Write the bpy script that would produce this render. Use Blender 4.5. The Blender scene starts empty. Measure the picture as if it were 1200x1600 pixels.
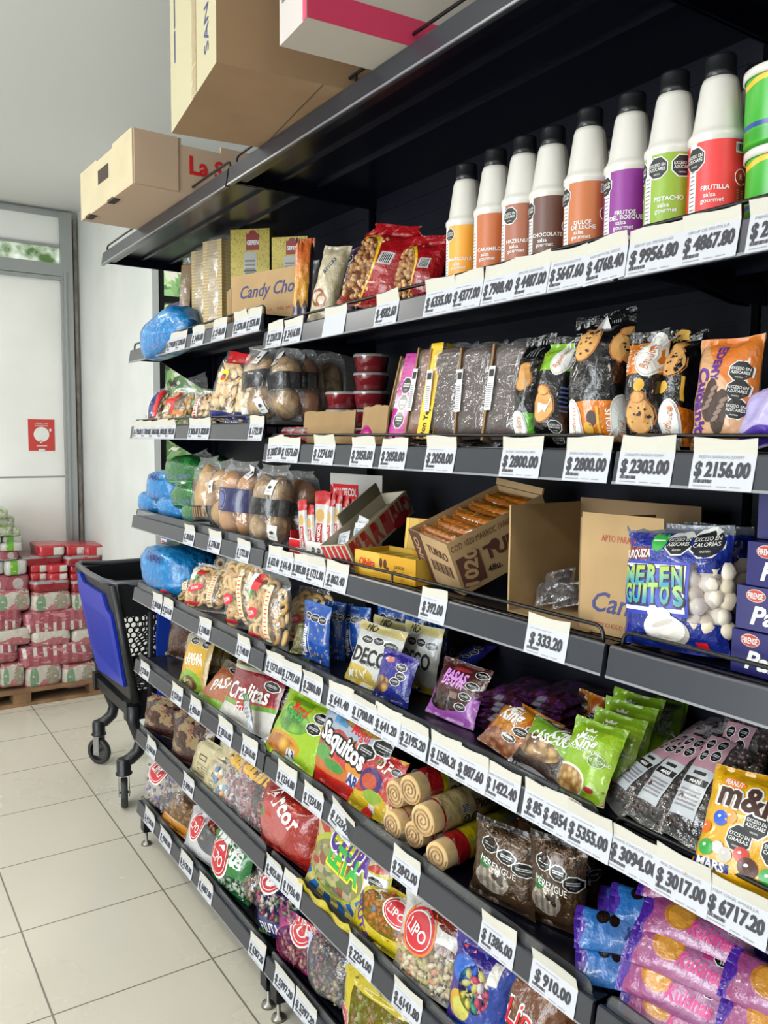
import bpy, math, random
from mathutils import Vector, Matrix, noise
# ---------------------------------------------------------------- camera, world, lamps, exposure
sc = bpy.context.scene
COL = sc.collection
FPX, YAW, PITCH, ROLL, CAMZ = 1296.2, 0.58243, 0.08805, 0.0092, 1.64
CAM = Vector((0, 0, CAMZ))
cy_, sy_, cp_, sp_ = math.cos(YAW), math.sin(YAW), math.cos(PITCH), math.sin(PITCH)
FWD = Vector((sy_*cp_, cy_*cp_, -sp_)); RT0 = Vector((cy_, -sy_, 0)); UP0 = RT0.cross(FWD)
RT = math.cos(ROLL)*RT0 + math.sin(ROLL)*UP0; UP = -math.sin(ROLL)*RT0 + math.cos(ROLL)*UP0
cam = bpy.data.cameras.new('camera'); camo = bpy.data.objects.new('camera', cam); COL.objects.link(camo)
cam.sensor_fit = 'VERTICAL'; cam.sensor_height = 36; cam.lens = FPX/1600*36; cam.clip_start = .02
camo.matrix_world = Matrix(((RT.x, UP.x, -FWD.x, 0), (RT.y, UP.y, -FWD.y, 0), (RT.z, UP.z, -FWD.z, CAMZ), (0, 0, 0, 1)))
sc.camera = camo
vs_ = sc.view_settings
vs_.view_transform = 'Standard'; vs_.look = 'None'; vs_.gamma = 1; vs_.use_curve_mapping = False
vs_.exposure = -0.40
W = bpy.data.worlds.new('daylight'); sc.world = W; W.use_nodes = True
W.node_tree.nodes['Background'].inputs[0].default_value = (.86, .94, 1, 1)
W.node_tree.nodes['Background'].inputs[1].default_value = 3.2
CEIL = 3.1
LAMPS = [(-1.5, -.9, 1), (-1.5, 1.4, 1), (-1.5, 3.7, 1), (.15, -1.4, 1), (-.3, 2.2, .35), (-.45, 4.5, 1.2)]
LAMP_W = 32
def lamp_light(x, y, k):
    l = bpy.data.lights.new('ceiling_lamp_light', 'AREA'); l.shape = 'RECTANGLE'; l.size = .28; l.size_y = 1.15
    l.energy = LAMP_W*k; l.color = (1, .98, .935)
    o = bpy.data.objects.new('ceiling_lamp_light', l); COL.objects.link(o); o.location = (x, y, CEIL-.085)
    return o
LIGHTS = [lamp_light(*a) for a in LAMPS]
wl = bpy.data.lights.new('side_fill_light', 'AREA'); wl.shape = 'RECTANGLE'; wl.size = 3.0; wl.size_y = 2.0; wl.energy = 230; wl.color = (.90, .96, 1)  # added area fill from the left, out of view in the wall opening
wlo = bpy.data.objects.new('side_fill_light', wl); COL.objects.link(wlo)
wlo.location = (-3.42, 1.2, 1.5); wlo.rotation_euler = (0, math.radians(-90), 0)
sun = bpy.data.lights.new('sun', 'SUN'); sun.energy = 3.0; sun.angle = math.radians(14); sun.color = (1, .97, .90)
suno = bpy.data.objects.new('sun', sun); COL.objects.link(suno); suno.rotation_euler = Vector((-.55, -.50, -.66)).to_track_quat('-Z', 'Y').to_euler()
cy = sc.cycles
cy.max_bounces = 8; cy.transparent_max_bounces = 24; cy.diffuse_bounces = 4; cy.glossy_bounces = 4; cy.caustics_reflective = False; cy.caustics_refractive = False
cy.use_denoising = True; cy.sample_clamp_indirect = 6
# ---------------------------------------------------------------- pixel -> place (1200 x 1600 frame)
def ray(u, v): return RT*((u-600)/FPX) - UP*((v-800)/FPX) + FWD
def atX(u, v, x): d = ray(u, v); return CAM + d*(x/d.x)
def atY(u, v, y): d = ray(u, v); return CAM + d*(y/d.y)
def atZ(u, v, z): d = ray(u, v); return CAM + d*((z-CAMZ)/d.z)
def proj(P):
    q = P-CAM; w = q.dot(FWD); return 600+FPX*q.dot(RT)/w, 800-FPX*q.dot(UP)/w
def yAt(u, x, z):                              # the y at which a point (x, ?, z) shows at column u
    k = (u-600)/FPX; a = RT-FWD*k; q = Vector((x, 0, z-CAMZ)); return -a.dot(q)/a.y
# ---------------------------------------------------------------- colours and materials
INKK = 1.
def C(h, a=1):
    if not isinstance(h, str): return (*h[:3], a)
    return tuple(c*INKK for c in C_(h))+(a,)
def C_(h):
    if len(h) == 3: h = ''.join(c*2 for c in h)
    r = [int(h[i:i+2], 16)/255 for i in (0, 2, 4)]
    return tuple(c/12.92 if c <= .04045 else ((c+.055)/1.055)**2.4 for c in r)
MATS = {}
class NT:
    def __init__(s, name):
        s.m = bpy.data.materials.new(name); s.m.use_nodes = True; s.t = s.m.node_tree; s.b = s.t.nodes['Principled BSDF']; s.uv_ = None
    def n(s, typ, **k):
        o = s.t.nodes.new(typ)
        for a, v in k.items(): setattr(o, a, v)
        return o
    def lk(s, a, b): s.t.links.new(a, b)
    def setin(s, sock, v):
        if isinstance(v, bpy.types.NodeSocket): s.lk(v, sock)
        else: sock.default_value = v
    def math(s, op, a, b=0., c=None):
        o = s.n('ShaderNodeMath', operation=op); s.setin(o.inputs[0], a); s.setin(o.inputs[1], b)
        if c is not None: s.setin(o.inputs[2], c)
        return o.outputs[0]
    def vec(s, op, a, b=None, c=None):
        o = s.n('ShaderNodeVectorMath', operation=op); s.setin(o.inputs[0], a)
        if b is not None: s.setin(o.inputs[1], b)
        if c is not None: s.setin(o.inputs[2], c)
        return o
    def mix(s, fac, a, b):
        o = s.n('ShaderNodeMix', data_type='RGBA'); s.setin(o.inputs[0], fac); s.setin(o.inputs[6], a); s.setin(o.inputs[7], b); return o.outputs[2]
    def uv(s):
        if not s.uv_: s.uv_ = s.n('ShaderNodeTexCoord').outputs['UV']
        return s.uv_
    def obj(s): return s.n('ShaderNodeTexCoord').outputs['Object']
    def bump(s, scale, strength, dist=.002, src=None, detail=2, stretch=None):
        t = s.n('ShaderNodeTexNoise'); t.inputs['Scale'].default_value = scale; t.inputs['Detail'].default_value = detail
        v = s.obj()
        if stretch: v = s.vec('MULTIPLY', v, stretch).outputs[0]
        s.lk(v, t.inputs['Vector'])
        b = s.n('ShaderNodeBump'); b.inputs['Strength'].default_value = strength; b.inputs['Distance'].default_value = dist
        s.lk(t.outputs[0], b.inputs['Height']); s.lk(b.outputs[0], s.b.inputs['Normal'])
def P(name, col, rough=.5, metal=0, bump=None, spec=.5, emis=None, noise_=None, trans=None, coat=0):
    if name in MATS: return MATS[name]
    t = NT(name); b = t.b
    b.inputs['Base Color'].default_value = C(col); b.inputs['Roughness'].default_value = rough; b.inputs['Metallic'].default_value = metal
    b.inputs['Specular IOR Level'].default_value = spec; b.inputs['Coat Weight'].default_value = coat
    if emis: b.inputs['Emission Color'].default_value = C(col); b.inputs['Emission Strength'].default_value = emis
    if noise_:
        n = t.n('ShaderNodeTexNoise'); n.inputs['Scale'].default_value = noise_[0]; n.inputs['Detail'].default_value = 5; t.lk(t.obj(), n.inputs['Vector'])
        r = t.n('ShaderNodeValToRGB'); r.color_ramp.elements[0].position = .35; r.color_ramp.elements[1].position = .65
        r.color_ramp.elements[0].color = C(col); r.color_ramp.elements[1].color = C(noise_[1]); t.lk(n.outputs[0], r.inputs[0]); t.lk(r.outputs[0], b.inputs['Base Color'])
    if bump: t.bump(*bump)
    MATS[name] = t.m; return t.m
def film(name='clear_film', tint='fff', haze=.02, rough=.10, scale=55, strength=.8):
    if name in MATS: return MATS[name]
    t = NT(name); t.b.inputs['Base Color'].default_value = C(tint); t.b.inputs['Roughness'].default_value = rough
    t.b.inputs['Specular IOR Level'].default_value = .8; t.bump(scale, strength, .006, detail=3)
    tr = t.n('ShaderNodeBsdfTransparent'); tr.inputs[0].default_value = C(tint)
    lw = t.n('ShaderNodeLayerWeight'); lw.inputs[0].default_value = .25
    f = t.math('MULTIPLY_ADD', lw.outputs['Facing'], .16, haze)
    gl = t.n('ShaderNodeBsdfGlossy'); gl.inputs['Roughness'].default_value = rough
    nb = [n for n in t.t.nodes if n.type == 'BUMP'][0]; t.lk(nb.outputs[0], gl.inputs['Normal']); t.lk(nb.outputs[0], lw.inputs['Normal'])
    m1 = t.n('ShaderNodeMixShader'); t.setin(m1.inputs[0], f); t.lk(tr.outputs[0], m1.inputs[1]); t.lk(t.b.outputs[0], m1.inputs[2])
    m2 = t.n('ShaderNodeMixShader'); m2.inputs[0].default_value = .085; t.lk(m1.outputs[0], m2.inputs[1]); t.lk(gl.outputs[0], m2.inputs[2])
    out = [n for n in t.t.nodes if n.type == 'OUTPUT_MATERIAL'][0]; t.lk(m2.outputs[0], out.inputs[0])
    MATS[name] = t.m; return t.m
def art(name, base, *L, rough=.32, crinkle=.5, metal=0., film_below=None):
    """printed pack: layers drawn over each other in the pack's own uv square."""
    global INKK
    if name in MATS: return MATS[name]
    INKK = .74                                   # printed films reflect about three quarters of what the bare swatch would
    t = NT(name); col = C(base); uv = t.uv(); alpha = None
    sep = t.n('ShaderNodeSeparateXYZ'); t.lk(uv, sep.inputs[0]); U, V = sep.outputs[0], sep.outputs[1]
    def loc(cx, cy_, rx, ry): return t.vec('MULTIPLY_ADD', uv, (1/rx, 1/ry, 0), (-cx/rx, -cy_/ry, 0)).outputs[0]
    def ell(cx, cy_, rx, ry): return t.math('LESS_THAN', t.vec('LENGTH', loc(cx, cy_, rx, ry)).outputs['Value'], 1.)
    def absxy(cx, cy_, rx, ry):
        a = t.vec('ABSOLUTE', loc(cx, cy_, rx, ry)).outputs[0]; s = t.n('ShaderNodeSeparateXYZ'); t.lk(a, s.inputs[0]); return s.outputs[0], s.outputs[1]
    def rect(x0, y0, x1, y1):
        a, b = absxy((x0+x1)/2, (y0+y1)/2, abs(x1-x0)/2, abs(y1-y0)/2); return t.math('LESS_THAN', t.math('MAXIMUM', a, b), 1.)
    def octo(cx, cy_, rx, ry):
        a, b = absxy(cx, cy_, rx, ry); m = t.math('MAXIMUM', a, b); return t.math('LESS_THAN', t.math('MAXIMUM', m, t.math('MULTIPLY', t.math('ADD', a, b), .72)), 1.)
    def vor(scale, feat='F1'):
        v = t.n('ShaderNodeTexVoronoi', feature=feat); v.inputs['Scale'].default_value = 1; sv = t.vec('MULTIPLY', uv, scale if isinstance(scale, tuple) else (scale, scale, 1)).outputs[0]; t.lk(sv, v.inputs['Vector']); return v
    for l in L:
        k = l[0]
        if k == 'e': col = t.mix(ell(*l[1:5]), col, C(l[5]))
        elif k == 'r': col = t.mix(rect(*l[1:5]), col, C(l[5]))
        elif k == 'o':
            cx, cy_, rx, ry = l[1:5]; col = t.mix(octo(cx, cy_, rx, ry), col, C('eee')); col = t.mix(octo(cx, cy_, rx*.88, ry*.88), col, C('0b0b0c'))
            for q in (.22, -.05): col = t.mix(rect(cx-rx*.62, cy_+ry*(q-.07), cx+rx*.62, cy_+ry*(q+.07)), col, C('c8c8c8'))
            col = t.mix(rect(cx-rx*.25, cy_-ry*.5, cx+rx*.25, cy_-ry*.42), col, C('aaa'))
        elif k == 'b':                           # ('b', v0, v1, colour, amp, freq, phase, slope): a wavy band
            v0, v1, c = l[1:4]; amp, fr, ph, sl = (list(l[4:])+[0, 0, 0, 0])[:4]; x = V
            if amp: x = t.math('ADD', x, t.math('MULTIPLY', t.math('SINE', t.math('MULTIPLY_ADD', U, fr, ph)), amp))
            if sl: x = t.math('MULTIPLY_ADD', U, sl, x)
            col = t.mix(t.math('MULTIPLY', t.math('GREATER_THAN', x, v0), t.math('LESS_THAN', x, v1)), col, C(c))
        elif k == 'vp':                          # ('vp', cx, cy, rx, ry, scale, dark, light): heap of nuts or sweets inside an ellipse
            m = ell(*l[1:5]); v = vor(l[5]); mr = t.n('ShaderNodeMapRange'); t.lk(v.outputs['Distance'], mr.inputs[0]); mr.inputs[1].default_value = .15; mr.inputs[2].default_value = .65
            c = t.mix(mr.outputs[0], C(l[7]), C(l[6])); col = t.mix(m, col, c)
        elif k == 'vr':                          # ('vr', x0, y0, x1, y1, scale, colours): random coloured cells in a rectangle
            v = vor(l[5]); s = t.n('ShaderNodeSeparateColor'); t.lk(v.outputs['Color'], s.inputs[0]); r = t.n('ShaderNodeValToRGB'); r.color_ramp.interpolation = 'CONSTANT'
            cs = l[6]; el = r.color_ramp.elements
            el[0].color = C(cs[0]); el[1].position = 1/len(cs); el[1].color = C(cs[1])
            for i in range(2, len(cs)): e = el.new(i/len(cs)); e.color = C(cs[i])
            t.lk(s.outputs[0], r.inputs[0]); col = t.mix(rect(*l[1:5]), col, r.outputs[0])
        elif k == 'd':                           # ('d', scale, size, colour, x0, y0, x1, y1): scattered dots
            v = vor(l[1]); m = t.math('LESS_THAN', v.outputs['Distance'], l[2]); 
            if len(l) > 4: m = t.math('MULTIPLY', m, rect(*l[4:8]))
            col = t.mix(m, col, C(l[3]))
        elif k == 'n':                           # ('n', scale, threshold, colour)
            n = t.n('ShaderNodeTexNoise'); n.inputs['Scale'].default_value = l[1]; n.inputs['Detail'].default_value = 3; t.lk(uv, n.inputs['Vector']); col = t.mix(t.math('GREATER_THAN', n.outputs[0], l[2]), col, C(l[3]))
        elif k == 'y':                           # ('y', cx, cy, n, colour, v0, v1): sun rays
            s = t.n('ShaderNodeSeparateXYZ'); t.lk(loc(l[1], l[2], 1, 1), s.inputs[0]); a = t.math('ARCTAN2', s.outputs[1], s.outputs[0])
            m = t.math('GREATER_THAN', t.math('SINE', t.math('MULTIPLY', a, l[3])), 0.); m = t.math('MULTIPLY', m, t.math('MULTIPLY', t.math('GREATER_THAN', V, l[5]), t.math('LESS_THAN', V, l[6]))); col = t.mix(m, col, C(l[4]))
        elif k == 's':                           # ('s', x0, y0, x1, y1, freq, colour): upright stripes (bar code); freq < 0: level stripes
            m = t.math('GREATER_THAN', t.math('SINE', t.math('MULTIPLY', U if l[5] > 0 else V, abs(l[5])*6.283)), 0.); col = t.mix(t.math('MULTIPLY', m, rect(*l[1:5])), col, C(l[6]))
        elif k == 'g':                           # ('g', v0, v1, colour): a printed fade
            mr = t.n('ShaderNodeMapRange'); t.lk(V, mr.inputs[0]); mr.inputs[1].default_value = l[1]; mr.inputs[2].default_value = l[2]; col = t.mix(mr.outputs[0], col, C(l[3]))
        elif k == 'win':                         # see-through windows in the print
            m = ell(*l[2:6]) if l[1] == 'e' else rect(*l[2:6]); alpha = m if alpha is None else t.math('MAXIMUM', alpha, m)
    t.setin(t.b.inputs['Base Color'], col); t.b.inputs['Roughness'].default_value = rough; t.b.inputs['Metallic'].default_value = metal
    if crinkle: t.b.inputs['Coat Weight'].default_value = .45; t.b.inputs['Coat Roughness'].default_value = .07
    if crinkle: t.bump(34, min(1., crinkle*1.35), .011, detail=4)
    if alpha is not None:
        lw = t.n('ShaderNodeLayerWeight'); a = t.math('SUBTRACT', 1., t.math('MULTIPLY', alpha, .78)); t.setin(t.b.inputs['Alpha'], a)
    MATS[name] = t.m; INKK = 1.; return t.m
# ---------------------------------------------------------------- mesh builder
class MB:
    def __init__(s): s.v = []; s.f = []; s.fm = []; s.uv = []; s.mats = []; s.sm = []
    def mi(s, m):
        if m not in s.mats: s.mats.append(m)
        return s.mats.index(m)
    def add(s, vs, fs, m, uv=None, smooth=False, M=None):
        b = len(s.v); i = s.mi(m)
        if M: vs = [M @ Vector(p) for p in vs]
        s.v += [tuple(p) for p in vs]; s.uv += uv if uv else [(.5, .5)]*len(vs)
        for f in fs: s.f.append([b+k for k in f]); s.fm.append(i); s.sm.append(smooth)
    def box(s, lo, hi, m, M=None, skip=''):
        (a, b, c), (d, e, f) = lo, hi
        F = {'b': ((a, b, c), (a, e, c), (d, e, c), (d, b, c)), 't': ((a, b, f), (d, b, f), (d, e, f), (a, e, f)), 'f': ((a, b, c), (d, b, c), (d, b, f), (a, b, f)),
             'k': ((d, e, c), (a, e, c), (a, e, f), (d, e, f)), 'l': ((a, e, c), (a, b, c), (a, b, f), (a, e, f)), 'r': ((d, b, c), (d, e, c), (d, e, f), (d, b, f))}
        for k, q in F.items():
            if k not in skip:
                mm = m[k] if isinstance(m, dict) and k in m else (m['*'] if isinstance(m, dict) else m)
                s.add(q, [(0, 1, 2, 3)], mm, [(0, 0), (1, 0), (1, 1), (0, 1)], M=M)
    def tube(s, path, r, m, n=8, closed=False, M=None, cap=True):
        path = [Vector(p) for p in path]; L = len(path); vs = []; prev = None
        for i, p in enumerate(path):
            t = (path[(i+1) % L if closed else min(i+1, L-1)]-path[i-1 if closed or i else 0]).normalized()
            if prev is None: a = t.orthogonal().normalized()
            else: a = (prev-t*prev.dot(t)).normalized()
            prev = a; b = t.cross(a); rr = r[i] if isinstance(r, (list, tuple)) else r
            vs += [p+a*(rr*math.cos(q*2*math.pi/n))+b*(rr*math.sin(q*2*math.pi/n)) for q in range(n)]
        fs = [(i*n+q, i*n+(q+1) % n, ((i+1) % L)*n+(q+1) % n, ((i+1) % L)*n+q) for i in range(L if closed else L-1) for q in range(n)]
        if cap and not closed: fs += [list(range(n))[::-1], [(L-1)*n+q for q in range(n)]]
        s.add(vs, fs, m, smooth=True, M=M)
    def lathe(s, prof, m, n=28, M=None, a0=0, a1=2*math.pi, smooth=True):
        k = len(prof); vs = []; uv = []; zl = [p[1] for p in prof]; z0, z1 = min(zl), max(zl)
        for j in range(n+1):
            a = a0+(a1-a0)*j/n
            for r, z in prof: vs.append((r*math.sin(a), -r*math.cos(a), z)); uv.append((j/n, (z-z0)/((z1-z0) or 1)))
        fs = [(j*k+i, (j+1)*k+i, (j+1)*k+i+1, j*k+i+1) for j in range(n) for i in range(k-1)]
        s.add(vs, fs, m, uv, smooth, M)
    def grid(s, fn, nu, nv, m, smooth=True, M=None, flip=False):
        vs = []; uv = []
        for j in range(nv+1):
            for i in range(nu+1): vs.append(fn(i/nu, j/nv)); uv.append((i/nu, j/nv))
        w = nu+1; fs = [(j*w+i, j*w+i+1, (j+1)*w+i+1, (j+1)*w+i) for j in range(nv) for i in range(nu)]
        if flip: fs = [f[::-1] for f in fs]
        s.add(vs, fs, m, uv, smooth, M)
    def blob(s, c, r, m, seed=0, n=(8, 6), rough=.12, M=None, R=None):
        c = Vector(c); vs = []; uv = []; nu, nv = n; r = (r, r, r) if not isinstance(r, (tuple, list)) else r
        for j in range(nv+1):
            for i in range(nu+1):
                a, b = 2*math.pi*i/nu, math.pi*j/nv; d = Vector((math.sin(b)*math.cos(a), math.sin(b)*math.sin(a), -math.cos(b)))
                q = 1+rough*noise.noise(d*1.7+Vector((seed*3.1, seed*1.7, 0))); p = Vector((d.x*r[0]*q, d.y*r[1]*q, d.z*r[2]*q))
                if R: p = R @ p
                vs.append(c+p); uv.append((i/nu, j/nv))
        w = nu+1; fs = [(j*w+i, j*w+i+1, (j+1)*w+i+1, (j+1)*w+i) for j in range(nv) for i in range(nu)]
        s.add(vs, fs, m, uv, True, M)
    def build(s, name, parent=None, M=None):
        me = bpy.data.meshes.new(name); me.from_pydata(s.v, [], s.f)
        for m in s.mats: me.materials.append(m)
        me.polygons.foreach_set('material_index', s.fm); me.polygons.foreach_set('use_smooth', s.sm)
        ul = me.uv_layers.new(name='uv'); li = [0]*len(me.loops); me.loops.foreach_get('vertex_index', li)
        ul.data.foreach_set('uv', [c for i in li for c in s.uv[i]]); me.update()
        o = bpy.data.objects.new(name, me); COL.objects.link(o)
        if parent: o.parent = parent
        if M: o.matrix_local = M
        return o
def tag(o, label, cat, group=None):
    o['label'] = label; o['category'] = cat
    if group: o['group'] = group
    return o
def struct(o): o['kind'] = 'structure'; return o
def empty(name, M=None):
    o = bpy.data.objects.new(name, None); COL.objects.link(o); o.empty_display_size = .05
    if M: o.matrix_world = M
    return o
def dup(o, M, label=None, group=None):
    r = o.copy(); COL.objects.link(r); r.matrix_world = M
    if label: r['label'] = label
    if group: r['group'] = group
    for ch in o.children:
        c = ch.copy(); COL.objects.link(c); c.parent = r
        for g in ch.children: d = g.copy(); COL.objects.link(d); d.parent = c
    return r
# ---------------------------------------------------------------- lettering, draped over a surface S(u, v) -> point
_txt = {}
def glyphs(t, bold, res=2):
    k = (t, bold)
    if k not in _txt:
        c = bpy.data.curves.new('t', 'FONT'); c.body = t; c.resolution_u = res; c.offset = bold; c.align_x = 'CENTER'
        o = bpy.data.objects.new('t', c); me = bpy.data.meshes.new_from_object(o)
        vs = [v.co.copy() for v in me.vertices]; fs = [tuple(p.vertices) for p in me.polygons]
        bpy.data.objects.remove(o); bpy.data.curves.remove(c); bpy.data.meshes.remove(me)
        if vs:
            x0, x1 = min(v.x for v in vs), max(v.x for v in vs); vs = [Vector((v.x-(x0+x1)/2, v.y-.35, 0)) for v in vs]
        _txt[k] = (vs, fs)
    return _txt[k]
def text(mb, S, wh, t, x, y, h, mat, sx=1., rot=0., bold=0., sh=0., out=None, w=None, lift=.0008):
    """x, y: centre in the face's uv square; h: capital height in metres; w: width to fill in metres."""
    if out: text(mb, S, wh, t, x, y, h, out[0], sx, rot, bold+out[1], sh, None, w, lift*.6) if w is None else text(mb, S, wh, t, x, y, h, out[0], sx, rot, bold+out[1], sh, None, w*1.04, lift*.6)
    vs, fs = glyphs(t, bold)
    if not vs: return
    k = h/.72
    if w: ww = max(v.x for v in vs)-min(v.x for v in vs); sx = w/(ww*k)
    cr, sr = math.cos(math.radians(rot)), math.sin(math.radians(rot)); o = []
    for v in vs:
        a = (v.x+sh*v.y)*k*sx; b = v.y*k; o.append(S(x+(a*cr-b*sr)/wh[0], y+(a*sr+b*cr)/wh[1], lift))
    mb.add(o, fs, mat, [(.5+v.x*.1, v.y/.72+.5) for v in vs])
def disc(mb, S, wh, x, y, rx, ry, mat, n=8, rot=0., lift=.0005, a0=.3927):
    cr, sr = math.cos(math.radians(rot)), math.sin(math.radians(rot)); o = [S(x, y, lift)]
    for f in (.5, 1):
        for i in range(n):
            a = a0+2*math.pi*i/n; p, q = rx*f*math.cos(a), ry*f*math.sin(a); o.append(S(x+(p*cr-q*sr)/wh[0], y+(p*sr+q*cr)/wh[1], lift))
    fs = [(0, 1+i, 1+(i+1) % n) for i in range(n)]+[(1+i, 1+n+i, 1+n+(i+1) % n, 1+(i+1) % n) for i in range(n)]
    mb.add(o, fs, mat)
def rectp(mb, S, wh, x0, y0, x1, y1, mat, lift=.0005, n=3):
    o = [S(x0+(x1-x0)*i/n, y0+(y1-y0)*j/n, lift) for j in range(n+1) for i in range(n+1)]; q = n+1
    mb.add(o, [(j*q+i, j*q+i+1, (j+1)*q+i+1, (j+1)*q+i) for j in range(n) for i in range(n)], mat)
INK = P('black_print', '141416', .5); WHITE = P('white_print', 'd6d6d2', .5); GREY = P('grey_print', '6a6a70', .6)
RED = P('red_print', 'c8141e', .45); YEL = P('yellow_print', 'f4c81c', .45); NAVY = P('navy_print', '1e2a6a', .45); BRN = P('brown_print', '3a1c14', .5)
PURP = P('purple_print', '4a1f7a', .45); GRN = P('green_print', '2f9a3a', .45); GOLD = P('gold_print', 'c79a3a', .4); PINK = P('pink_print', 'd83a86', .45); ORNG = P('orange_print', 'e8761e', .45); SKYB = P('sky_print', '3aa0dc', .45); TEAL = P('teal_print', '4fb0b4', .45)
def stamp(mb, S, wh, x, y, r, rot=0., words=('EXCESO EN', 'AZÚCARES')):
    disc(mb, S, wh, x, y, r, r, WHITE, 8, rot, .0005); disc(mb, S, wh, x, y, r*.9, r*.9, INK, 8, rot, .0009)
    cr, sr = math.cos(math.radians(rot)), math.sin(math.radians(rot))
    for t, dy, hh in zip(words, (.22, -.12), (.26, .26)): text(mb, S, wh, t, x-dy*r*sr/wh[0], y+dy*r*cr/wh[1], r*hh, WHITE, rot=rot, w=r*1.45, bold=.01, lift=.0013)
    text(mb, S, wh, 'MINISTERIO', x+.55*r*sr/wh[0], y-.55*r*cr/wh[1], r*.12, WHITE, rot=rot, w=r*.6, lift=.0013)
# ---------------------------------------------------------------- the room
YB, XW, YF = 5.82, 1.385, 4.28                 # back wall, side wall, shop front beside the gondola
wallm = P('wall_paint', 'cccecb', .6, noise_=(3, 'c3c6c3')); ceilm = P('ceiling_paint', 'd6d7d4', .7)
alu = P('aluminium', 'a4a8a8', .35, metal=.6); blackm = P('black_frame', '101114', .4); concrete = P('pale_render', 'b8b4ac', .8)
def tiles():
    t = NT('floor_tiles'); o = t.n('ShaderNodeTexCoord').outputs['Object']; s = t.n('ShaderNodeSeparateXYZ'); t.lk(o, s.inputs[0])
    def g(c, off, k):
        a = t.math('FRACT', t.math('MULTIPLY_ADD', c, 1/k, -off/k)); return t.math('LESS_THAN', t.math('MINIMUM', a, t.math('SUBTRACT', 1., a)), .0028/k)
    m = t.math('MAXIMUM', g(s.outputs[0], .925, .4785), g(s.outputs[1], 2.366, .475))
    n = t.n('ShaderNodeTexNoise'); n.inputs['Scale'].default_value = 2.2; n.inputs['Detail'].default_value = 6; t.lk(o, n.inputs['Vector'])
    base = t.mix(n.outputs[0], C('cdc8b9'), C('c0bbac')); dirt = t.n('ShaderNodeTexNoise'); dirt.inputs['Scale'].default_value = 26; dirt.inputs['Detail'].default_value = 4; t.lk(o, dirt.inputs['Vector'])
    base = t.mix(t.math('MULTIPLY', t.math('GREATER_THAN', dirt.outputs[0], .74), .25), base, C('8d897e'))
    t.lk(t.mix(m, base, C('77736a')), t.b.inputs['Base Color']); t.b.inputs['Roughness'].default_value = .22
    t.lk(t.math('MULTIPLY_ADD', n.outputs[0], .2, .16), t.b.inputs['Roughness'])
    return t.m
def slab(name, lo, hi, m, **k):
    b = MB(); b.box(lo, hi, m, **k); return struct(b.build(name))
slab('floor', (-3.6, -3.2, -.1), (4.2, 7.6, 0), tiles())
b = MB(); b.box((-3.6, -3.2, CEIL), (2.6, YF+.1, CEIL+.1), ceilm); b.box((-3.6, YF+.1, CEIL), (XW+.14, YB+.12, CEIL+.1), ceilm); struct(b.build('ceiling'))
slab('wall_back', (-3.6, YB, 0), (XW, YB+.12, CEIL), wallm)
b = MB(); b.box((XW, 5.05, 0), (XW+.14, YB+.12, CEIL), wallm); b.box((XW-.022, YF-.06, 0), (XW+.012, 5.05, CEIL), wallm); struct(b.build('wall_right_pier'))
slab('wall_behind', (-3.6, -3.2, 0), (2.5, -3.1, CEIL), wallm)
slab('wall_right', (2.4, -3.1, 0), (2.5, YF, CEIL), wallm)
b = MB(); b.box((-3.6, -3.1, 0), (-3.5, YB, .5), wallm); b.box((-3.6, -3.1, 2.6), (-3.5, YB, CEIL), wallm); b.box((-3.6, -3.1, .5), (-3.5, -.4, 2.6), wallm); b.box((-3.6, 2.8, .5), (-3.5, YB, 2.6), wallm); struct(b.build('wall_left'))
b = MB()
for y in (-.4, .65, 1.7, 2.76): b.box((-3.58, y, .5), (-3.52, y+.04, 2.6), alu)
for z in (.5, 2.56): b.box((-3.58, -.4, z), (-3.52, 2.8, z+.04), alu)
struct(b.build('added_window_left'))  # unseen window, added as an opening for the side fill
# the shop front beside the end of the gondola: black frame, clear panes
glass = film('window_glass', 'f4faf8', .02, .02, 1, 0.)
b = MB(); fr = b
for x in (XW+.034, 1.72, 2.36): b.box((x-.02, YF-.02, .0), (x+.02, YF+.03, 2.62), blackm)
for z in (.0, .9, 2.20, 2.33, 2.58): b.box((XW+.014, YF-.015, z), (2.4, YF+.025, z+.035), blackm)
b.box((XW+.012, YF-.04, 2.62), (2.5, YF+.1, CEIL), wallm)
wf = struct(b.build('window_front')); b = MB(); b.box((XW+.04, YF+.0, .03), (2.38, YF+.006, 2.6), glass); b.build('pane', wf)
# sheeted doorway in the back wall: aluminium frame, white sheet panels, fanlight
pL, pR = -3.4, atY(118, 600, YB).x-.015
zt = atY(50, 422, YB).z; zs = atY(50, 745, YB).z; ztop = CEIL-.02
sheet = P('white_sheet', 'e4e4e0', .35, noise_=(1.6, 'dadad6')); seam = P('seam_grey', '8f918f', .6)
b = MB()
b.box((pR-.075, YB-.06, 0), (pR, YB, ztop), alu); b.box((pR-.06, YB-.075, 0), (pR-.045, YB-.06, zt), alu)
b.box((pL, YB-.06, zt-.03), (pR-.075, YB, zt+.05), alu); b.box((pL, YB-.07, zt-.055), (pR-.075, YB-.01, zt-.035), alu); b.box((pL, YB-.05, ztop-.03), (pR-.075, YB, ztop), alu)
b.box((pL, YB-.052, zt+.155), (pR-.075, YB-.02, zt+.17), alu)
for x in (-1.2,): b.box((x, YB-.06, 0), (x+.06, YB, ztop), alu)
b.box((pR+.012, YB-.035, 0), (pR+.03, YB, ztop-.03), P('old_trim', '7d7468', .7, noise_=(9, 'a09a90')))
dr = struct(b.build('door_back'))
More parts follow.
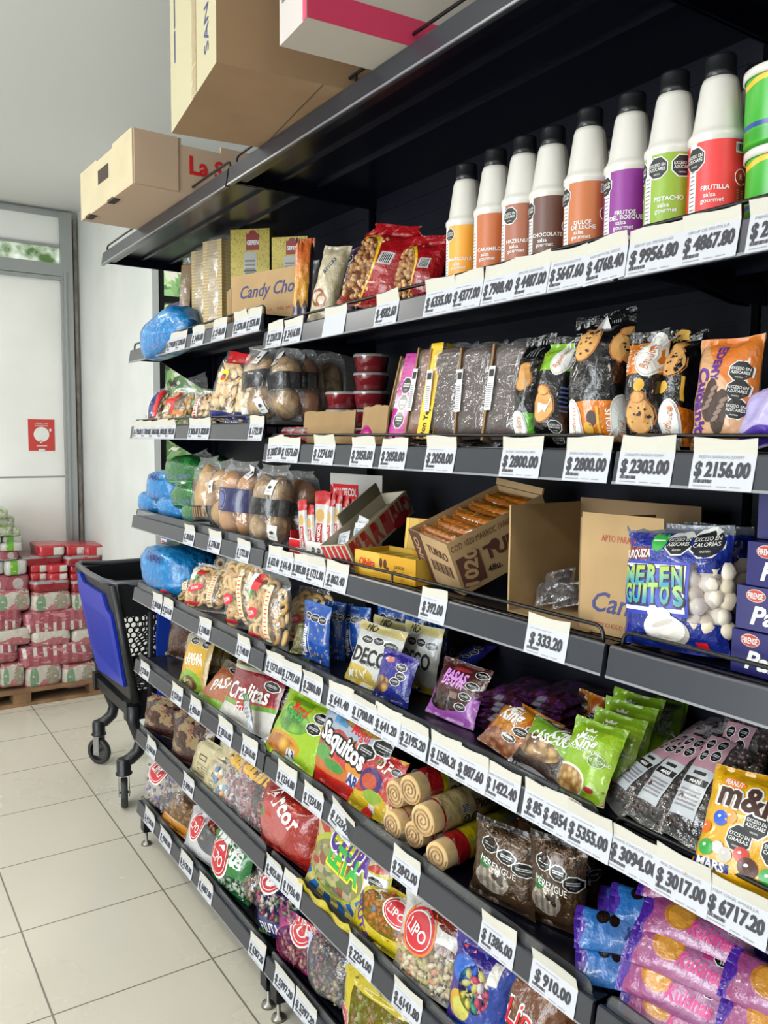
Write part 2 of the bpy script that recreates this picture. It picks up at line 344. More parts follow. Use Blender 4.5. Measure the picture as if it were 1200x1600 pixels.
b = MB(); b.box((pL, YB-.03, 0), (pR-.07, YB-.012, zt-.055), sheet); b.box((pL, YB-.0315, zs-.006), (pR-.07, YB-.03, zs+.006), seam); b.build('sheet_panel', dr)
b = MB(); b.box((pL, YB-.03, zt+.16), (pR-.07, YB-.01, ztop-.03), sheet); b.build('fanlight_blind', dr)
def leafy(name):
    t = NT(name); v = t.n('ShaderNodeTexNoise'); v.inputs['Scale'].default_value = 9; v.inputs['Detail'].default_value = 6; t.lk(t.obj(), v.inputs['Vector'])
    r = t.n('ShaderNodeValToRGB'); e = r.color_ramp.elements; e[0].position = .38; e[0].color = C('4f6b3c'); e[1].position = .62; e[1].color = C('e6eee0'); t.lk(v.outputs[0], r.inputs[0])
    t.lk(r.outputs[0], t.b.inputs['Base Color']); t.b.inputs['Roughness'].default_value = .9
    t.lk(r.outputs[0], t.b.inputs['Emission Color']); t.b.inputs['Emission Strength'].default_value = .75; return t.m  # foliage and daylight behind the pane are put into its own glowing colour
b = MB(); b.box((pL, YB-.025, zt+.05), (pR-.07, YB-.012, zt+.16), leafy('glowing_fanlight_pane')); b.build('fanlight_pane', dr)
b = MB(); c0, c1 = atY(42, 655, YB), atY(84, 704, YB); w_, h_ = c1.x-c0.x, c0.z-c1.z
def fl(x, y, l): return Vector((c0.x+x*w_, YB-.034-l, c1.z+y*h_))
b.box((c0.x, YB-.034, c1.z), (c1.x, YB-.0305, c0.z), P('notice_red', 'b83a34', .5)); disc(b, fl, (w_, h_), .5, .52, w_*.3, h_*.24, WHITE, 20, lift=.001)
text(b, fl, (w_, h_), 'trabaja con', .5, .88, .012, WHITE, w=w_*.5, sh=.2); text(b, fl, (w_, h_), 'nosotros', .5, .81, .014, WHITE, w=w_*.5, sh=.2); rectp(b, fl, (w_, h_), .44, .24, .5, .32, WHITE, .001); rectp(b, fl, (w_, h_), .3, .14, .7, .16, WHITE, .001); rectp(b, fl, (w_, h_), .38, -.005, .62, .06, WHITE, .001); rectp(b, fl, (w_, h_), .8, .62, .88, .7, WHITE, .001)
tag(b.build('notice'), 'small red paper notice with a white speech bubble on the white door panel', 'sign')
# outside: pavement edge, hedge of leaves, pale house wall across the way
slab('ground_outside', (XW+.3, YF+.1, .001), (9, 14, .02), concrete)
b = MB(); R = random.Random(5); lf = [P('leaf_bright', 'c4d890', .6), P('leaf_mid', '98b870', .6), P('leaf_dark', '6a8e54', .6)]
for i in range(2600):
    p = Vector((R.uniform(1.6, 3.6), R.uniform(5.6, 6.8), 0)); p.z = R.uniform(1.45, 2.9) if R.random() < .9 else R.uniform(.6, 1.4); a = R.uniform(0, 6.28); s = R.uniform(.03, .07); d = Vector((math.cos(a), .5*R.uniform(-1, 1), math.sin(a)))*s; e = Vector((-math.sin(a)*.5, R.uniform(-.5, .5), math.cos(a)*.5))*s
    b.add([p-d, p-d*.2+e, p+d, p-d*.2-e], [(0, 1, 2, 3)], lf[i % 3])
tr = b.build('tree'); tag(tr, 'leafy green tree outside the black framed window', 'tree')
b = MB()
for k in range(5): b.tube([(2.6, 6.3, 0), (2.55+.05*k, 6.25, 1.2), (2.0+.35*k, 6.1+.1*k, 2.3)], [.06, .05, .02], P('bark', '5a4a3c', .9), 7)
b.build('trunk', tr)
b = MB(); b.box((1.2, 11, 0), (12, 11.2, 5), P('house_wall', 'd8c4b4', .8)); struct(b.build('wall_opposite'))
# ---------------------------------------------------------------- ceiling lamps (outside the picture, over the aisle)
lampw = P('lamp_white', 'e8e8e4', .5); lampe = P('lamp_tube', 'fff6e6', .5, emis=6)
for i, (x, y, k) in enumerate(LAMPS):
    b = MB(); b.box((x-.16, y-.62, CEIL-.05), (x+.16, y+.62, CEIL), lampw); o = b.build('ceiling_lamp'); tag(o, 'white twin tube ceiling lamp above the aisle', 'lamp', 'ceiling lamps')
    for dx in (-.07, .07): c = MB(); c.tube([(x+dx, y-.56, CEIL-.065), (x+dx, y+.56, CEIL-.065)], .013, lampe, 8); c.build('tube', o)
# ---------------------------------------------------------------- gondola: three bays of black steel shelving
XF = .95                                       # shelf front plane
steel = P('black_steel', '090b16', .27, spec=.32); steel2 = P('black_steel_back', '0a0c18', .5, spec=.25)
railm = P('price_rail_grey', '303238', .28, spec=.5); railw = P('price_rail_edge', '7c7e82', .3); wirem = P('black_wire', '0a0a0c', .3); riserm = film('clear_riser', 'c8ccd0', .03, .06, 3, .0)
BAYS = {'A': (2.043, 3.239), 'B': (.842, 2.037), 'C': (-.359, .836)}
LV = {'A': [2.278, 1.923, 1.633, 1.288, 1.003, .7155, .428, .133], 'B': [2.278, 1.873, 1.579, 1.288, 1.003, .7155, .428, .133]}
LV['C'] = LV['B']; RH = .046                    # rail height
def surf(bay, k): return LV[bay][k]+.043
def shelf(bay, k, root):
    y0, y1 = BAYS[bay]; z = LV[bay][k]; xf = .854 if k == 0 else XF; b = MB(); zt_ = z+.043; base = k == 7
    b.box((xf+.012, y0, zt_-.006), (1.305, y1, zt_), steel); b.box((xf+.010, y0, z+.004), (xf+.016, y1, zt_), steel)
    b.box((xf+.016, y0, z+.012), (xf+.05, y1, z+.018), steel); b.box((xf+.045, y0, z+.018), (xf+.05, y1, zt_), steel)
    for x in (xf+.14, xf+.25): b.box((x, y0+.02, zt_-.014), (x+.012, y1-.02, zt_-.006), steel)
    for y in (y0, y1-.003): b.box((xf+.012, y, z+.008), (1.305, y+.003, zt_), steel)
    s = b.build('shelf', root)
    r = MB(); t_ = .009; sec = [(xf, z), (xf+.0015, z-.002), (xf+.012, z-.001), (xf+.014, z+.02), (xf+t_+.006, z+RH), (xf+t_, z+RH), (xf+t_-.002, z+RH-.003)]
    vs = [(x, y, zz) for y in (y0+.002, y1-.002) for x, zz in sec]; n = len(sec)
    r.add(vs, [(i, (i+1) % n, n+(i+1) % n, n+i) for i in range(n)]+[list(range(n))[::-1], [n+i for i in range(n)]], railm)
    r.box((xf-.0012, y0+.002, z-.002), (xf+.002, y1-.002, z+.0018), railw); r.build('price_rail', s)
    for y in (y0+.004, y1-.01):
        br = MB(); bh = .13 if bay == 'A' and y > 3 else .05; v = [(xf+.10, zt_-.02), (1.3, zt_-.02), (1.3, zt_-bh), (1.24, zt_-bh)]; br.add([(x, yy, zz) for yy in (y, y+.004) for x, zz in v], [(0, 1, 2, 3), (7, 6, 5, 4), (0, 4, 5, 1), (1, 5, 6, 2), (2, 6, 7, 3), (3, 7, 4, 0)], steel)
        if k not in (0, 7): br.build('bracket', s)
    if k <= 3 and not (bay == 'A' and k == 3) or (bay == 'C' and k <= 4):
        g = MB(); x, h, ya, yb = xf+.02, .026, y0+.016, y1-.016; zb = zt_-.01; q = .014
        path = [(x, ya, zb), (x, ya, zt_+h-q), (x, ya+q*.3, zt_+h-q*.3), (x, ya+q, zt_+h), (x, yb-q, zt_+h), (x, yb-q*.3, zt_+h-q*.3), (x, yb, zt_+h-q), (x, yb, zb)]
        g.tube(path, .0034, wirem, 7)
        for f in (.5,): g.tube([(x, ya+(yb-ya)*f, zb), (x, ya+(yb-ya)*f, zt_+h)], .003, wirem, 6)
        g.tube([(x, ya, zt_+.004), (x, yb, zt_+.004)], .0022, wirem, 6); g.build('wire_guard', s)
    else:
        g = MB(); x, h, ya, yb = xf+.017, .028, y0+.012, y1-.012; zb = zt_-.012; c = [(ya, zb), (yb, zb)]
        for a in range(0, 91, 18): c.append((yb-.02+.02*math.cos(math.radians(a)), zt_+h-.02+.02*math.sin(math.radians(a))))
        for a in range(90, 181, 18): c.append((ya+.02+.02*math.cos(math.radians(a)), zt_+h-.02+.02*math.sin(math.radians(a))))
        n = len(c); g.add([(x+d, y, zz) for d in (0, .0025) for y, zz in c], [list(range(n)), [n+i for i in range(n)][::-1]]+[(i, n+i, n+(i+1) % n, (i+1) % n) for i in range(n)], riserm)
        g.tube([(x+.001, y, zz) for y, zz in c[2:]], .0016, wirem, 5); g.build('clear_riser', s)
    return s
for bay, (y0, y1) in BAYS.items():
    root = empty('gondola_bay', Matrix.Translation((0, 0, 0)))
    tag(root, {'A': 'far black steel shelving bay with the breads and fruit bags', 'B': 'middle black steel shelving bay with chocolate loaves and nut bags', 'C': 'nearest black steel shelving bay at the right edge of the photo'}[bay], 'shelving', 'shelving bays of the gondola')
    b = MB(); b.box((1.305, y0, .10), (1.325, y1, 2.34), steel2)
    z = .16
    while z < 2.3: b.box((1.303, y0, z), (1.3055, y1, z+.0045), steel2); z += .048
    b.build('back_panel', root)
    b = MB()
    for y in ((y0, y0+.02) if bay != 'A' else (y0, y1-.02)):
        if y in (y0, y1-.02): b.box((1.285, y, .04), (1.325, y+.02, 2.36), steel2)
    b.build('upright', root)
    b = MB(); b.box((1.0, y0+.01, .06), (1.29, y1-.01, .125), steel2); b.build('base_plinth', root)
    for y in (y0+.03, y1-.03):
        b = MB(); b.add([(x, yy, zz) for yy in (y-.02, y+.02) for x, zz in ((XF+.014, .135), (1.28, .135), (1.28, .05), (XF+.09, .05), (XF+.014, .06))], [(0, 1, 2, 3, 4), (9, 8, 7, 6, 5)]+[(i, 5+i, 5+(i+1) % 5, (i+1) % 5) for i in range(5)], steel)
        b.lathe([(0, .055), (.006, .055), (.006, .014), (.019, .01), (.022, 0), (0, 0)], P('zinc_foot', '8a8880', .35, metal=.8), 12, M=Matrix.Translation((XF+.03, y, 0))); b.build('foot', root)
    for k in range(8): shelf(bay, k, root)
# ---------------------------------------------------------------- price tags
paper = P('tag_paper', 'b6b3a8', .75); paperw = P('tag_print_area', 'b1b3b9', .75); tagink = P('tag_ink', '303036', .7); tagfaint = P('tag_faint', '8c8c92', .8)
NAMES = {}
RT_ = random.Random(11)
WHERE = {1: 'top product shelf', 2: 'second shelf', 3: 'third shelf', 4: 'fourth shelf', 5: 'fifth shelf', 6: 'sixth shelf', 7: 'bottom shelf'}
def price_tag(bay, k, u0, u1, txt, line='', tilt=0, seen=True, off=0., note=''):
    z = LV[bay][k]; x = XF-.0025-off; ya, yb = yAt(u0, x, z+.02), yAt(u1, x, z+.02); w = abs(ya-yb); y = (ya+yb)/2; R = random.Random(u0*7+k)
    h = .047; top = .019+R.uniform(-.003, .004); tl = math.atan2(.009, RH)
    M = Matrix.Translation((x, y, z-.001)) @ Matrix(((0, 1, 0, 0), (-1, 0, 0, 0), (0, 0, 1, 0), (0, 0, 0, 1))) @ Matrix.Rotation(math.radians(tilt), 4, 'Y')
    mb = MB(); ph = R.uniform(-.5, .5); ln = R.uniform(-.25, .5)
    def S(a, b, l):                              # a, b in 0..1 over the printed part; above 1 the folded blank strip
        zz = b*h; xx = (a-.5)*w
        if b <= 1: yy = .0092*b+.0004*math.sin(3*a+ph)
        else:
            q = (b-1)*h; yy = .0092-q*ln*.5+(a-.5)*q*ph*.35; 
        return Vector((xx, yy-l, zz))
    for (b0, b1, m, n) in ((0, 1, paperw, 3), (1, 1+top/h, paper, 3)):
        fn = lambda i, j: S(i, b0+(b1-b0)*j+(.04*math.sin(i*5+ph*9) if j == 1 and b1 > 1 else 0), 0)
        mb.grid(fn, 4, n, m, smooth=False); mb.grid(lambda i, j: fn(i, j)+Vector((0, .0006, 0)), 4, n, m, smooth=False, flip=True)
    wh = (w, h)
    if txt:
        kk = len(txt)/9
        for dx in (-.007, 0, .007): text(mb, S, wh, txt, .5+dx, .56, .0195, tagink, w=w*min(.88, .84*kk+.03), bold=.03, sh=.06, lift=.0008+dx*.01)
        if line: text(mb, S, wh, line, .46, .90, .0042, tagfaint, w=w*.72)
        else: rectp(mb, S, wh, .08, .885, .6, .905, tagfaint, .0006)
        r2 = random.Random(u0)
        q = .07
        while q < .36: d = r2.choice((.006, .01, .014)); rectp(mb, S, wh, q, .17, q+d, .27, tagink, .0006, 1); q += d+r2.choice((.005, .009))
        for q in (.07, .45, .66): rectp(mb, S, wh, q, .07, q+(.3 if q < .1 else .16), .10, tagfaint, .0006, 1); 
    o = mb.build('price_tag', M=M); lab = f'white price tag reading {txt}' if txt and seen else 'faded blank white price tag on the top product shelf'
    if seen and txt: lab += f' on {WHERE[k]}'
    if note: lab += ' '+note
    return tag(o, lab, 'price tag', 'price tags on the shelf edges')
TAGS = [('A', 1, 258, 273, '$ 7190.00', '', 0, 1), ('A', 1, 272, 288, '$ 3390.00', '', 0, 1), ('A', 1, 297, 316, '$ 3486.00', '', 0, 1), ('A', 1, 329, 350, '$ 2140.00', '', 0, 1), ('A', 1, 362, 383, '$ 2576.00', '', 0, 1, 0, 'left one of the pair'), ('A', 1, 382, 404, '$ 2576.00', '', 0, 1, .001, 'right one of the pair'),
 ('A', 2, 206, 220, '$ 1790.00', '', 0, 1), ('A', 2, 219, 233, '$ 1780.00', '', 0, 1), ('A', 2, 231, 246, '$ 1868.00', '', 0, 1), ('A', 2, 244, 259, '$ 1808.00', '', 0, 1), ('A', 2, 256, 271, '$ 1905.00', '', 0, 1), ('A', 2, 292, 308, '$ 3026.00', '', 0, 1), ('A', 2, 307, 325, '$ 3828.00', '', 0, 1), ('A', 2, 386, 408, '$ 1722.00', '', 0, 1),
 ('A', 3, 285, 301, '$ 3010.00', '', 0, 1), ('A', 3, 323, 342, '$ 3706.00', '', 0, 1), ('A', 3, 367, 387, '$ 1722.00', '', 0, 1),
 ('A', 4, 236, 250, '$ 3010.00', '', 0, 1), ('A', 4, 252, 267, '$ 2216.00', '', 0, 1), ('A', 4, 308, 326, '$ 3180.00', '', 0, 1), ('A', 4, 367, 387, '$ 7140.00', '', 0, 1),
 ('A', 5, 217, 231, '$ 2230.00', '', 0, 1, 0, 'near its left end'), ('A', 5, 266, 282, '$ 2239.00', '', 0, 1), ('A', 5, 294, 311, '$ 4026.00', '', 0, 1), ('A', 5, 338, 360, '$ 2010.00', '', 0, 1, 0, 'left one of two'), ('A', 5, 375, 398, '$ 2010.00', '', 0, 1, 0, 'right one of two'),
 ('A', 6, 227, 241, '$ 5060.00', '', 0, 1), ('A', 6, 284, 300, '$ 3090.00', '', 0, 1),
 ('A', 7, 224, 239, '$ 4120.00', '', 0, 1), ('A', 7, 248, 265, '$ 4980.00', '', 0, 1), ('A', 7, 279, 298, '$ 5120.00', '', 0, 1), ('A', 7, 308, 329, '$ 6087.00', '', 0, 1), ('A', 7, 387, 410, '$ 6387.20', '', 0, 1),
 ('B', 1, 414, 438, '$ 2269.20', '', 0, 1), ('B', 1, 440, 468, '$ 3416.00', '', 0, 1), ('B', 1, 502, 536, '', '', 0, 0), ('B', 1, 583, 618, '$ 4582.60', '', 0, 1), ('B', 1, 660, 705, '$ 6335.00', '', 0, 1), ('B', 1, 703, 749, '$ 4377.00', '', 0, 1, .001), ('B', 1, 750, 800, '$ 7988.40', '', 0, 1), ('B', 1, 799, 853, '$ 4487.00', 'SIROP DE CHOCOLATE', 0, 1, .001), ('B', 1, 853, 912, '$ 5647.60', 'SIROP DULCE DE LECHE', 0, 1), ('B', 1, 911, 976, '$ 4768.40', 'SIROP FRUTOS DEL BOSQUE', -3, 1, .001),
 ('C', 1, 976, 1061, '$ 9956.80', 'SIROP DE PISTACHO', 0, 1), ('C', 1, 1060, 1150, '$ 4867.80', 'SIROP DE FRUTILLA', 0, 1, .001), ('C', 1, 1164, 1262, '$ 2088.00', 'PRINGLES ORIGINAL', 0, 1),
 ('B', 2, 415, 439, '$ 3087.00', '', -4, 1), ('B', 2, 436, 464, '$ 1573.60', '', 0, 1, .001), ('B', 2, 486, 519, '$ 1274.00', '', 0, 1), ('B', 2, 545, 581, '$ 2058.00', '', 0, 1, 0, 'below the pink bag'), ('B', 2, 591, 631, '$ 2058.00', '', 0, 1, 0, 'below the marble loaf'), ('B', 2, 661, 707, '$ 2058.00', '', 0, 1, 0, 'below the chocolate loaves'), ('B', 2, 779, 841, '$ 2800.00', 'BUDIN CHOCOLATE MINI', 0, 1, 0, 'left one of two'), ('B', 2, 878, 948, '$ 2800.00', 'BUDIN CHOCADOS VAINILLA', 0, 1, 0, 'right one of two'),
 ('C', 2, 962, 1047, '$ 2303.00', 'CUBANITO BAÑADO EDEMY', 0, 1), ('C', 2, 1076, 1175, '$ 2156.00', 'REJITAS BAÑADAS EDEMY', 0, 1),
 ('B', 3, 415, 435, '$ 652.40', '', 0, 1), ('B', 3, 434, 454, '$ 641.40', '', 0, 1, .001), ('B', 3, 452, 478, '$ 885.80', '', 0, 1), ('B', 3, 475, 504, '$ 1731.80', '', 0, 1, .001), ('B', 3, 505, 539, '$ 862.40', '', 0, 1), ('B', 3, 653, 693, '$ 392.00', '', 0, 1), ('B', 3, 818, 882, '$ 333.20', '', 0, 1),
 ('B', 4, 413, 440, '$ 1573.60', '', 0, 1, 0, 'below the ring biscuits'), ('B', 4, 437, 467, '$ 1797.60', '', 0, 1), ('B', 4, 470, 500, '$ 2800.00', '', 0, 1), ('B', 4, 509, 546, '$ 641.40', '', 0, 1), ('B', 4, 546, 584, '$ 1708.00', '', 0, 1), ('B', 4, 580, 621, '$ 641.20', '', 0, 1, .001), ('B', 4, 620, 664, '$ 2195.20', '', 0, 1), ('B', 4, 668, 714, '$ 1586.20', '', 0, 1), ('B', 4, 708, 757, '$ 887.60', '', 0, 1, .001), ('B', 4, 754, 807, '$ 1422.40', 'MANI CON CHOCOLATE', 0, 1), ('B', 4, 814, 872, '$ 855.40', '', 0, 1), ('B', 4, 843, 902, '$ 4354.00', '', 0, 1, .001), ('B', 4, 882, 950, '$ 5355.00', '', 0, 1, .002),
 ('C', 4, 946, 1029, '$ 3094.00', 'MANI CHOCOLATE', 0, 1), ('C', 4, 1018, 1104, '$ 3017.00', 'PASA DE UVA CHOCOLATE', 0, 1, .001), ('C', 4, 1098, 1197, '$ 6717.20', 'M&M 150GR AMARILLA', 0, 1),
 ('B', 5, 430, 459, '$ 1234.80', '', 0, 1, 0, 'below the lime bag'), ('B', 5, 471, 501, '$ 1234.80', '', 0, 1, 0, 'below the gum bag'), ('B', 5, 511, 546, '$ 1234.80', '', 14, 1, 0, 'hanging askew'), ('B', 5, 609, 651, '$ 2842.00', '', 0, 1), ('B', 5, 747, 800, '$ 1386.00', '', 0, 1), ('B', 5, 826, 896, '$ 910.00', '', 0, 1),
 ('B', 6, 413, 437, '$ 4025.00', '', 0, 1), ('B', 6, 439, 467, '$ 1926.40', '', 0, 1), ('B', 6, 541, 579, '$ 2254.00', '', 0, 1), ('B', 6, 611, 654, '$ 6141.80', '', 0, 1),
 ('B', 7, 426, 456, '$ 5397.20', '', 0, 1, 0, 'left one of two'), ('B', 7, 458, 490, '$ 5397.20', '', 0, 1, 0, 'right one of two')]
for t in TAGS: price_tag(*t)
# ---------------------------------------------------------------- product builders
def basis(yaw=0, lean=0, roll=0):
    B = Matrix(((0, 1, 0, 0), (-1, 0, 0, 0), (0, 0, 1, 0), (0, 0, 0, 1)))      # face looks at the aisle; right of the face = towards the camera
    return Matrix.Rotation(math.radians(yaw), 4, 'Z') @ B @ Matrix.Rotation(-math.radians(lean), 4, 'X') @ Matrix.Rotation(roll, 4, 'Y')
def place(bay, k, px, d=None, z=0., yaw=0., lean=8., w=None, h=None):
    """matrix, width and height of an upright face from its foot (u0, v0), head (u1, v1) and breadth in pixels; d: depth behind the shelf edge."""
    u0, v0, u1, v1, wp = px; zs_ = surf(bay, k)+z+.001
    if d is None: P0 = atZ(u0, v0, zs_)
    else: P0 = Vector((XF+d, yAt(u0, XF+d, zs_), zs_))
    r = ray(u1, v1)
    if k >= 4 and lean < 65:                     # on the low shelves the tilt follows from where foot and head are seen
        ex, ey, ez = (basis(yaw).to_3x3().col[i] for i in range(3)); t = (P0-CAM).dot(ex)/r.dot(ex); q = CAM+r*t-P0
        lean = min(max(math.degrees(math.atan2(q.dot(ey), q.dot(ez))), 1), 64)
    B = basis(yaw, lean); ex, ey, ez = (B.to_3x3().col[i] for i in range(3)); t = (P0-CAM).dot(ey)/r.dot(ey); P1 = CAM+r*t; q = P1-P0; roll = math.atan2(q.dot(ex), q.dot(ez)); roll = max(-.4, min(.4, roll)); hh = q.length
    if h: hh = h
    M = Matrix.Translation(P0) @ basis(yaw, lean, roll); ex2 = M.to_3x3().col[0]; mid = P0+q*.5
    s = abs(proj(mid+ex2*.01)[0]-proj(mid-ex2*.01)[0])/.02
    return M, (w or wp/max(s, 60)), hh
def settle(M, vs, bay, k, z):
    '''rest a pack on its shelf (or on what lies z above it) and keep its foot behind the guard.'''
    q = [M @ p for p in vs]; M.translation.z += max(-.02, min(.06, surf(bay, k)+z+.0015-min(p.z for p in q))); lim = surf(bay, k)+.032
    lo = min([p.x for p in q if p.z < lim] or [9]); M.translation.x += max(0, min(.05, XF+.0245-lo))
    hi = max(p.x for p in q); M.translation.x -= max(0, min(.05, hi-1.302))
def pack(name, label, cat, mat, bay, k, px, d=None, z=0., yaw=0., lean=8., t=.03, w=None, h=None, group=None, prints=None, seal=(.07, .07), seed=0, wob=.005, like=None, fill=None, back=None, pw=2.6, n=(18, 24), gather=0., snap=True, again=0):
    if k >= 4 and d is not None and snap and not again:        # low shelves: the foot itself can be seen, so it sets the depth
        q_ = atZ(px[0], px[1], surf(bay, k)+z).x-XF
        if q_ < .26: d = max(.02, q_)
    w_, h_ = w, h; M, w, h = place(bay, k, px, d, z, yaw, lean, w, h)
    if like:
        MM = M @ Matrix.Diagonal((w/like['w'], t/like['t'], h/like['h'], 1))
        if snap: settle(MM, [q.co for q in like.data.vertices], bay, k, z)
        return dup(like, MM, label, group)
    R = random.Random(seed*77+len(name)); ph = R.uniform(0, 9); s0, s1 = seal
    def q(v):
        s = (v-s0)/(1-s0-s1); return 0 if s <= 0 or s >= 1 else max(0, 1-abs(2*s-1)**pw)**.55
    def S(u, v, l, side=-1):
        u = min(max(u, .0), 1.); v = min(max(v, 0.), 1.)
        a = 2*u-1; th = t*.5*q(min(max(v, 0), 1))*max(0, 1-abs(a)**2.6)**.6
        wr = wob*noise.noise(Vector((u*3.2+ph, v*3.2*h/w, seed+side)))*min(1, th/(t*.18)+.25)
        e = min(abs(v-s0), abs(v-1+s1)); wr += wob*.5*math.sin(u*26+ph+4*math.sin(u*5))*math.exp(-e/.06)
        ww = w*(1-.07*q(min(max(v, 0), 1))); z_ = v*h
        if gather and v > 1-s1: ww *= 1-gather*min(1, (v-1+s1)/s1*1.5)*(1 if v < .985 else .7)
        ed = .006*math.sin(v*9+ph)+.004*math.sin(v*23+ph)
        return Vector(((u-.5)*ww+ed*w*abs(a), side*(th+wr*(1 if side < 0 else .7)+l), z_+.012*h*math.sin(u*5+ph)*(1 if v in (0, 1) else 0)))
    b = MB(); b.grid(lambda u, v: S(u, v, 0), n[0], n[1], mat); b.grid(lambda u, v: S(1-u, v, 0, 1), n[0], n[1], back or mat)
    if prints: prints(b, S, (w, h))
    if snap:
        x0 = M.translation.x; settle(M, [Vector(p) for p in b.v], bay, k, z)
        if not again and d is not None and abs(M.translation.x-x0) > .003:     # moved off the guard: fit its outline again at the new depth
            return pack(name, label, cat, mat, bay, k, px, M.translation.x-XF, z, yaw, lean, t, None if w_ is None else w, None if h_ is None else h, group, prints, seal, seed, wob, None, fill, back, pw, n, gather, snap, 1)
    o = b.build(name, M=M); tag(o, label, cat, group); o['w'], o['h'], o['t'] = w, h, t
    if fill: fill(o, S, (w, h), t, q)
    return o
def candies(name, mats, n, r, v=(.1, .85), u=(.08, .92), kind='sweet', seed=0, stuff=True, extra=None):
    """the sweets or biscuits one sees through a clear bag."""
    def f(o, S, wh, t, q):
        R = random.Random(seed+n); b = MB(); i = 0; tries = 0; pts = []
        while i < n and tries < n*30:
            tries += 1; a, c = R.uniform(*u), R.uniform(*v); th = t*.5*q(c)*max(0, 1-abs(2*a-1)**2.6)**.6
            if th < r*.55: continue
            p = S(a, c, 0); dep = R.choice((0, 0, .35, .9)); p.y = -th+r*1.05+dep*max(0, th-r)
            if any((p-e).length < r*(.72 if kind == 'ring' else 1.05) for e in pts): continue
            pts.append(p); m = mats[R.randrange(len(mats))]; rot = Matrix.Rotation(R.uniform(0, 6.3), 3, 'Y') @ Matrix.Rotation(R.uniform(-.6, .6), 3, 'X'); i += 1
            if kind == 'ring':
                bb = MB(); pts_ = [p+rot @ Vector((r*.95*math.cos(x), 0, r*.8*math.sin(x))) for x in [j*math.pi/8 for j in range(16)]]; bb.tube(pts_, r*.36, m, 8, closed=True); bb.build(name, o)
            elif kind == 'wrapped':
                b.blob(p, (r*.95, r*.55, r*.6), m, i, (7, 5), .25, R=rot)
                for sgn in (-1, 1):
                    e = rot @ Vector((sgn*r*.85, 0, 0)); f2 = rot @ Vector((sgn*r*1.5, 0, r*.45)); g2 = rot @ Vector((sgn*r*1.5, -r*.15, -r*.45)); b.add([p+e, p+f2, p+g2], [(0, 1, 2)], m)
            elif kind == 'flat': b.blob(p, (r*1.1, r*.35, r*.85), m, i, (8, 5), .3, R=rot)
            elif kind == 'stick': b.blob(p, (r*.35, r*.35, r*1.6), m, i, (6, 5), .1, R=Matrix.Rotation(R.uniform(-.5, .5), 3, 'Y'))
            else: b.blob(p, r, m, i, (8, 6), .18, R=rot)
        if b.v:
            c = b.build(name, o)
            if stuff: c['kind'] = 'stuff'
        if extra: extra(o, S, wh, t, q)
    return f
def label_part(name, x0, y0, x1, y1, mat, prints=None, lift=.0012, n=(8, 8)):
    """a paper or foil label lying on the bag's front, a part of its own."""
    def f(o, S, wh, t=0, q=None):
        b = MB(); b.grid(lambda i, j: S(x0+(x1-x0)*i, y0+(y1-y0)*j, lift), n[0], n[1], mat)
        if prints: prints(b, lambda a, c, l: S(x0+(x1-x0)*a, y0+(y1-y0)*c, lift+l), (wh[0]*(x1-x0), wh[1]*(y1-y0)))
        b.build(name, o)
    return f
def both(*fs):
    def f(*a):
        for g in fs: g(*a)
    return f
def carton(name, label, cat, M, w, d, h, mat, group=None, prints={}, wall=.003, open_top=False, flaps=None, bottom=True):
    """box with its near bottom left corner at M: x across the face, y into the shelf, z up. prints[face](mb, S, wh)."""
    b = MB()
    if open_top:
        t = wall
        b.box((0, 0, 0), (w, d, t), mat); b.box((0, 0, t), (w, t, h), mat); b.box((0, d-t, t), (w, d, h), mat); b.box((0, t, t), (t, d-t, h), mat); b.box((w-t, t, t), (w, d-t, h), mat)
    else: b.box((0, 0, 0), (w, d, h), mat)
    FS = {'f': (lambda a, c, l: Vector((a*w, -l, c*h)), (w, h)), 'l': (lambda a, c, l: Vector((-l, d-a*d, c*h)), (d, h)), 'r': (lambda a, c, l: Vector((w+l, a*d, c*h)), (d, h)), 't': (lambda a, c, l: Vector((a*w, c*d, h+l)), (w, d)), 'b': (lambda a, c, l: Vector((a*w, d-c*d, -l)), (w, d)), 'i': (lambda a, c, l: Vector((a*w, d-wall-l, c*h)), (w, h))}
    for k, fn in prints.items(): fn(b, *FS[k])
    o = b.build(name, M=M); o['w'], o['h'], o['t'] = w, h, d
    return tag(o, label, cat, group)
def bpos(bay, k, u, v, d=None, z=0., yaw=0., lean=0., roll=0.):
    zs_ = surf(bay, k)+z+.001; P0 = atZ(u, v, zs_) if d is None else Vector((XF+d, yAt(u, XF+d, zs_), zs_))
    return Matrix.Translation(P0) @ basis(yaw, lean, math.radians(roll))
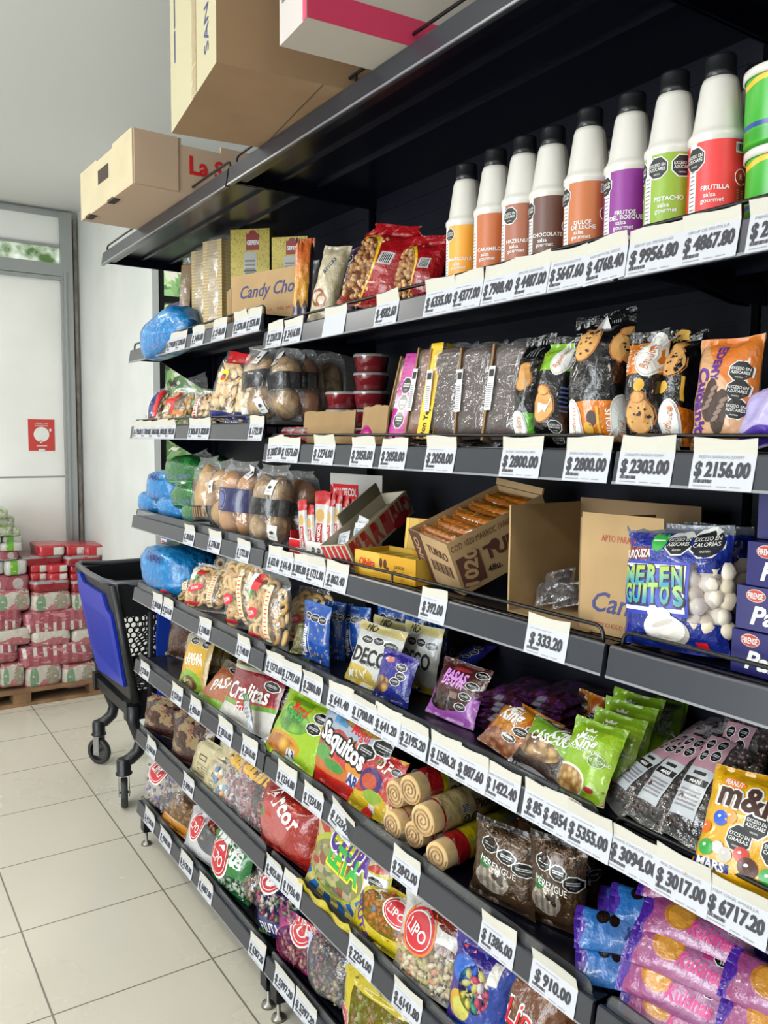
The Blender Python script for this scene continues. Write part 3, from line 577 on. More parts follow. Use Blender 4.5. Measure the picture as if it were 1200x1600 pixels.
def loaf(name, label, cat, mat, cx, cy_, wp, hp, x=None, y=None, L=.25, yaw=0, roll=0, pitch=0, e=.42, lump=.10, seed=0, group=None, prints=None, like=None, zc=None, taper=0., n=(28, 16), axis='x'):
    """soft brick-like pack lying with its end towards us; centre pixel and size in pixels on the plane X = x (or Y = y)."""
    if x is not None:
        Pc = atX(cx, cy_, x); B = basis(yaw, pitch, math.radians(roll))
    else:
        Pc = atY(cx, cy_, y); B = Matrix.Rotation(math.radians(yaw), 4, 'Z') @ Matrix.Rotation(-math.radians(pitch), 4, 'X') @ Matrix.Rotation(math.radians(roll), 4, 'Y')
    ex, ez = B.to_3x3().col[0], B.to_3x3().col[2]
    w = wp/(abs(proj(Pc+ex*.01)[0]-proj(Pc-ex*.01)[0])/.02); h = hp/(abs(proj(Pc+ez*.01)[1]-proj(Pc-ez*.01)[1])/.02)
    if zc is not None: Pc.z = zc
    M = Matrix.Translation(Pc) @ B
    if like: return dup(like, M @ Matrix.Diagonal((w/like['w'], L/like['t'], h/like['h'], 1)), label, group)
    sg = lambda c, p: math.copysign(abs(c)**p, c)
    def S(a, c, l):
        px_, pz = (a-.5)*2, (c-.5)*2; r = max(abs(px_), abs(pz)); s = (max(0, 1-r**5))**.3 if r < 1 else 0
        y_ = L*.5*(1-s)-l; return Vector((px_*w/2, y_+.012*noise.noise(Vector((a*3+seed, c*3, 1)))-.006, pz*h/2))
    vs = []; uv = []; nu, nv = n
    for j in range(nv+1):
        for i in range(nu+1):
            t_, f_ = 2*math.pi*i/nu, math.pi*(j/nv-.5); p = Vector((sg(math.cos(f_), e)*sg(math.cos(t_), e), sg(math.cos(f_), e)*sg(math.sin(t_), e), sg(math.sin(f_), e)))
            if axis == 'x': p = Vector((p.x, p.z, p.y))
            q = 1+lump*noise.noise(p*1.5+Vector((seed*2.3, 0, 0)))+lump*.7*abs(noise.noise(p*2.6+Vector((seed, 3, 0))))+lump*.3*noise.noise(p*6+Vector((seed, 3, 0))); tp = 1-taper*max(0, p.y)
            vs.append(Vector((p.x*q*tp*w/2, (p.y+1)*L/2, p.z*q*tp*h/2))); uv.append(((p.x+1)/2, (p.z+1)/2))
    if x is not None:                            # rest on the shelf it would otherwise sink into
        lo = min((M @ p).z for p in vs)
        for s_ in (surf('A', q) for q in range(8)):
            if s_-.05 < lo < s_+.001: M.translation.z += s_+.0015-lo
    b = MB(); ww = nu+1; b.add(vs, [(j*ww+i, j*ww+i+1, (j+1)*ww+i+1, (j+1)*ww+i) for j in range(nv) for i in range(nu)], mat, uv, True)
    if prints: prints(b, S, (w, h))
    o = b.build(name, M=M); o['w'], o['h'], o['t'] = w, h, L
    return tag(o, label, cat, group)
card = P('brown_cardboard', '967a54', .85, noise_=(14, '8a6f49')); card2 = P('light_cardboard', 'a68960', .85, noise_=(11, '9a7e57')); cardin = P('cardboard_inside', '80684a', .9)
CLEAR = film(); CLEAR2 = film('dull_film', 'f4f2ee', .12, .2, 40, .8)
# ================================================================ on top of the gondola
zT = 2.278+.047
cream = P('cream_board', 'b8ac8e', .8, noise_=(8, 'b0a485')); pinkb = P('pinkish_board', 'b89f88', .8); kraft = P('kraft_carton', '96795a', .85, noise_=(7, '8c7052')); pale = P('pale_carton', 'a8a082', .85); darkhole = P('hand_hole', '3a3028', .9)
def topbox(near, left, right, dep, hgt):
    N, L, Rr = atZ(*near, zT), atZ(*left, zT), atZ(*right, zT); ex = (N-L); w = ex.length; ex.normalize(); ey = Vector((0, 0, 1)).cross(ex)
    return Matrix(((ex.x, ey.x, 0, L.x), (ex.y, ey.y, 0, L.y), (ex.z, ey.z, 1, zT), (0, 0, 0, 1))), w
M, w = topbox((207, 287), (127, 345), (285, 307), .4, .2); h = atY(200, 197, atZ(207, 287, zT).y).z-zT; D = .40
b = MB(); t = .006
b.box((0, 0, 0), (w, D, t), pinkb); b.box((0, 0, t), (w, t, h*.93), cream); b.box((0, D-t, t), (w, D, h), cream)
for x in (0, w-t):
    b.box((x, t, t), (x+t, D-t, h*.88), pinkb); b.box((x, t, h*.88), (x+t, .14, h), pinkb); b.box((x, D-.14, h*.88), (x+t, D-t, h), pinkb)
b.box((0, 0, h*.93), (w*.35, t, h*.97), cream); b.box((w*.66, 0, h*.93), (w, t, h), cream); b.box((w*.1, -.0005, -.004), (w*.2, .02, .004), darkhole); b.box((w*.55, -.0005, -.004), (w*.66, .02, .004), darkhole)
fS = lambda a, c, l: Vector((a*w, -l, c*h)); rS = lambda a, c, l: Vector((w+l, a*D, c*h))
rectp(b, fS, (w, h), .38, .45, .58, .72, darkhole, .001); b.box((w, .005, h*.02), (w+.003, .13, h*.995), pinkb)
text(b, rS, (D, h), 'La Serenísima', .86, .55, .05, RED, bold=.03, w=.36)
tag(b.build('produce_carton', M=M), 'cream open cardboard tray with red letters and a hand hole, atop the far bay', 'box')
N = atZ(338, 97, zT); L = atZ(268, 208, zT); ex = (N-L); w = ex.length; ex.normalize(); ey = Vector((0, 0, 1)).cross(ex); M = Matrix(((ex.x, ey.x, 0, L.x), (ex.y, ey.y, 0, L.y), (0, 0, 1, zT), (0, 0, 0, 1))); h = .40; D = .42
def big_left(b, S, wh):
    for y in (.2, .5, .8): text(b, S, wh, '↑' if 0 else 'I', .12, y*.6+.3, .07, NAVY)
    disc(b, S, wh, .58, .72, .075, .10, NAVY, 24); disc(b, S, wh, .58, .72, .067, .092, pale, 24, lift=.001); text(b, S, wh, 'DUL', .58, .72, .05, NAVY, rot=90, bold=.02, lift=.0015)
    rectp(b, S, wh, .52, .0, .62, 1, film('packing_tape', 'e8dcc0', .25, .1, 60, .8), .002, 8); text(b, S, wh, 'SAN', .82, .22, .035, NAVY, rot=90)
def big_bottom(b, S, wh): rectp(b, S, wh, 0, .497, 1, .503, P('carton_slot', '5a4630', .9), .001); text(b, S, wh, 'OR SAN', .25, .12, .03, INK, bold=.02)
carton('shipping_carton', 'large brown taped carton overhanging the top shelf beyond the red-taped one', 'box', M, w, D, h, {'f': pale, '*': kraft}, prints={'f': big_left, 'b': big_bottom})
N = atZ(480, 27, zT); L = atZ(437, 72, zT); ex = (N-L); w = ex.length; ex.normalize(); ey = Vector((0, 0, 1)).cross(ex); M = Matrix(((ex.x, ey.x, 0, L.x), (ex.y, ey.y, 0, L.y), (0, 0, 1, zT), (0, 0, 0, 1)))
greyb = P('grey_carton', 'b2aaa0', .8); wht = P('white_carton', 'b4aca8', .7); ptape = P('red_tape', 'c02a54', .4)
def tb_r(b, S, wh): rectp(b, S, wh, 0, .0, 1, .16, ptape, .001)
def tb_f(b, S, wh):
    for i in range(3): rectp(b, S, wh, .1+.24*i, .22, .28+.24*i, .40, GREY, .001); rectp(b, S, wh, .13+.24*i, .24, .25+.24*i, .38, wht, .0016)
    rectp(b, S, wh, .86, 0, 1, .16, ptape, .001)
carton('taped_carton', 'grey white carton with a red tape band on the top shelf, nearest of the three', 'box', M, w, .36, .30, {'f': wht, '*': greyb}, prints={'r': tb_r, 'f': tb_f})
# ================================================================ row 1: syrups, peanuts, cookies
bw = P('bottle_white', 'c6c3bc', .35, coat=.3); capm = P('bottle_cap', '17181b', .3)
def bottle(label, u, lab, x, txt, oct_at=None, dark=None, qr=True, rot=0., behind=False):
    z0 = surf('B', 1)+.001; y = yAt(u, x, z0+.12); r = .0365; M = Matrix.Translation((x, y, z0)) @ Matrix.Rotation(rot, 4, 'Z')
    o = empty('syrup_bottle', M); tag(o, label, 'bottle', 'dessert syrup bottles on the top product shelf')
    b = MB(); b.lathe([(0, 0), (r-.003, 0), (r, .004), (r, .124), (r+.0022, .127), (r+.0022, .1335), (r-.001, .1375), (r-.0035, .143), (.0248, .203), (.0225, .2095), (.018, .211), (0, .211)], bw); b.build('body', o)
    b = MB(); b.lathe([(0, .2105), (.0205, .2105), (.0212, .212), (.0212, .219), (.0204, .220), (.0204, .236), (.019, .240), (0, .2405)], capm, 24); b.build('cap', o)
    # wrap-around label; its surface takes the printing. angle 0 looks at the aisle
    b = MB(); rl = r+.0006; lm = P('syrup_label_'+lab, lab, .42); H0, H1 = .012, .1225
    def S(a, c, l): an = -math.pi/2+(a-.5)*2*math.pi; return Vector(((rl+l)*math.sin(an), -(rl+l)*math.cos(an), H0+(H1-H0)*c))
    b.grid(lambda i, j: S(i, j, 0), 40, 2, lm); wh = (2*math.pi*rl, H1-H0)
    a0 = .635                                   # what faces the lens sits a little round the near side
    rectp(b, S, wh, a0-.215, 0, a0-.155, 1, WHITE, .0003, 4)
    for i in range(14): rectp(b, S, wh, a0-.205, .06+.05*i, a0-.165, .075+.05*i, GREY, .0006, 1)
    if not behind:
        text(b, S, wh, txt[0], a0-.04+.01*(len(txt[0])-8)*.2, .44, .0062, WHITE, bold=.02)
        if len(txt) > 1: text(b, S, wh, txt[1], a0-.04, .375, .0062, WHITE, bold=.02)
        text(b, S, wh, 'salsa', a0-.07, .31 if len(txt) > 1 else .36, .0062, WHITE, bold=.01); text(b, S, wh, 'gourmet', a0-.055, .245 if len(txt) > 1 else .295, .0062, WHITE, bold=.01); text(b, S, wh, 'CONT. NETO', a0-.10, .10, .0026, WHITE); text(b, S, wh, '510 G', a0-.02, .10, .0066, WHITE, bold=.03)
        rectp(b, S, wh, a0+.07, .84, a0+.145, .965, WHITE, .0004)
        for i in range(9): rectp(b, S, wh, a0+.078+.007*i, .86, a0+.081+.007*i+.002*(i % 3), .945, INK, .0008, 1)
        n = 20; ring = [S(a0+.115+.0105/wh[0]*math.cos(q)*1.0, .56+.0105/wh[1]*math.sin(q), .0008) for q in [i*2*math.pi/n for i in range(1, n-1)]]; b.tube(ring, .0006, WHITE, 4); text(b, S, wh, 'R', a0+.115, .56, .008, WHITE)
        for i in range(5): rectp(b, S, wh, a0+.085, .40-.03*i, a0+.145, .412-.03*i, lm if 0 else P('faint_'+lab, dark or 'c8a890', .5), .0005, 1)
    for q in (oct_at or []): stamp(b, S, wh, a0+q[0], q[1], q[2], words=('EXCESO EN', 'AZÚCARES'))
    b.build('label', o); return o
for a in [('syrup bottle with golden yellow label, farthest of the row', 728, 'd6942a', 1.02, ['MARACUYÁ'], [(-.14, .86, .0125)]),
          ('syrup bottle with light caramel label between the yellow and hazelnut ones', 773, 'ab5c30', 1.012, ['CARAMELO'], None),
          ('syrup bottle with dusty brown label and a black octagon', 818, '94573f', 1.012, ['HAZELNUT'], [(-.11, .83, .0155)]),
          ('syrup bottle with dark chocolate brown label', 862, '5a3a31', 1.02, ['CHOCOLATE'], [(-.2, .83, .0155)]),
          ('syrup bottle with tan orange label left of the purple one', 919, 'ad6133', 1.012, ['DULCE', 'DE LECHE'], [(-.2, .83, .0155)]),
          ('syrup bottle with purple label', 984, '7a1f7e', 1.02, ['FRUTOS', 'DEL BOSQUE'], [(-.2, .83, .0155)]),
          ('syrup bottle with olive green label and two black octagons', 1050, '7d9a25', 1.012, ['PISTACHO'], [(-.115, .83, .0165), (.035, .83, .0165), (-.26, .83, .0165)]),
          ('syrup bottle with red label at the front', 1121, 'd03030', 1.02, ['FRUTILLA'], [(-.17, .81, .0175)])]: bottle(*a)
bottle('second row syrup bottle showing a white neck behind the chocolate one', 900, '94573f', 1.14, ['X'], behind=True); bottle('second row syrup bottle whose black cap shows between caramel and purple', 954, 'ab5c30', 1.14, ['X'], behind=True)
bottle('second row syrup bottle showing between the purple and green ones', 1026, '7a1f7e', 1.13, ['X'], behind=True); bottle('second row syrup bottle with dark red label behind the red one', 1181, 'b01e28', 1.09, ['X'], [(-.17, .81, .0175)], behind=True)
tubg = art('green_tub_print', '3fae2e', ('b', .82, .9, 'e8c030', .03, 25), ('b', .05, .2, '35a028'), ('e', .5, .5, .22, .3, 'c03028'), ('o', .30, .7, .045, .13, ''), ('o', .30, .42, .045, .13, ''), ('o', .395, .42, .045, .13, ''), ('e', .42, .68, .06, .07, 'e0a060'), ('b', .23, .3, '2a4a9a'), crinkle=0)
for i in (0, 1):
    x, r, hh = 1.03, .042, .096; z0 = surf('C', 1)+.001+i*.1005; y = yAt(1216, x, z0); o = empty('snack_tub', Matrix.Translation((x, y, z0)) @ Matrix.Rotation(.5, 4, 'Z'))
    tag(o, ['lower one of two green stacked snack tubs with white lid, right edge', 'upper one of two green stacked snack tubs with white lid, right edge'][i], 'tub', 'green snack tubs')
    b = MB(); b.lathe([(0, 0), (r-.002, 0), (r, .003), (r, hh-.006)], tubg, 36, a0=-math.pi, a1=math.pi); b.build('body', o)
    b = MB(); b.lathe([(r+.001, hh-.012), (r+.0035, hh-.012), (r+.0035, hh-.002), (r+.001, hh), (0, hh-.002)], bw, 32); b.build('lid', o)
# peanuts in red bags
nut = [P('peanut_tan', 'b98a58', .6), P('peanut_brown', '9c6a3c', .6), P('peanut_light', 'd0a878', .6)]
redfoil = art('red_nut_bag', '9e1018', ('n', 4, .60, 'b8141c'), ('e', .22, .42, .40, .44, 'e0c020'), ('e', .20, .40, .385, .42, '8a5a34'), ('win', 'e', .2, .40, .37, .405), ('r', .64, .45, .84, .6, 'bbb'), ('s', .66, .47, .82, .58, 40, '222'), rough=.22, crinkle=.8)
nf = lambda s: candies('peanuts', nut, 150, .0062, (.1, .78), (.05, .6), 'blob', s)
pack('peanut_bag', 'red foil peanut bag with clear window, left one and largest of the trio', 'snack bag', redfoil, 'B', 1, (568, 497, 622, 366, 92), .07, yaw=15, lean=20, t=.075, group='red peanut bags', seed=2, fill=nf(1), gather=.3, seal=(.05, .14))
pack('peanut_bag', 'red foil peanut bag with clear window, middle of the trio', 'snack bag', redfoil, 'B', 1, (644, 480, 672, 374, 74), .10, yaw=15, lean=16, t=.07, group='red peanut bags', seed=3, fill=nf(4), gather=.3, seal=(.05, .14))
pack('peanut_bag', 'dark red peanut bag lying behind, right one of the trio', 'snack bag', redfoil, 'B', 1, (688, 470, 700, 398, 50), .16, yaw=15, lean=16, t=.06, group='red peanut bags', seed=5, gather=.3, seal=(.05, .14))
# yellow cookie boxes behind a cut-down carton
gbox = art('yellow_box_print', 'c8b448', ('d', 26, .30, '9a8a3a'), ('d', 19, .14, '6f6428'), ('r', .40, .80, .74, .955, '8e1e1e'), ('e', .57, .93, .12, .06, '8e1e1e'), ('r', .34, .18, .66, .78, 'b4b4ae'), ('s', .37, .25, .63, .72, -26, '77776f'), ('r', .34, .60, .66, .615, '333'), crinkle=0, rough=.5)
gside = art('yellow_box_side', 'c8b448', ('d', 26, .30, '9a8a3a'), ('r', 0, .0, 1, .30, 'd8c832'), ('r', .0, .60, .3, .9, '8a2a30'), crinkle=0, rough=.5)
def gp(b, S, wh): text(b, S, wh, 'GEFEN', .57, .872, wh[1]*.042, WHITE, bold=.03, w=wh[0]*.30)
for i, (u, u2, v, dd, l) in enumerate([(361, 421, 357, .125, 'yellow speckled cookie box with red badge, left of the two'), (425, 480, 371, .125, 'yellow speckled cookie box with red badge, right of the two')]):
    M = bpos('A', 1, u, 470, dd, yaw=44); P0 = M.translation; top = min(atX(u, v, P0.x).z-P0.z, .331); ex = M.to_3x3().col[0]; w = .05
    while proj(P0+ex*w+Vector((0, 0, .1)))[0] < u2 and w < .2: w += .001
    carton('cookie_box', l, 'box', M, w, .07, top, {'f': gbox, 'l': gside, '*': P('box_yellow', 'b09c3a', .5)}, group='yellow cookie boxes', prints={'f': gp})
def candyp(b, S, wh): text(b, S, wh, 'Candy Choco', .62, .64, wh[1]*.26, P('candy_blue', '232c62', .5), sh=.35, bold=.012, w=wh[0]*.96); text(b, S, wh, 'CANDY CHOCO S.A.    IND. ARG.', .52, .22, wh[1]*.065, P('candy_red', 'a23a2c', .6), w=wh[0]*.8)
M = bpos('A', 1, 364, 484, .035, yaw=16); P0 = M.translation; ex = M.to_3x3().col[0]; w = .08
while proj(P0+ex*w+Vector((0, 0, .05)))[0] < 470 and w < .3: w += .002
hh = atX(370, 431, P0.x).z-P0.z
o = carton('display_carton', 'cut-down brown carton with blue cursive lettering holding yellow boxes', 'carton', M, w, .05, hh*.5, card2, open_top=True, wall=.004)
b = MB(); b.box((.0, -.004, 0), (w, 0, hh), card2); candyp(b, lambda a, c, l: Vector((a*w, -.004-l, c*hh)), (w, hh)); b.build('front_panel', o)
b = MB(); b.box((-.075, -.004, 0), (-.002, 0, hh*.78), card, M=Matrix.Rotation(-.5, 4, 'Z')); b.build('side_flap', o)
# wafer towers and a thin stick bag
waf = art('wafer_stack', 'd8c294', ('s', 0, 0, 1, 1, -30, 'c2a876'), ('n', 6, .6, 'c8b080'), crinkle=0, rough=.7); stick = art('stick_biscuits', 'b58e58', ('s', 0, 0, 1, 1, 9, '8e6a3c'), crinkle=0, rough=.7)
def tower(label, u0, u1, v1, d, mat, dep, yaw=20):
    M = bpos('A', 1, (u0+u1)/2, 500, d, yaw=yaw); P0 = M.translation; H = min(atX(u0, v1, P0.x).z-P0.z, .328); w = .8*(yAt(u0, P0.x, P0.z+.1)-yAt(u1, P0.x, P0.z+.1)); o = empty('wafer_pack', M); tag(o, label, 'biscuits')
    b = MB(); b.box((-w*.44, .003, .004), (w*.44, dep-.003, H*.94), mat); b.build('wafers', o)
    b = MB(); q = lambda u, v: Vector(((.5*w+.002*math.sin(v*30))*math.cos(-2*math.pi*u)*1.0, dep/2+(dep*.55+.003*math.sin(v*19))*math.sin(-2*math.pi*u), v*H)) if 0.02 < v < .98 else Vector((.46*w*math.cos(-2*math.pi*u), dep/2+dep*.15*math.sin(-2*math.pi*u), v*H))
    b.grid(q, 16, 18, CLEAR2, flip=True); b.build('film', o)
tower('tall clear wafer pack standing just left of the yellow boxes', 320, 343, 371, .09, waf, .07); tower('tall clear wafer pack, slimmer and behind the bigger one', 302, 321, 376, .11, waf, .06)
pack('stick_bag', 'slim clear bag of tan breadsticks beside the wafer packs', 'biscuits', CLEAR2, 'A', 1, (288, 515, 296, 403, 20), .12, yaw=35, lean=2, t=.05, fill=lambda o, S, wh, t, q: (lambda b: (b.box((-wh[0]*.4, -.014, .02), (wh[0]*.4, .014, wh[1]*.9), stick), b.build('breadsticks', o)))(MB()))
# blue bread bag hanging over the end, mixed bags
bluebag = art('blue_bread_bag', '1b7fc4', ('n', 5, .58, '2e98da'), ('vr', .32, .12, .72, .34, 40, ['1b7fc4', '1b7fc4', '8c7a9a', '1b7fc4']), ('n', 9, .70, '59b2e6'), rough=.28, crinkle=.9)
navybag = art('navy_bag', '23205f', ('n', 5, .6, '2e2a78'), rough=.3, crinkle=.9)
o = loaf('bread_bag', 'bright blue bread bag hanging over the far end of the top product shelf', 'bread', bluebag, 240, 520, 66, 62, x=.93, L=.15, yaw=12, roll=-14, e=.6, lump=.14, seed=1, taper=.25)
loaf('bread_bag', 'dark navy bread bag lying behind the bright blue one', 'bread', navybag, 268, 488, 34, 36, x=1.13, L=.12, yaw=10, e=.6, lump=.14, seed=4)
creamb = art('cream_pretzel_bag', 'cfc3a4', ('e', .35, .30, .26, .11, '8a4a24'), ('e', .35, .30, .19, .07, 'cfc3a4'), ('e', .5, .27, .2, .09, 'a05a2c'), ('e', .5, .27, .13, .05, 'cfc3a4'), ('b', .93, 1, 'b9ae92'), ('r', .82, 0, 1, 1, 'c4b796'), crinkle=.5)
pack('pretzel_bag', 'cream paper snack bag with a pretzel picture, leaning by the peanuts', 'snack bag', creamb, 'B', 1, (500, 503, 529, 387, 42), .06, yaw=32, lean=12, t=.05, seed=3, prints=lambda b, S, wh: text(b, S, wh, 'aritas', .5, .72, wh[1]*.08, NAVY, sh=.3, rot=65))
purb = art('purple_snack_bag', '3c1f4a', ('b', .25, .34, '57306a', .03, 12), ('o', .62, .86, .2, .06, ''), ('o', .62, .72, .2, .06, ''), crinkle=.6)
pack('purple_bag', 'dark purple snack bag behind the cream pretzel bag', 'snack bag', purb, 'B', 1, (541, 492, 545, 392, 40), .17, yaw=10, lean=4, t=.04, seed=6, prints=lambda b, S, wh: text(b, S, wh, 'Pipo', .4, .5, wh[1]*.10, WHITE, sh=.3))
orb = art('orange_yellow_bag', 'd89a2c', ('g', .45, .8, 'd06a30'), ('b', 0, .26, '4a3f52', .04, 17), ('r', .8, 0, 1, 1, '24202c'), crinkle=.5)
pack('orange_bag', 'slim orange and yellow snack bag at the shelf joint, seen edge on', 'snack bag', orb, 'B', 1, (470, 498, 478, 374, 30), .05, yaw=62, lean=3, t=.03, seed=8)
pack('grey_bag', 'grey backed snack bag right of the slim orange one', 'snack bag', art('grey_back', '6a6a6c', ('s', .2, .2, .8, .8, -24, '55555a'), ('r', .1, .1, .4, .3, '2a2a2c'), crinkle=.4), 'B', 1, (487, 495, 487, 408, 24), .12, yaw=25, lean=4, t=.04, seed=9)
# ================================================================ row 2, middle bay: loaf cakes, panettone bags
def OCT(x, y, r, asp): return ('o', x, y, r, r*asp, '')
cake = P('chocolate_cake', '33211a', .75, bump=(60, .5, .004), noise_=(12, '44302a')); marble = P('marble_cake', '7a4626', .8, noise_=(7, '3a2014')); vanil = P('vanilla_cake', 'd0a868', .8, noise_=(20, 'b98a4e')); cakebase = P('cake_tray', '8a6a45', .7)
def loafcake(label, px, d, mat, band=None, tag_=True, d2=.075, yaw=8, lean=9, seed=0, wtext=None):
    M, w, h = place('B', 2, px, d, .013, yaw, lean); o = empty('loaf_cake', M); tag(o, label, 'cake', 'loaf cakes standing on end')
    b = MB(); sg = lambda c, p: math.copysign(abs(c)**p, c)
    def q(u, v, gr=0.):
        t_ = 2*math.pi*u; e = 1 if .03 < v < .97 else .8; return Vector((sg(math.cos(t_), .5)*(w*.46+gr)*e, d2/2+sg(math.sin(t_), .55)*(d2*.46+gr)*e, h*(.03+.9*v)))
    b.grid(lambda u, v: q(-u, v)+Vector((0, .006*noise.noise(Vector((u*9, v*7, seed))), 0)), 24, 18, mat)
    b.add([q(-i/24, 1) for i in range(24)], [list(range(24))], mat); b.add([q(-i/24, 0) for i in range(24)], [list(range(24))[::-1]], mat); b.build('cake', o)
    b = MB(); b.box((-w*.52, .004, h*.02), (-w*.47, d2-.004, h*.95), cakebase); b.build('paper_tray', o)
    if band:
        b = MB(); x0, x1, m = band; S = lambda a, c, l: Vector(((a-.5)*w, -.005-l, c*h)); b.grid(lambda i, j: S(x0+(x1-x0)*i, .02+.94*j, 0), 6, 6, m)
        b.grid(lambda i, j: Vector((w*.505, d2*(1-i) if 0 else d2*i, h*(.02+.94*j))), 3, 6, m)
        if wtext: text(b, S, (w, h), *wtext)
        b.build('wrapper_print', o)
    if tag_:
        b = MB(); S = lambda a, c, l: Vector(((a-.5)*w, -.003-l, c*h)); rectp(b, S, (w, h), .04, .30, .2, .72, WHITE, .001); rectp(b, S, (w, h), .06, .62, .18, .69, INK, .0016)
        for i in range(12): rectp(b, S, (w, h), .06, .33+.02*i, .17, .338+.02*i, GREY, .0016, 1)
        b.build('sticker', o)
    b = MB()
    def f(u, v):
        p = q(-u, min(max(v, .05), .95), .004); k = 1 if .06 < v < .94 else .75
        return Vector((p.x*(1 if k == 1 else .96), d2/2+(p.y-d2/2)*(1 if k == 1 else .12), h*v+.004*math.sin(u*30)))+Vector((.0015*math.sin(v*40+u*20), .002*noise.noise(Vector((u*14, v*11, seed))), 0))
    b.grid(f, 28, 20, CLEAR); b.build('film', o); return o
pinkm = art('pink_cake_wrap', 'c83a9a', OCT(.5, .62, .34, .3), OCT(.5, .42, .34, .3), OCT(.5, .22, .34, .3), ('s', .0, .5, .3, 1, -20, 'b02a86'), crinkle=.4); yelm = P('cake_wrap_yellow', 'd8b018', .35)
loafcake('slim loaf cake in clear film with a pink printed side, leftmost of the cakes', (612, 702, 644, 548, 36), .05, vanil, (.35, 1, pinkm), False, seed=1, lean=14)
loafcake('marble loaf cake with yellow printed band', (650, 702, 676, 532, 46), .045, marble, (.55, .95, yelm), True, seed=2, lean=12, wtext=('Don Yeyo', .75, .2, .013, INK, 1, 85, .03))
loafcake('dark chocolate loaf cake with a yellow film tail, left of three', (685, 702, 700, 532, 58), .055, cake, None, True, seed=3, lean=8)
loafcake('dark chocolate loaf cake in clear film, middle of three', (733, 702, 746, 530, 56), .055, cake, None, True, seed=4, lean=9)
loafcake('dark chocolate loaf cake in clear film, right of three', (780, 702, 802, 524, 64), .06, cake, None, True, seed=5, lean=10)
# panettone bags
LEM = P('lemon_print', 'c89a34', .5)
cook = ('vp',)
def cookie(b, S, wh, x, y, r, rot=0, chips=True, m=None):
    r *= .80
    m = m or P('cookie_tan', 'c89a58', .6, noise_=(30, 'b9854a')); dk = P('cookie_crust', '9a5f2c', .6); ch = P('choc_chip', '2c1810', .6)
    disc(b, S, wh, x, y, r*1.04, r*1.34, dk, 14, rot, .0008); disc(b, S, wh, x, y, r*.93, r*1.23, m, 14, rot, .0013); disc(b, S, wh, x, y+r*1.25/wh[1], r*.62, r*.45, dk, 12, rot, .001); disc(b, S, wh, x, y+r*1.22/wh[1], r*.5, r*.36, m, 12, rot, .0016)
    if chips:
        R = random.Random(int(x*1000+y*77))
        for i in range(9): a = R.uniform(0, 6.28); q = R.uniform(0, .8); disc(b, S, wh, x+q*r*math.cos(a)/wh[0], y+q*r*1.2*math.sin(a)/wh[1], r*.09, r*.09, ch, 6, lift=.0021)
def sheetw(b, S, wh, x, y, r): r *= .8; o = [S(x+dx*r/wh[0], y+dy*r/wh[1], .0005) for dx, dy in ((.2, 1.9), (1.35, .3), (.1, -1.8), (.0, .2))]; b.add(o, [(0, 3, 2, 1)], WHITE)
def oval(b, S, wh, x, y, rx, ry, t='Bauducco'): rx *= .84; ry *= .84; disc(b, S, wh, x, y, rx, ry, WHITE, 24, 0, .001); disc(b, S, wh, x, y, rx*.92, ry*.94, P('logo_grey', 'b9b4ac', .5), 24, 0, .0014); disc(b, S, wh, x, y, rx*.84, ry*.89, WHITE, 24, 0, .0018); text(b, S, wh, t, x, y, rx*.62, P('logo_copper', 'c07848', .5), rot=80, sh=.3, w=ry*1.3, lift=.0024)
blk = 'black_loaf_bag'
def panbag(label, px, d, band, v0, v1, prints, yaw=10, lean=8, t=.085, seed=0, n='biscuit_bag'):
    m = art(f'black_bag_{band}_{v0}', '0e0e10', ('b', v0, v1, band), rough=.18, crinkle=.7)
    return pack(n, label, 'biscuit bag', m, 'B', 2, px, d, yaw=yaw, lean=lean, t=t, seed=seed, prints=prints, group='black cookie loaf bags', seal=(.03, .12), wob=.006)
def pb1(b, S, wh): sheetw(b, S, wh, .62, .56, .022); cookie(b, S, wh, .5, .58, .021, 0, False); oval(b, S, wh, .42, .16, .019, .032); [rectp(b, S, wh, .4+.1*i, .78, .44+.1*i, .95, P('foil_grey', '8a8a90', .3, metal=.5), .001) for i in range(4)]
panbag('slim black loaf bag with green band at its foot', (828, 702, 846, 527, 46), .05, '5aa52a', .04, .28, pb1, seed=1)
def pb2(b, S, wh): oval(b, S, wh, .72, .80, .02, .042); sheetw(b, S, wh, .35, .36, .026); cookie(b, S, wh, .5, .34, .026, -12, False); text(b, S, wh, 'VAINILLA', .3, .82, .007, ORNG, rot=75); [stamp(b, S, wh, .78, .17-.1*i, .011) for i in (0, 1)]; [rectp(b, S, wh, .84, .3+.04*i, .95, .315+.04*i, P('tiny_blue', '4a5a8a', .5), .001) for i in range(6)]
panbag('black loaf bag with a lime green band near its top', (862, 702, 885, 530, 60), .055, '8cc63a', .66, .94, pb2, seed=2, lean=9)
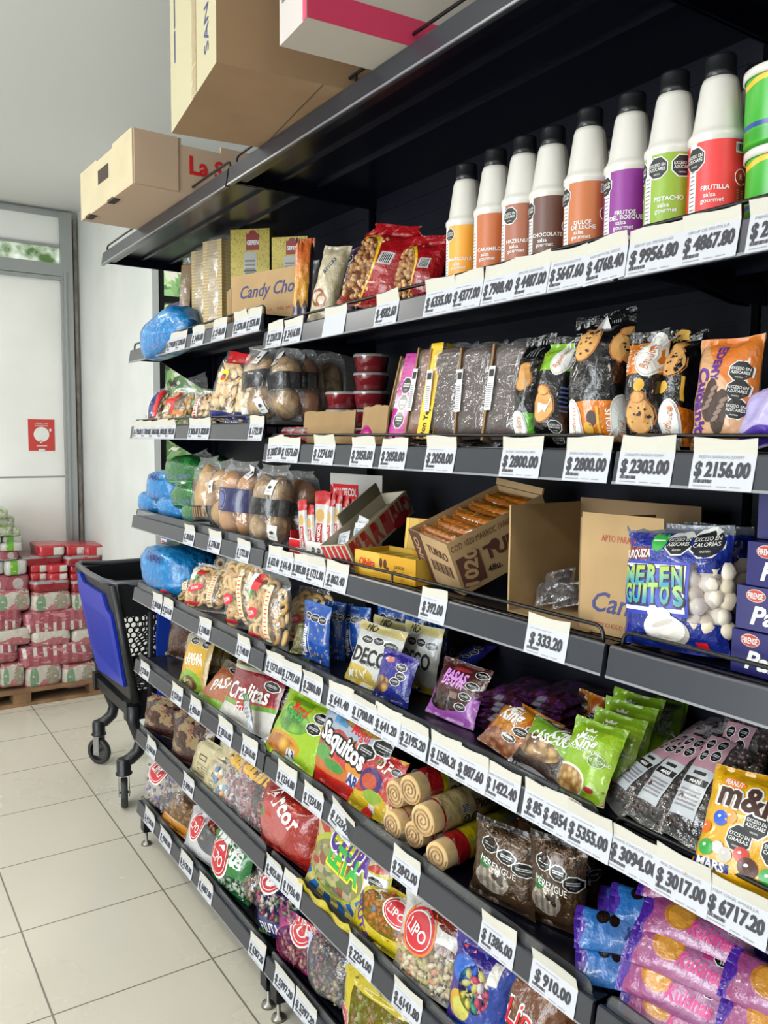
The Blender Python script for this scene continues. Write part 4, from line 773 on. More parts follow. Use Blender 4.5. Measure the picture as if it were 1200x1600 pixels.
def pb3(b, S, wh):
    sheetw(b, S, wh, .46, .73, .036); cookie(b, S, wh, .42, .74, .030, -8); cookie(b, S, wh, .98, .70, .026)
    oval(b, S, wh, .24, .16, .024, .046); oval(b, S, wh, .98, .17, .02, .05); disc(b, S, wh, .52, .12, .008, .010, LEM, 12, 0, .001); disc(b, S, wh, .58, .19, .008, .012, BRN, 10, 0, .001); rectp(b, S, wh, .65, .08, .69, .27, LEM, .001); text(b, S, wh, 'NION', .08, .14, .008, WHITE, rot=90); text(b, S, wh, 'NIOUS', .82, .16, .010, WHITE, rot=90, bold=.02)
    for i in range(3): stamp(b, S, wh, .13+.01*i, .80-.085*i, .013)
    for i in range(5): rectp(b, S, wh, .6+.035*i, .82, .615+.035*i, .93, P('foil_grey', '8a8a90', .3, metal=.5), .001)
    text(b, S, wh, 'BUDIN CON CHIPS', .24, .44, .004, GREY); rectp(b, S, wh, .66, .40, .675, .60, GREY, .001)
panbag('widest black loaf bag with a broad orange band along its foot', (936, 704, 948, 493, 96), .06, 'e07c1e', .03, .31, pb3, seed=3, t=.10)
def pb4(b, S, wh): oval(b, S, wh, .76, .77, .024, .044); text(b, S, wh, 'NIOUS', .45, .78, .009, WHITE, rot=90); text(b, S, wh, 'NIOUS', .22, .74, .009, WHITE, rot=90); cookie(b, S, wh, .6, .26, .026); disc(b, S, wh, .62, .5, .008, .010, LEM, 12, 0, .001); sheetw(b, S, wh, .82, .30, .02); disc(b, S, wh, .35, .02, .016, .012, GOLD, 9, 0, .001)
panbag('black loaf bag with an orange band high up', (1010, 702, 1016, 520, 62), .045, 'e07c1e', .60, .90, pb4, seed=4)
def pb5(b, S, wh): sheetw(b, S, wh, .62, .62, .03); cookie(b, S, wh, .48, .68, .026, 15); disc(b, S, wh, .36, .46, .008, .010, LEM, 12, 0, .001); oval(b, S, wh, .55, .17, .022, .044); text(b, S, wh, 'NION', .2, .2, .009, WHITE, rot=80); rectp(b, S, wh, .8, .36, .86, .55, LEM, .001); disc(b, S, wh, .35, .93, .017, .014, GOLD, 9, 0, .001)
panbag('black loaf bag leaning at the shelf joint, orange band low and gold tie', (1052, 702, 1078, 518, 60), .075, 'e07c1e', .03, .30, pb5, seed=5, lean=14)
# nearest bay: wafer rolls bag and lilac bag
cub = art('cubanitos_bag', 'd8a67c', ('g', .55, .95, 'd6a070'), ('b', 1.12, 9, 'd8782a', .04, 5, 0, .85), rough=.4, crinkle=.4)
def cubp(b, S, wh):
    text(b, S, wh, 'Cubanitos', .24, .35, .021, PURP, rot=-90, bold=.04, w=.115); text(b, S, wh, 'EDEMY', .46, .74, .013, PURP, rot=-90, bold=.03, w=.05); text(b, S, wh, 'Bañados con cobertura', .12, .52, .004, INK, rot=-90); text(b, S, wh, 'Industria Argentina', .08, .8, .004, INK, rot=-90)
    for x, y, r in ((.42, .42, 4), (.58, .32, 10)):
        disc(b, S, wh, x, y, .012, .03, P('wafer_dark', '38241c', .6), 14, -r, .001); 
        for i in range(4): disc(b, S, wh, x+.004*i/wh[0]-.05, y+.05*i-.06, .007, .003, P('wafer_grey', '7a6458', .6), 8, 30, .0016)
    for i in range(3): stamp(b, S, wh, .82, .66-.16*i, .0155, -6)
    text(b, S, wh, '250g', .10, .07, .010, INK, rot=-90)
pack('wafer_roll_bag', 'beige and orange wafer roll bag with purple lettering, nearest bay', 'biscuit bag', cub, 'C', 2, (1126, 712, 1146, 530, 100), .055, yaw=4, lean=10, t=.06, prints=cubp, seed=4, seal=(.04, .06))
pack('lilac_bag', 'pale lilac and purple bag in front of the wafer roll bag, right edge', 'snack bag', art('lilac_bag', 'b9aee0', ('b', 0, .22, '4a2a9a', .03, 9), rough=.4), 'C', 2, (1192, 706, 1210, 615, 90), .04, yaw=-20, lean=20, t=.04, seed=5)
# red tubs behind, torn cardboard, pink bag
tubr = film('red_tub', 'b83a44', .3, .15, 20, .2); lidm = film('tub_lid', 'e8e4e0', .35, .1, 10, .1); redc = P('red_sweets', '96141f', .4, bump=(90, .6, .004))
def tub(label, cx, cv, d, wpx=46):
    P0 = atX(cx, cv, XF+d); w = .046; M = Matrix.Translation((P0.x, P0.y, P0.z)); o = empty('sweets_tub', M); tag(o, label, 'tub', 'red sweets tubs stacked behind the cake row'); hh = .042
    b = MB(); b.lathe([(0, 0), (w*.85, 0), (w, hh*.9), (0, hh*.9)], redc, 20); b.build('contents', o); b = MB(); b.lathe([(0, -.001), (w*.87, -.001), (w*1.02, hh*.9)], tubr, 24); b.build('body', o)
    b = MB(); b.lathe([(w*1.06, hh*.88), (w*1.08, hh*.93), (w*1.05, hh*1.06), (0, hh*1.08)], lidm, 24); b.build('lid', o); return o
zs2 = surf('B', 2)
T0 = tub('red sweets tub, lowest of the right stack behind the cakes', 596, 640, .25)
y1, y2 = atX(580, 640, XF+.25).y, atX(536, 640, XF+.21).y
for o, y, i, x in ((T0, y1, 0, 1.2), (None, y1, 1, 1.2), (None, y1, 2, 1.2), (None, y1, 3, 1.2), (None, y1, 4, 1.2), (None, y2, 0, 1.16), (None, y2, 1, 1.16), (None, y2, 2, 1.16)):
    M = Matrix.Translation((x, y, zs2+.002+i*.0485)); lab = (['lowest', 'middle', 'topmost'] if y == y2 else ['lowest', 'second lowest', 'middle', 'second highest', 'topmost'])[i]+(' red sweets tub of the left stack behind the torn cardboard' if y == y2 else ' red sweets tub of the right stack beside the pink cake')
    if o: o.matrix_world = M; o['label'] = lab
    else: dup(T0, M, lab)
def torn(label, u0, u1, v1, d, yaw, seed):
    M = bpos('B', 2, (u0+u1)/2, 690, d, yaw=yaw, lean=6); P0 = M.translation; hh = atX(u0, v1, P0.x).z-P0.z; w = yAt(u0, P0.x, P0.z+.05)-yAt(u1, P0.x, P0.z+.05); R = random.Random(seed); n = 12; b = MB()
    tp = [hh*(1+R.uniform(-.035, .02)) for i in range(n+1)]
    vs = [((i/n-.5)*w, y, z) for y in (0, .004) for z_ in (0, 1) for i in range(n+1) for z in ((tp[i] if z_ else 0),)]; m = n+1
    fs = [(i, i+1, m+i+1, m+i) for i in range(n)]+[(2*m+i+1, 2*m+i, 3*m+i, 3*m+i+1) for i in range(n)]+[(m+i, m+i+1, 3*m+i+1, 3*m+i) for i in range(n)]+[(0, m, 3*m, 2*m), (n, 2*m+n, 3*m+n, m+n)]
    b.add(vs, fs, card); b.box((-w/2, .004, .0), (w/2, .06, .003), card2); b.box((-w/2, .004, 0), (-w/2+.003, .06, hh*.5), card2); tag(b.build('cardboard_tray', M=M), label, 'carton', 'torn cardboard trays')
torn('torn open cardboard tray front, left one of the two', 481, 540, 643, .075, 12, 1); torn('torn open cardboard tray front, right one by the pink bag', 558, 604, 634, .045, -6, 4)
pack('pink_bag', 'crumpled magenta bag lying beside the torn cardboard tray', 'snack bag', art('magenta_bag', 'c02a8a', ('n', 6, .6, 'd84aa2'), rough=.3, crinkle=.9), 'B', 2, (572, 706, 596, 664, 40), .03, yaw=30, lean=50, t=.04, seed=3)
for i, u in enumerate((452, 468)):
    pack('red_sweet_pack', ['small red sweets pack at left end of second shelf', 'small red sweets pack, second from left end of second shelf'][i], 'sweets', art('red_pack', '8e1420', ('r', .0, .7, 1, .95, '999'), ('n', 6, .6, 'b0202c'), rough=.3), 'B', 2, (u, 704, u+3, 668, 24), .06, lean=8, t=.04, seed=i)
# ================================================================ row 2, far bay: cookie bags and black-banded breads
crk = [P('cracker_a', 'c9a46c', .7), P('cracker_b', 'b98c54', .7), P('cracker_c', 'd8bc8c', .7)]
def cbag(label, px, d, col, prints=None, lean=14, yaw=22, t=.07, seed=0, kind='flat', n=46, r=.013, mats=None, k=2, bay='A', film_=CLEAR, gather=.25, seal=(.05, .14), vv=(.06, .82), extra=None, name='biscuit_bag', group='clear biscuit bags', cat='biscuits', z=0, cont='biscuits', wob=.005):
    return pack(name, label, cat, film_, bay, k, px, d, z=z, yaw=yaw, lean=lean, t=t, seed=seed, group=group, gather=gather, seal=seal, wob=wob, prints=prints, fill=candies(cont, mats or crk, n, r, vv, (.06, .94), kind, seed, extra=extra))
def stripe(col, x0, y0, x1, y1, n=6, lift=.001): return lambda b, S, wh: rectp(b, S, wh, x0, y0, x1, y1, col, lift, n)
def pr(*fs): return lambda b, S, wh: [f(b, S, wh) for f in fs]
cbag('clear biscuit bag with blue and red stripe, at the far end of second shelf', (238, 668, 262, 608, 30), .05, 0, pr(stripe(NAVY, .35, .1, .6, .9), stripe(RED, .6, .1, .8, .9), stripe(WHITE, .3, .1, .35, .9)), lean=35, seed=1)
cbag('clear biscuit bag with red ribbon print, second from the far end', (268, 668, 292, 608, 44), .05, 0, pr(stripe(RED, .1, .45, .5, .6), stripe(RED, .5, .2, .6, .8), stripe(ORNG, .6, .2, .9, .28), stripe(WHITE, .1, .25, .45, .3)), lean=28, seed=2)
cbag('crumpled empty clear bag standing behind the ribbon biscuits', (298, 664, 306, 592, 40), .14, 0, None, lean=20, seed=3, n=0)
cbag('clear biscuit bag with a red dashed paper strip', (316, 668, 332, 612, 36), .06, 0, pr(stripe(WHITE, .22, .1, .42, .92), *[stripe(RED, .27, .14+.07*i, .37, .18+.07*i, 1, .002) for i in range(11)]), lean=20, seed=4)
ylogo = pr(stripe(RED, .1, .90, 1, 1.0), stripe(RED, .2, .82, .9, .9, 4), stripe(NAVY, .1, .03, .9, .13), lambda b, S, wh: (disc(b, S, wh, .45, .62, .018, .022, YEL, 14), disc(b, S, wh, .45, .60, .012, .012, NAVY, 10, lift=.001), disc(b, S, wh, .45, .585, .014, .006, RED, 10, lift=.0016)))
cbag('tall clear bag of fried crackers with red top and yellow badge', (346, 668, 374, 556, 46), .05, 0, ylogo, lean=14, seed=5, r=.017, n=40, mats=[P('fried_a', 'd6b88a', .7), P('fried_b', 'c6a06a', .7)])
cbag('clear bag of pale crackers with a dark blue foot, beside banded bread', (384, 668, 396, 588, 40), .045, 0, pr(stripe(NAVY, .0, .02, 1, .2), stripe(NAVY, .02, .2, .1, .75), lambda b, S, wh: (rectp(b, S, wh, .55, .12, .85, .3, WHITE, .002))), lean=8, seed=6, r=.016, n=36, mats=[P('pale_a', 'dcc79c', .7), P('pale_b', 'cfae78', .7)])
bun = P('bun_brown', '8a562a', .6, noise_=(9, '6e401c')); bun2 = P('bun_golden', 'a8743a', .6, noise_=(8, '8e5a24')); bunseed = P('bun_seeded', '6e4a26', .7, noise_=(40, 'a88a5c')); bunpale = P('bun_pale', 'ae8850', .6, noise_=(6, '966c3a'))
def breads(label, bay, k, px, d, band, rows=2, cols=2, mat=bun, yaw=18, lean=6, t=.10, seed=0, bandv=(.42, .64), tagpos=None, bandtxt=None, film_=CLEAR, gather=.35, seal=(.03, .14), group='bagged bread rolls', z=0):
    def fill(o, S, wh, t, q):
        w, h = wh; R = random.Random(seed)
        for r in range(rows):
            for c in range(cols):
                b = MB(); hh = h*.80/rows; ww = w*.80/cols; b.blob((-w*.40+ww*(c+.5), 0, h*.05+hh*(r+.5)), (ww*.52, t*.38, hh*.53), mat, seed*9+r*3+c, (14, 10), .14); b.build('bread_roll', o)
    def ex(o, S, wh, t=0, q=None):
        if band: label_part('label_band', .0, bandv[0], 1., bandv[1], band, bandtxt, .002)(o, S, wh)
        for i, (x, y, rt) in enumerate(tagpos or []):
            b = MB(); cr, sr = math.cos(math.radians(rt)), math.sin(math.radians(rt)); hw, hh = .013, .021
            S2 = lambda a, c, l: S(x+((a-.5)*2*hw*cr-(c-.5)*2*hh*sr)/wh[0], y+((a-.5)*2*hw*sr+(c-.5)*2*hh*cr)/wh[1], .0035+l)
            rectp(b, S2, (hw*2, hh*2), 0, 0, 1, 1, WHITE, 0, 2); disc(b, S2, (hw*2, hh*2), .5, .5, .006, .005, INK, 10, lift=.001); rectp(b, S2, (hw*2, hh*2), .2, .2, .8, .24, GREY, .001, 1); b.build('paper_tag', o)
    return pack('bread_bag', label, 'bread', film_, bay, k, px, d, z=z, yaw=yaw, lean=lean, t=t, seed=seed, gather=gather, seal=seal, fill=both(fill, ex), group=group)
bandk = art('black_band', '141416', ('n', 6, .62, '1e1e22'), rough=.3, crinkle=.5); bandn = art('navy_band', '23265a', ('e', .25, .5, .16, .44, '8088b4'), ('e', .25, .5, .145, .41, '23265a'), ('e', .25, .5, .10, .3, '5a629c'), ('r', .55, .35, .8, .4, '2c3070'), rough=.35, crinkle=.3)
breads('tall bag of rustic brown rolls with black band, first beyond the shelf joint', 'A', 2, (412, 672, 408, 543, 52), .04, bandk, mat=bunseed, cols=1, seed=1, tagpos=[(.62, .82, -12), (.72, .18, 10)], lean=4)
breads('bag of rustic brown rolls with black band, second at the shelf joint', 'A', 2, (448, 704, 450, 545, 48), .10, bandk, mat=bunseed, cols=1, seed=2, tagpos=[(.3, .84, 8)], lean=4)
breads('bag of brown rolls with black band, third at the shelf joint', 'A', 2, (482, 700, 476, 548, 40), .16, bandk, mat=bun, cols=1, seed=3, tagpos=[(.5, .82, 25)], lean=4)
breads('round seeded loaf in a clear bag behind the banded rolls', 'A', 2, (508, 690, 515, 552, 50), .24, None, rows=1, cols=1, mat=bunseed, seed=4, lean=4)
# ================================================================ row 3, far bay: bread bags
greenb = art('green_bread_bag', '1f6a2c', ('n', 5, .58, '2f8a3e'), ('vr', .15, .3, .8, .46, 34, ['1f6a2c', '5a6a9a', '1f6a2c']), ('r', .1, .2, .9, .25, '6fae78'), rough=.28, crinkle=.9)
def lb(label, mat, cx, cv, w, h, x, L, seed, **k): return loaf('bread_bag', label, 'bread', mat, cx, cv, w, h, x=x, L=L, yaw=k.pop('yaw', 12), e=.6, lump=.15, seed=seed, group='bright blue and green bread bags', **k)
bt = lambda b, S, wh: text(b, S, wh, 'BIMAR', .55, .82, wh[1]*.16, NAVY, rot=0, bold=.02, lift=.004)
lb('bright blue bread bag on top of two others, fourth row far end', bluebag, 241, 762, 44, 54, 1.0, .20, 3, prints=bt)
lb('bright blue bread bag, lower left at the far end of third shelf', bluebag, 225, 790, 36, 36, 1.0, .18, 5)
lb('bright blue bread bag, lower right beside the green ones', bluebag, 258, 795, 44, 40, .995, .18, 7)
lb('dark green bread bag, upper one lying on another green bag', greenb, 277, 738, 62, 52, 1.03, .2, 8)
lb('green bread bag in the middle of the green pile', greenb, 283, 778, 56, 44, 1.0, .2, 9)
lb('green bread bag, lowest of the green pile', greenb, 297, 804, 52, 34, .99, .2, 10)
breads('clear bag of pale flat breads with a black printed foot', 'A', 3, (325, 828, 327, 716, 40), .05, art('black_gold_band', '121214', ('s', .2, .5, .8, .95, 9, 'a8742c'), ('r', .2, .1, .8, .25, 'aaa'), crinkle=.3), rows=1, cols=1, mat=bunpale, seed=5, bandv=(.03, .32), tagpos=[(.08, .62, 10)], lean=5)
breads('clear bag of pale buns with a small tag, behind the navy band buns', 'A', 3, (352, 830, 350, 722, 40), .09, None, rows=2, cols=1, mat=bunpale, seed=6, tagpos=[(.4, .62, 4)], lean=5)
breads('clear bag of golden buns with a broad navy band', 'A', 3, (373, 838, 382, 722, 62), .045, bandn, rows=2, cols=2, mat=bun2, seed=7, bandv=(.34, .64), tagpos=[(.78, .86, -18)], lean=5)
breads('clear bag of dark seeded rolls with a black band, right of the navy one', 'A', 3, (420, 862, 432, 728, 60), .04, bandk, rows=2, cols=2, mat=bunseed, seed=8, bandv=(.38, .58), tagpos=[(.68, .72, -2), (.8, .18, -6)], lean=6)
breads('clear bag of brown rolls behind the dark seeded ones at the shelf joint', 'B', 3, (470, 860, 470, 738, 56), .15, bandk, rows=2, cols=1, mat=bun, seed=9, bandv=(.36, .56), lean=4)
cbag('crumpled clear bag with a white tag standing behind the green bread', (306, 780, 300, 722, 60), .12, 0, stripe(WHITE, .35, .45, .55, .62), n=0, seed=12, k=3)
# ================================================================ row 3, middle and nearest bay
def corner(bay, k, near, z=0., d=None):
    zs_ = surf(bay, k)+z+.001; return atZ(*near, zs_) if d is None else Vector((XF+d, yAt(near[0], XF+d, zs_), zs_))
def frame(P0, yaw, pitch=0, roll=0): return Matrix.Translation(P0) @ Matrix.Rotation(math.radians(yaw), 4, 'Z') @ Matrix(((0, 1, 0, 0), (-1, 0, 0, 0), (0, 0, 1, 0), (0, 0, 0, 1))) @ Matrix.Rotation(math.radians(pitch), 4, 'X') @ Matrix.Rotation(math.radians(roll), 4, 'Y')
# white and red tray with upright nougat bars and its printed back board
mant = art('nougat_box', 'd8d4cc', ('b', .0, .35, 'b81c24', .05, 6, 1, 1.0), ('b', .72, .86, 'b81c24', .1, 5, 0, .4), crinkle=0, rough=.5)
P0 = corner('B', 3, (452, 872), d=.05); yR = yAt(505, XF+.05, P0.z); M = frame(P0, 8); w = P0.y-yR
tr_ = empty('nougat_tray', M); tag(tr_, 'white and red display tray of nougat bars with a printed back board', 'display box')
b = MB(); t = .003; w2 = w+.01; D = .13; h = .042; whb = P('tray_white', 'd8d5d0', .5); redb = P('tray_red', 'b41822', .5)
b.box((0, 0, 0), (w2, D, t), whb); b.box((0, 0, 0), (w2, t, h), whb); b.box((0, t, 0), (t, D, h*1.5), redb); b.box((w2-t, t, 0), (w2, D, h*1.3), whb)
S = lambda a, c, l: Vector((a*w2, -l, c*h)); rectp(b, S, (w2, h), 0, .05, .25, .95, RED, .0006); text(b, S, (w2, h), 'MANTECOL', .20, .35, h*.26, WHITE, w=w2*.36, bold=.03, lift=.0012)
for i in range(4): stamp(b, S, (w2, h), .55+.12*i, .5, h*.2)
b.build('tray', tr_)
b = MB(); P1 = atX(516, 790, XF+.22); P2 = atX(583, 744, XF+.22); MI = M.inverted(); a = MI @ Vector((P1.x, P1.y, P0.z+.02)); c = MI @ P2; wv = c.x-a.x; hv = c.z
b.box((a.x, a.y, 0), (c.x, a.y+.004, c.z), mant); S = lambda u, v, l: Vector((a.x+u*wv, a.y-l, v*hv)); wh = (wv, hv)
rectp(b, S, wh, .06, .66, .56, .86, RED, .001); text(b, S, wh, 'MANTECOL', .31, .76, hv*.10, WHITE, w=wv*.46, bold=.03, lift=.0016); b.build('back_board', tr_)
barm = art('nougat_bar', 'cfcac4', ('b', .80, 1, 'c01a22'), ('r', .30, .12, .70, .5, 'c01a22'), ('e', .5, .62, .3, .1, 'd0a860'), ('r', .1, .02, .9, .08, 'bbb'), rough=.25, crinkle=.5)
bars = [(476, 862, 472, 784, 14), (488, 862, 484, 792, 13), (499, 868, 505, 769, 24), (514, 858, 517, 774, 15), (526, 852, 529, 768, 13), (538, 850, 540, 776, 12), (549, 846, 548, 782, 11)]
b0 = None
for i, p in enumerate(bars):
    b0 = pack('nougat_bar', ['leftmost upright nougat bar in the white tray', 'second upright nougat bar from the left in the tray', 'widest nougat bar, facing front, with red top', 'nougat bar just right of the widest one', 'fifth upright nougat bar, a bit taller', 'sixth upright nougat bar behind the brown box edge', 'seventh and farthest right nougat bar'][i], 'bar', barm, 'B', 3, p, .06+.012*i, z=.004, yaw=14, lean=4, t=.014, group='upright nougat bars', like=b0, seal=(.05, .06), wob=.002, n=(8, 16), prints=None if b0 else (lambda b, S, wh: text(b, S, wh, 'MANTECOL', .5, .3, wh[0]*.2, WHITE, rot=90, bold=.03)))
# long red and white box tilted up on end
red3 = art('red_white_box', 'd0c8b0', crinkle=0, rough=.5)
halft = art('half_tone_red', 'd0c8b0', ('d', 60, .34, 'a8202a'), crinkle=0, rough=.5)
A = atX(527, 853, XF+.055); Bp = atX(640, 757, XF+.17)
def quadbox(name, label, nf, nb, wdir, wd, hv, mat, prints=None, group=None):
    ey = (nb-nf); L = ey.length; ey.normalize(); ex = wdir-ey*wdir.dot(ey); ex.normalize(); ez = ex.cross(ey); M = Matrix(((ex.x, ey.x, ez.x, nf.x), (ex.y, ey.y, ez.y, nf.y), (ex.z, ey.z, ez.z, nf.z), (0, 0, 0, 1)))
    return M, L
zs3 = surf('B', 3)
P0 = Vector((XF+.045, yAt(556, XF+.045, zs3), zs3+.012)); tgt = atX(648, 800, XF+.26); M, L = quadbox('', '', P0, tgt, Vector((0, -1, 0)), 0, 0, red3); H = .062; Wd = .085
MW = M @ Matrix.Translation((-Wd, 0, 0))
def mar(b, S, wh):
    for i, ch in enumerate('MARINO'):
        text(b, S, wh, ch, .10+.165*i, .52, wh[1]*.78, P('half_tone', 'b84a4c', .5), bold=.05, w=wh[0]*.145, lift=.0006); 
    for i, ch in enumerate('MARINO'):
        S2 = lambda a, c, l: S(a, c, l); rectp(b, S, wh, .035+.165*i, .60, .10+.165*i, .92, P('box_red', 'a81c26', .5), .0012, 1)
    disc(b, S, wh, .78, .20, .034, .014, P('box_red', 'a81c26', .5), 16, 8, .0014)
    rectp(b, S, wh, 0, .93, 1, 1, P('box_cream', 'cfc4a4', .6), .0016, 1)
def marf(b, S, wh):
    for i in range(5): rectp(b, S, wh, .02+.2*i, .05, .14+.2*i, .95, P('box_red', 'a81c26', .5), .001, 1)
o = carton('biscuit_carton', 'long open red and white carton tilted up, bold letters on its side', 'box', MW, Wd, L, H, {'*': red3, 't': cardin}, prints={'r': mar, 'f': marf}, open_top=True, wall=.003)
b = MB(); b.box((.004, .004, H*.5), (Wd-.004, L-.004, H*.52), P('grey_board', '7d7460', .9)); b.box((-.004, L*.35, H*.9), (0, L, H*1.5), P('grey_board', '7d7460', .9)); b.build('inner_board', o)
sach = art('white_sachet', 'd2d4d6', ('r', .2, .3, .8, .7, '8a9aa8'), rough=.25)
for i, (y, x) in enumerate([(.03, .02), (.06, .045), (.09, .03)]):
    M2 = MW @ Matrix.Translation((x+.012, y, H*.56)) @ Matrix.Rotation(math.radians(-60+14*i), 4, 'X') @ Matrix.Rotation(.3*i-.2, 4, 'Y')
    b = MB(); b.grid(lambda u, v: Vector(((u-.5)*.035, -.004*math.sin(u*3.14)*math.sin(v*3.14), v*.045)), 6, 6, sach); b.grid(lambda u, v: Vector(((.5-u)*.035, .004*math.sin(u*3.14)*math.sin(v*3.14), v*.045)), 6, 6, sach)
    tag(b.build('sachet', M=M2), ['white foil sachet nearest the open end of the red carton', 'white foil sachet, middle one in the red carton', 'white foil sachet deepest in the red carton'][i], 'sachet', 'foil sachets in the red carton')
# yellow wafer-stick boxes
obl = art('yellow_carton_print', 'd69f1c', ('e', .22, .62, .25, .5, 'e0b848'), ('e', .45, .62, .028, .2, '5a2c14'), ('e', .52, .60, .028, .2, '5a2c14'), ('e', .56, .38, .026, .12, '5a2c14'), crinkle=0, rough=.45)
def oblp(b, S, wh): text(b, S, wh, 'Oblita', .22, .55, wh[1]*.34, RED, bold=.02, w=wh[0]*.27, sh=.1); text(b, S, wh, 'SABOR', .75, .58, wh[1]*.14, BRN); text(b, S, wh, 'Massini', .76, .36, wh[1]*.22, BRN, sh=.3)
P0 = corner('B', 3, (554, 905), d=.035); M = frame(P0, 4); w = (P0.y-yAt(640, XF+.035, P0.z))
o = carton('wafer_carton', 'open yellow carton of wafer sticks behind the wire guard', 'box', M, w, .10, .056, obl, prints={'f': oblp}, open_top=True, wall=.002)
b = MB(); [b.box((.006, .006+.022*i, .03), (w-.006, .024+.022*i, .047), art('wafer_packet', 'c8a83c', ('s', 0, 0, 1, 1, 5, '8a7a2c'), crinkle=0)) for i in range(4)]; q = b.build('wafer_packets', o)
o = carton('wafer_carton', 'yellow carton flap with red cursive name, standing behind the other yellow carton', 'box', frame(Vector((XF+.15, yAt(628, XF+.15, zs3), zs3+.001)), 18, -8), .085, .03, .125, obl, prints={'f': lambda b, S, wh: (text(b, S, wh, 'Oblita', .55, .78, wh[1]*.17, RED, bold=.02, w=wh[0]*.7, sh=.1), rectp(b, S, wh, .0, .0, .1, 1, P('yellow_edge', 'e0b848', .5), .0006))})
# brown shipping carton of nougat bars, tipped forward
turm = P('carton_print_brown', '4e2a20', .7)
NTL, NTR, FTR = (619, 850), (697, 862), (822, 749)
P0 = Vector((XF+.045, yAt(700, XF+.045, zs3), zs3+.002))
Pt = atX(697, 862, XF+.03); Pf = atX(847, 784, XF+.24); ey = (Pf-Pt).normalized(); ex = Vector((0, -1, 0)); ex = (ex-ey*ex.dot(ey)).normalized(); ez = ex.cross(ey); L = (Pf-Pt).length*1.0; Pl = atX(619, 850, XF+.03); Wd = (Pl-Pt).length; H = .115
O = Pt-ez*H-ex*Wd; O.z += .014; M = Matrix(((ex.x, ey.x, ez.x, O.x), (ex.y, ey.y, ez.y, O.y), (ex.z, ey.z, ez.z, O.z), (0, 0, 0, 1)))
def tur_r(b, S, wh):
    rectp(b, S, wh, .03, .10, .26, .66, turm, .001); text(b, S, wh, '1020', .145, .42, .030, card2, bold=.04, rot=75, lift=.0016); text(b, S, wh, '48u.', .36, .22, .014, INK, rot=0, bold=.02); text(b, S, wh, 'TURRO', .60, .52, .030, turm, bold=.04); text(b, S, wh, 'COD 1020 MARROC (VA60 2025 ARG)', .45, .86, .013, turm, w=wh[0]*.86); disc(b, S, wh, .42, .60, .012, .012, turm, 10)
def tur_f(b, S, wh):
    rectp(b, S, wh, 0, .0, .30, 1, turm, .001); text(b, S, wh, 'ONDO', .15, .5, .022, card2, bold=.03, rot=-90, w=.09, lift=.0016); text(b, S, wh, 'TURRO', .66, .72, .018, turm, bold=.03, rot=-4, w=wh[0]*.5)
    for i in range(14): rectp(b, S, wh, .40+.038*i, .30, .40+.038*i+.012+.010*(i % 3 == 0), .52, turm, .001, 1)
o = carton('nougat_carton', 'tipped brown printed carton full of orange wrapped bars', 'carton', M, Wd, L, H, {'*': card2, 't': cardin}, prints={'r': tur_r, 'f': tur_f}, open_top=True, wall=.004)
b = MB(); b.box((-.001, L-.004, H), (Wd+.004, L, H*1.12), card2, M=Matrix.Translation((0, L, H)) @ Matrix.Rotation(-.5, 4, 'X') @ Matrix.Translation((0, -L, -H))); b.build('flap', o)
obar = art('orange_bar', 'b8661c', ('b', .0, .12, '8a5418'), ('b', .88, 1., '8a5418'), ('r', .3, .3, .75, .6, 'e8d8b0'), ('n', 8, .6, 'd07a24'), rough=.22, crinkle=.5)
b = MB()
nb = 19; ob = None
for i in range(nb):
    yy = .012+(L-.03)*i/(nb-1); zz = H*(.84+.10*math.sin(i*1.7)*.4)
    M2 = M @ Matrix.Translation((Wd*.5, yy, zz-.018)) @ Matrix.Rotation(math.radians(-24+6*math.sin(i*2.3)), 4, 'X') @ Matrix.Rotation(.05*math.sin(i*3.1), 4, 'Y')
    lab = f'orange wrapped bar in the tipped brown carton, number {i+1} counting from its front end'
    if not ob:
        b = MB(); f = lambda u, v, s: Vector(((u-.5)*Wd*.93, s*.0075*(math.sin(u*math.pi)**.3)*math.sin(v*math.pi)**.6, v*.03)); b.grid(lambda u, v: f(u, v, -1), 14, 6, obar); b.grid(lambda u, v: f(1-u, v, 1), 14, 6, obar); text(b, lambda a, c, l: f(a, c, -1)+Vector((0, -l-.0005, 0)), (Wd*.93, .03), 'TURRO', .5, .5, .010, WHITE, w=Wd*.4, bold=.03); ob = b.build('nougat_bar', M=M2); tag(ob, lab, 'bar', 'orange bars in the brown carton')
    else: dup(ob, M2, lab)
# big brown candy carton, opened out
P0 = Vector((XF+.05, yAt(795, XF+.05, zs3), zs3+.001)); cy0 = P0.y
o = empty('display_carton', Matrix.Translation(P0)); tag(o, 'large opened brown carton with blue cursive lettering on its front flap', 'carton')
def panel(name, a, c, hh, mat, prints=None, th=.004):
    a, c = Vector(a), Vector(c); d = (c-a); w = d.length; d.normalize(); n = Vector((0, 0, 1)).cross(d); M = Matrix(((d.x, n.x, 0, a.x), (d.y, n.y, 0, a.y), (0, 0, 1, a.z), (0, 0, 0, 1))); b = MB(); b.box((0, 0, 0), (w, th, hh), mat)
    if prints: prints(b, lambda u, v, l: Vector((u*w, -l, v*hh)), (w, hh))
    p = b.build(name, o, M=Matrix.Translation(-P0) @ M); return p
hL = atX(795, 789, XF+.05).z-P0.z; x2 = XF+.055; yF0, yF1 = yAt(906, x2, P0.z+.05), yAt(1010, x2, P0.z+.05)
yLb = yAt(905, XF+.24, P0.z+.1)
panel('left_panel', P0, (XF+.24, yLb-.0, P0.z), hL, card2); panel('back_panel', (XF+.24, yLb, P0.z), (XF+.25, yLb-.26, P0.z), hL*1.04, cardin)
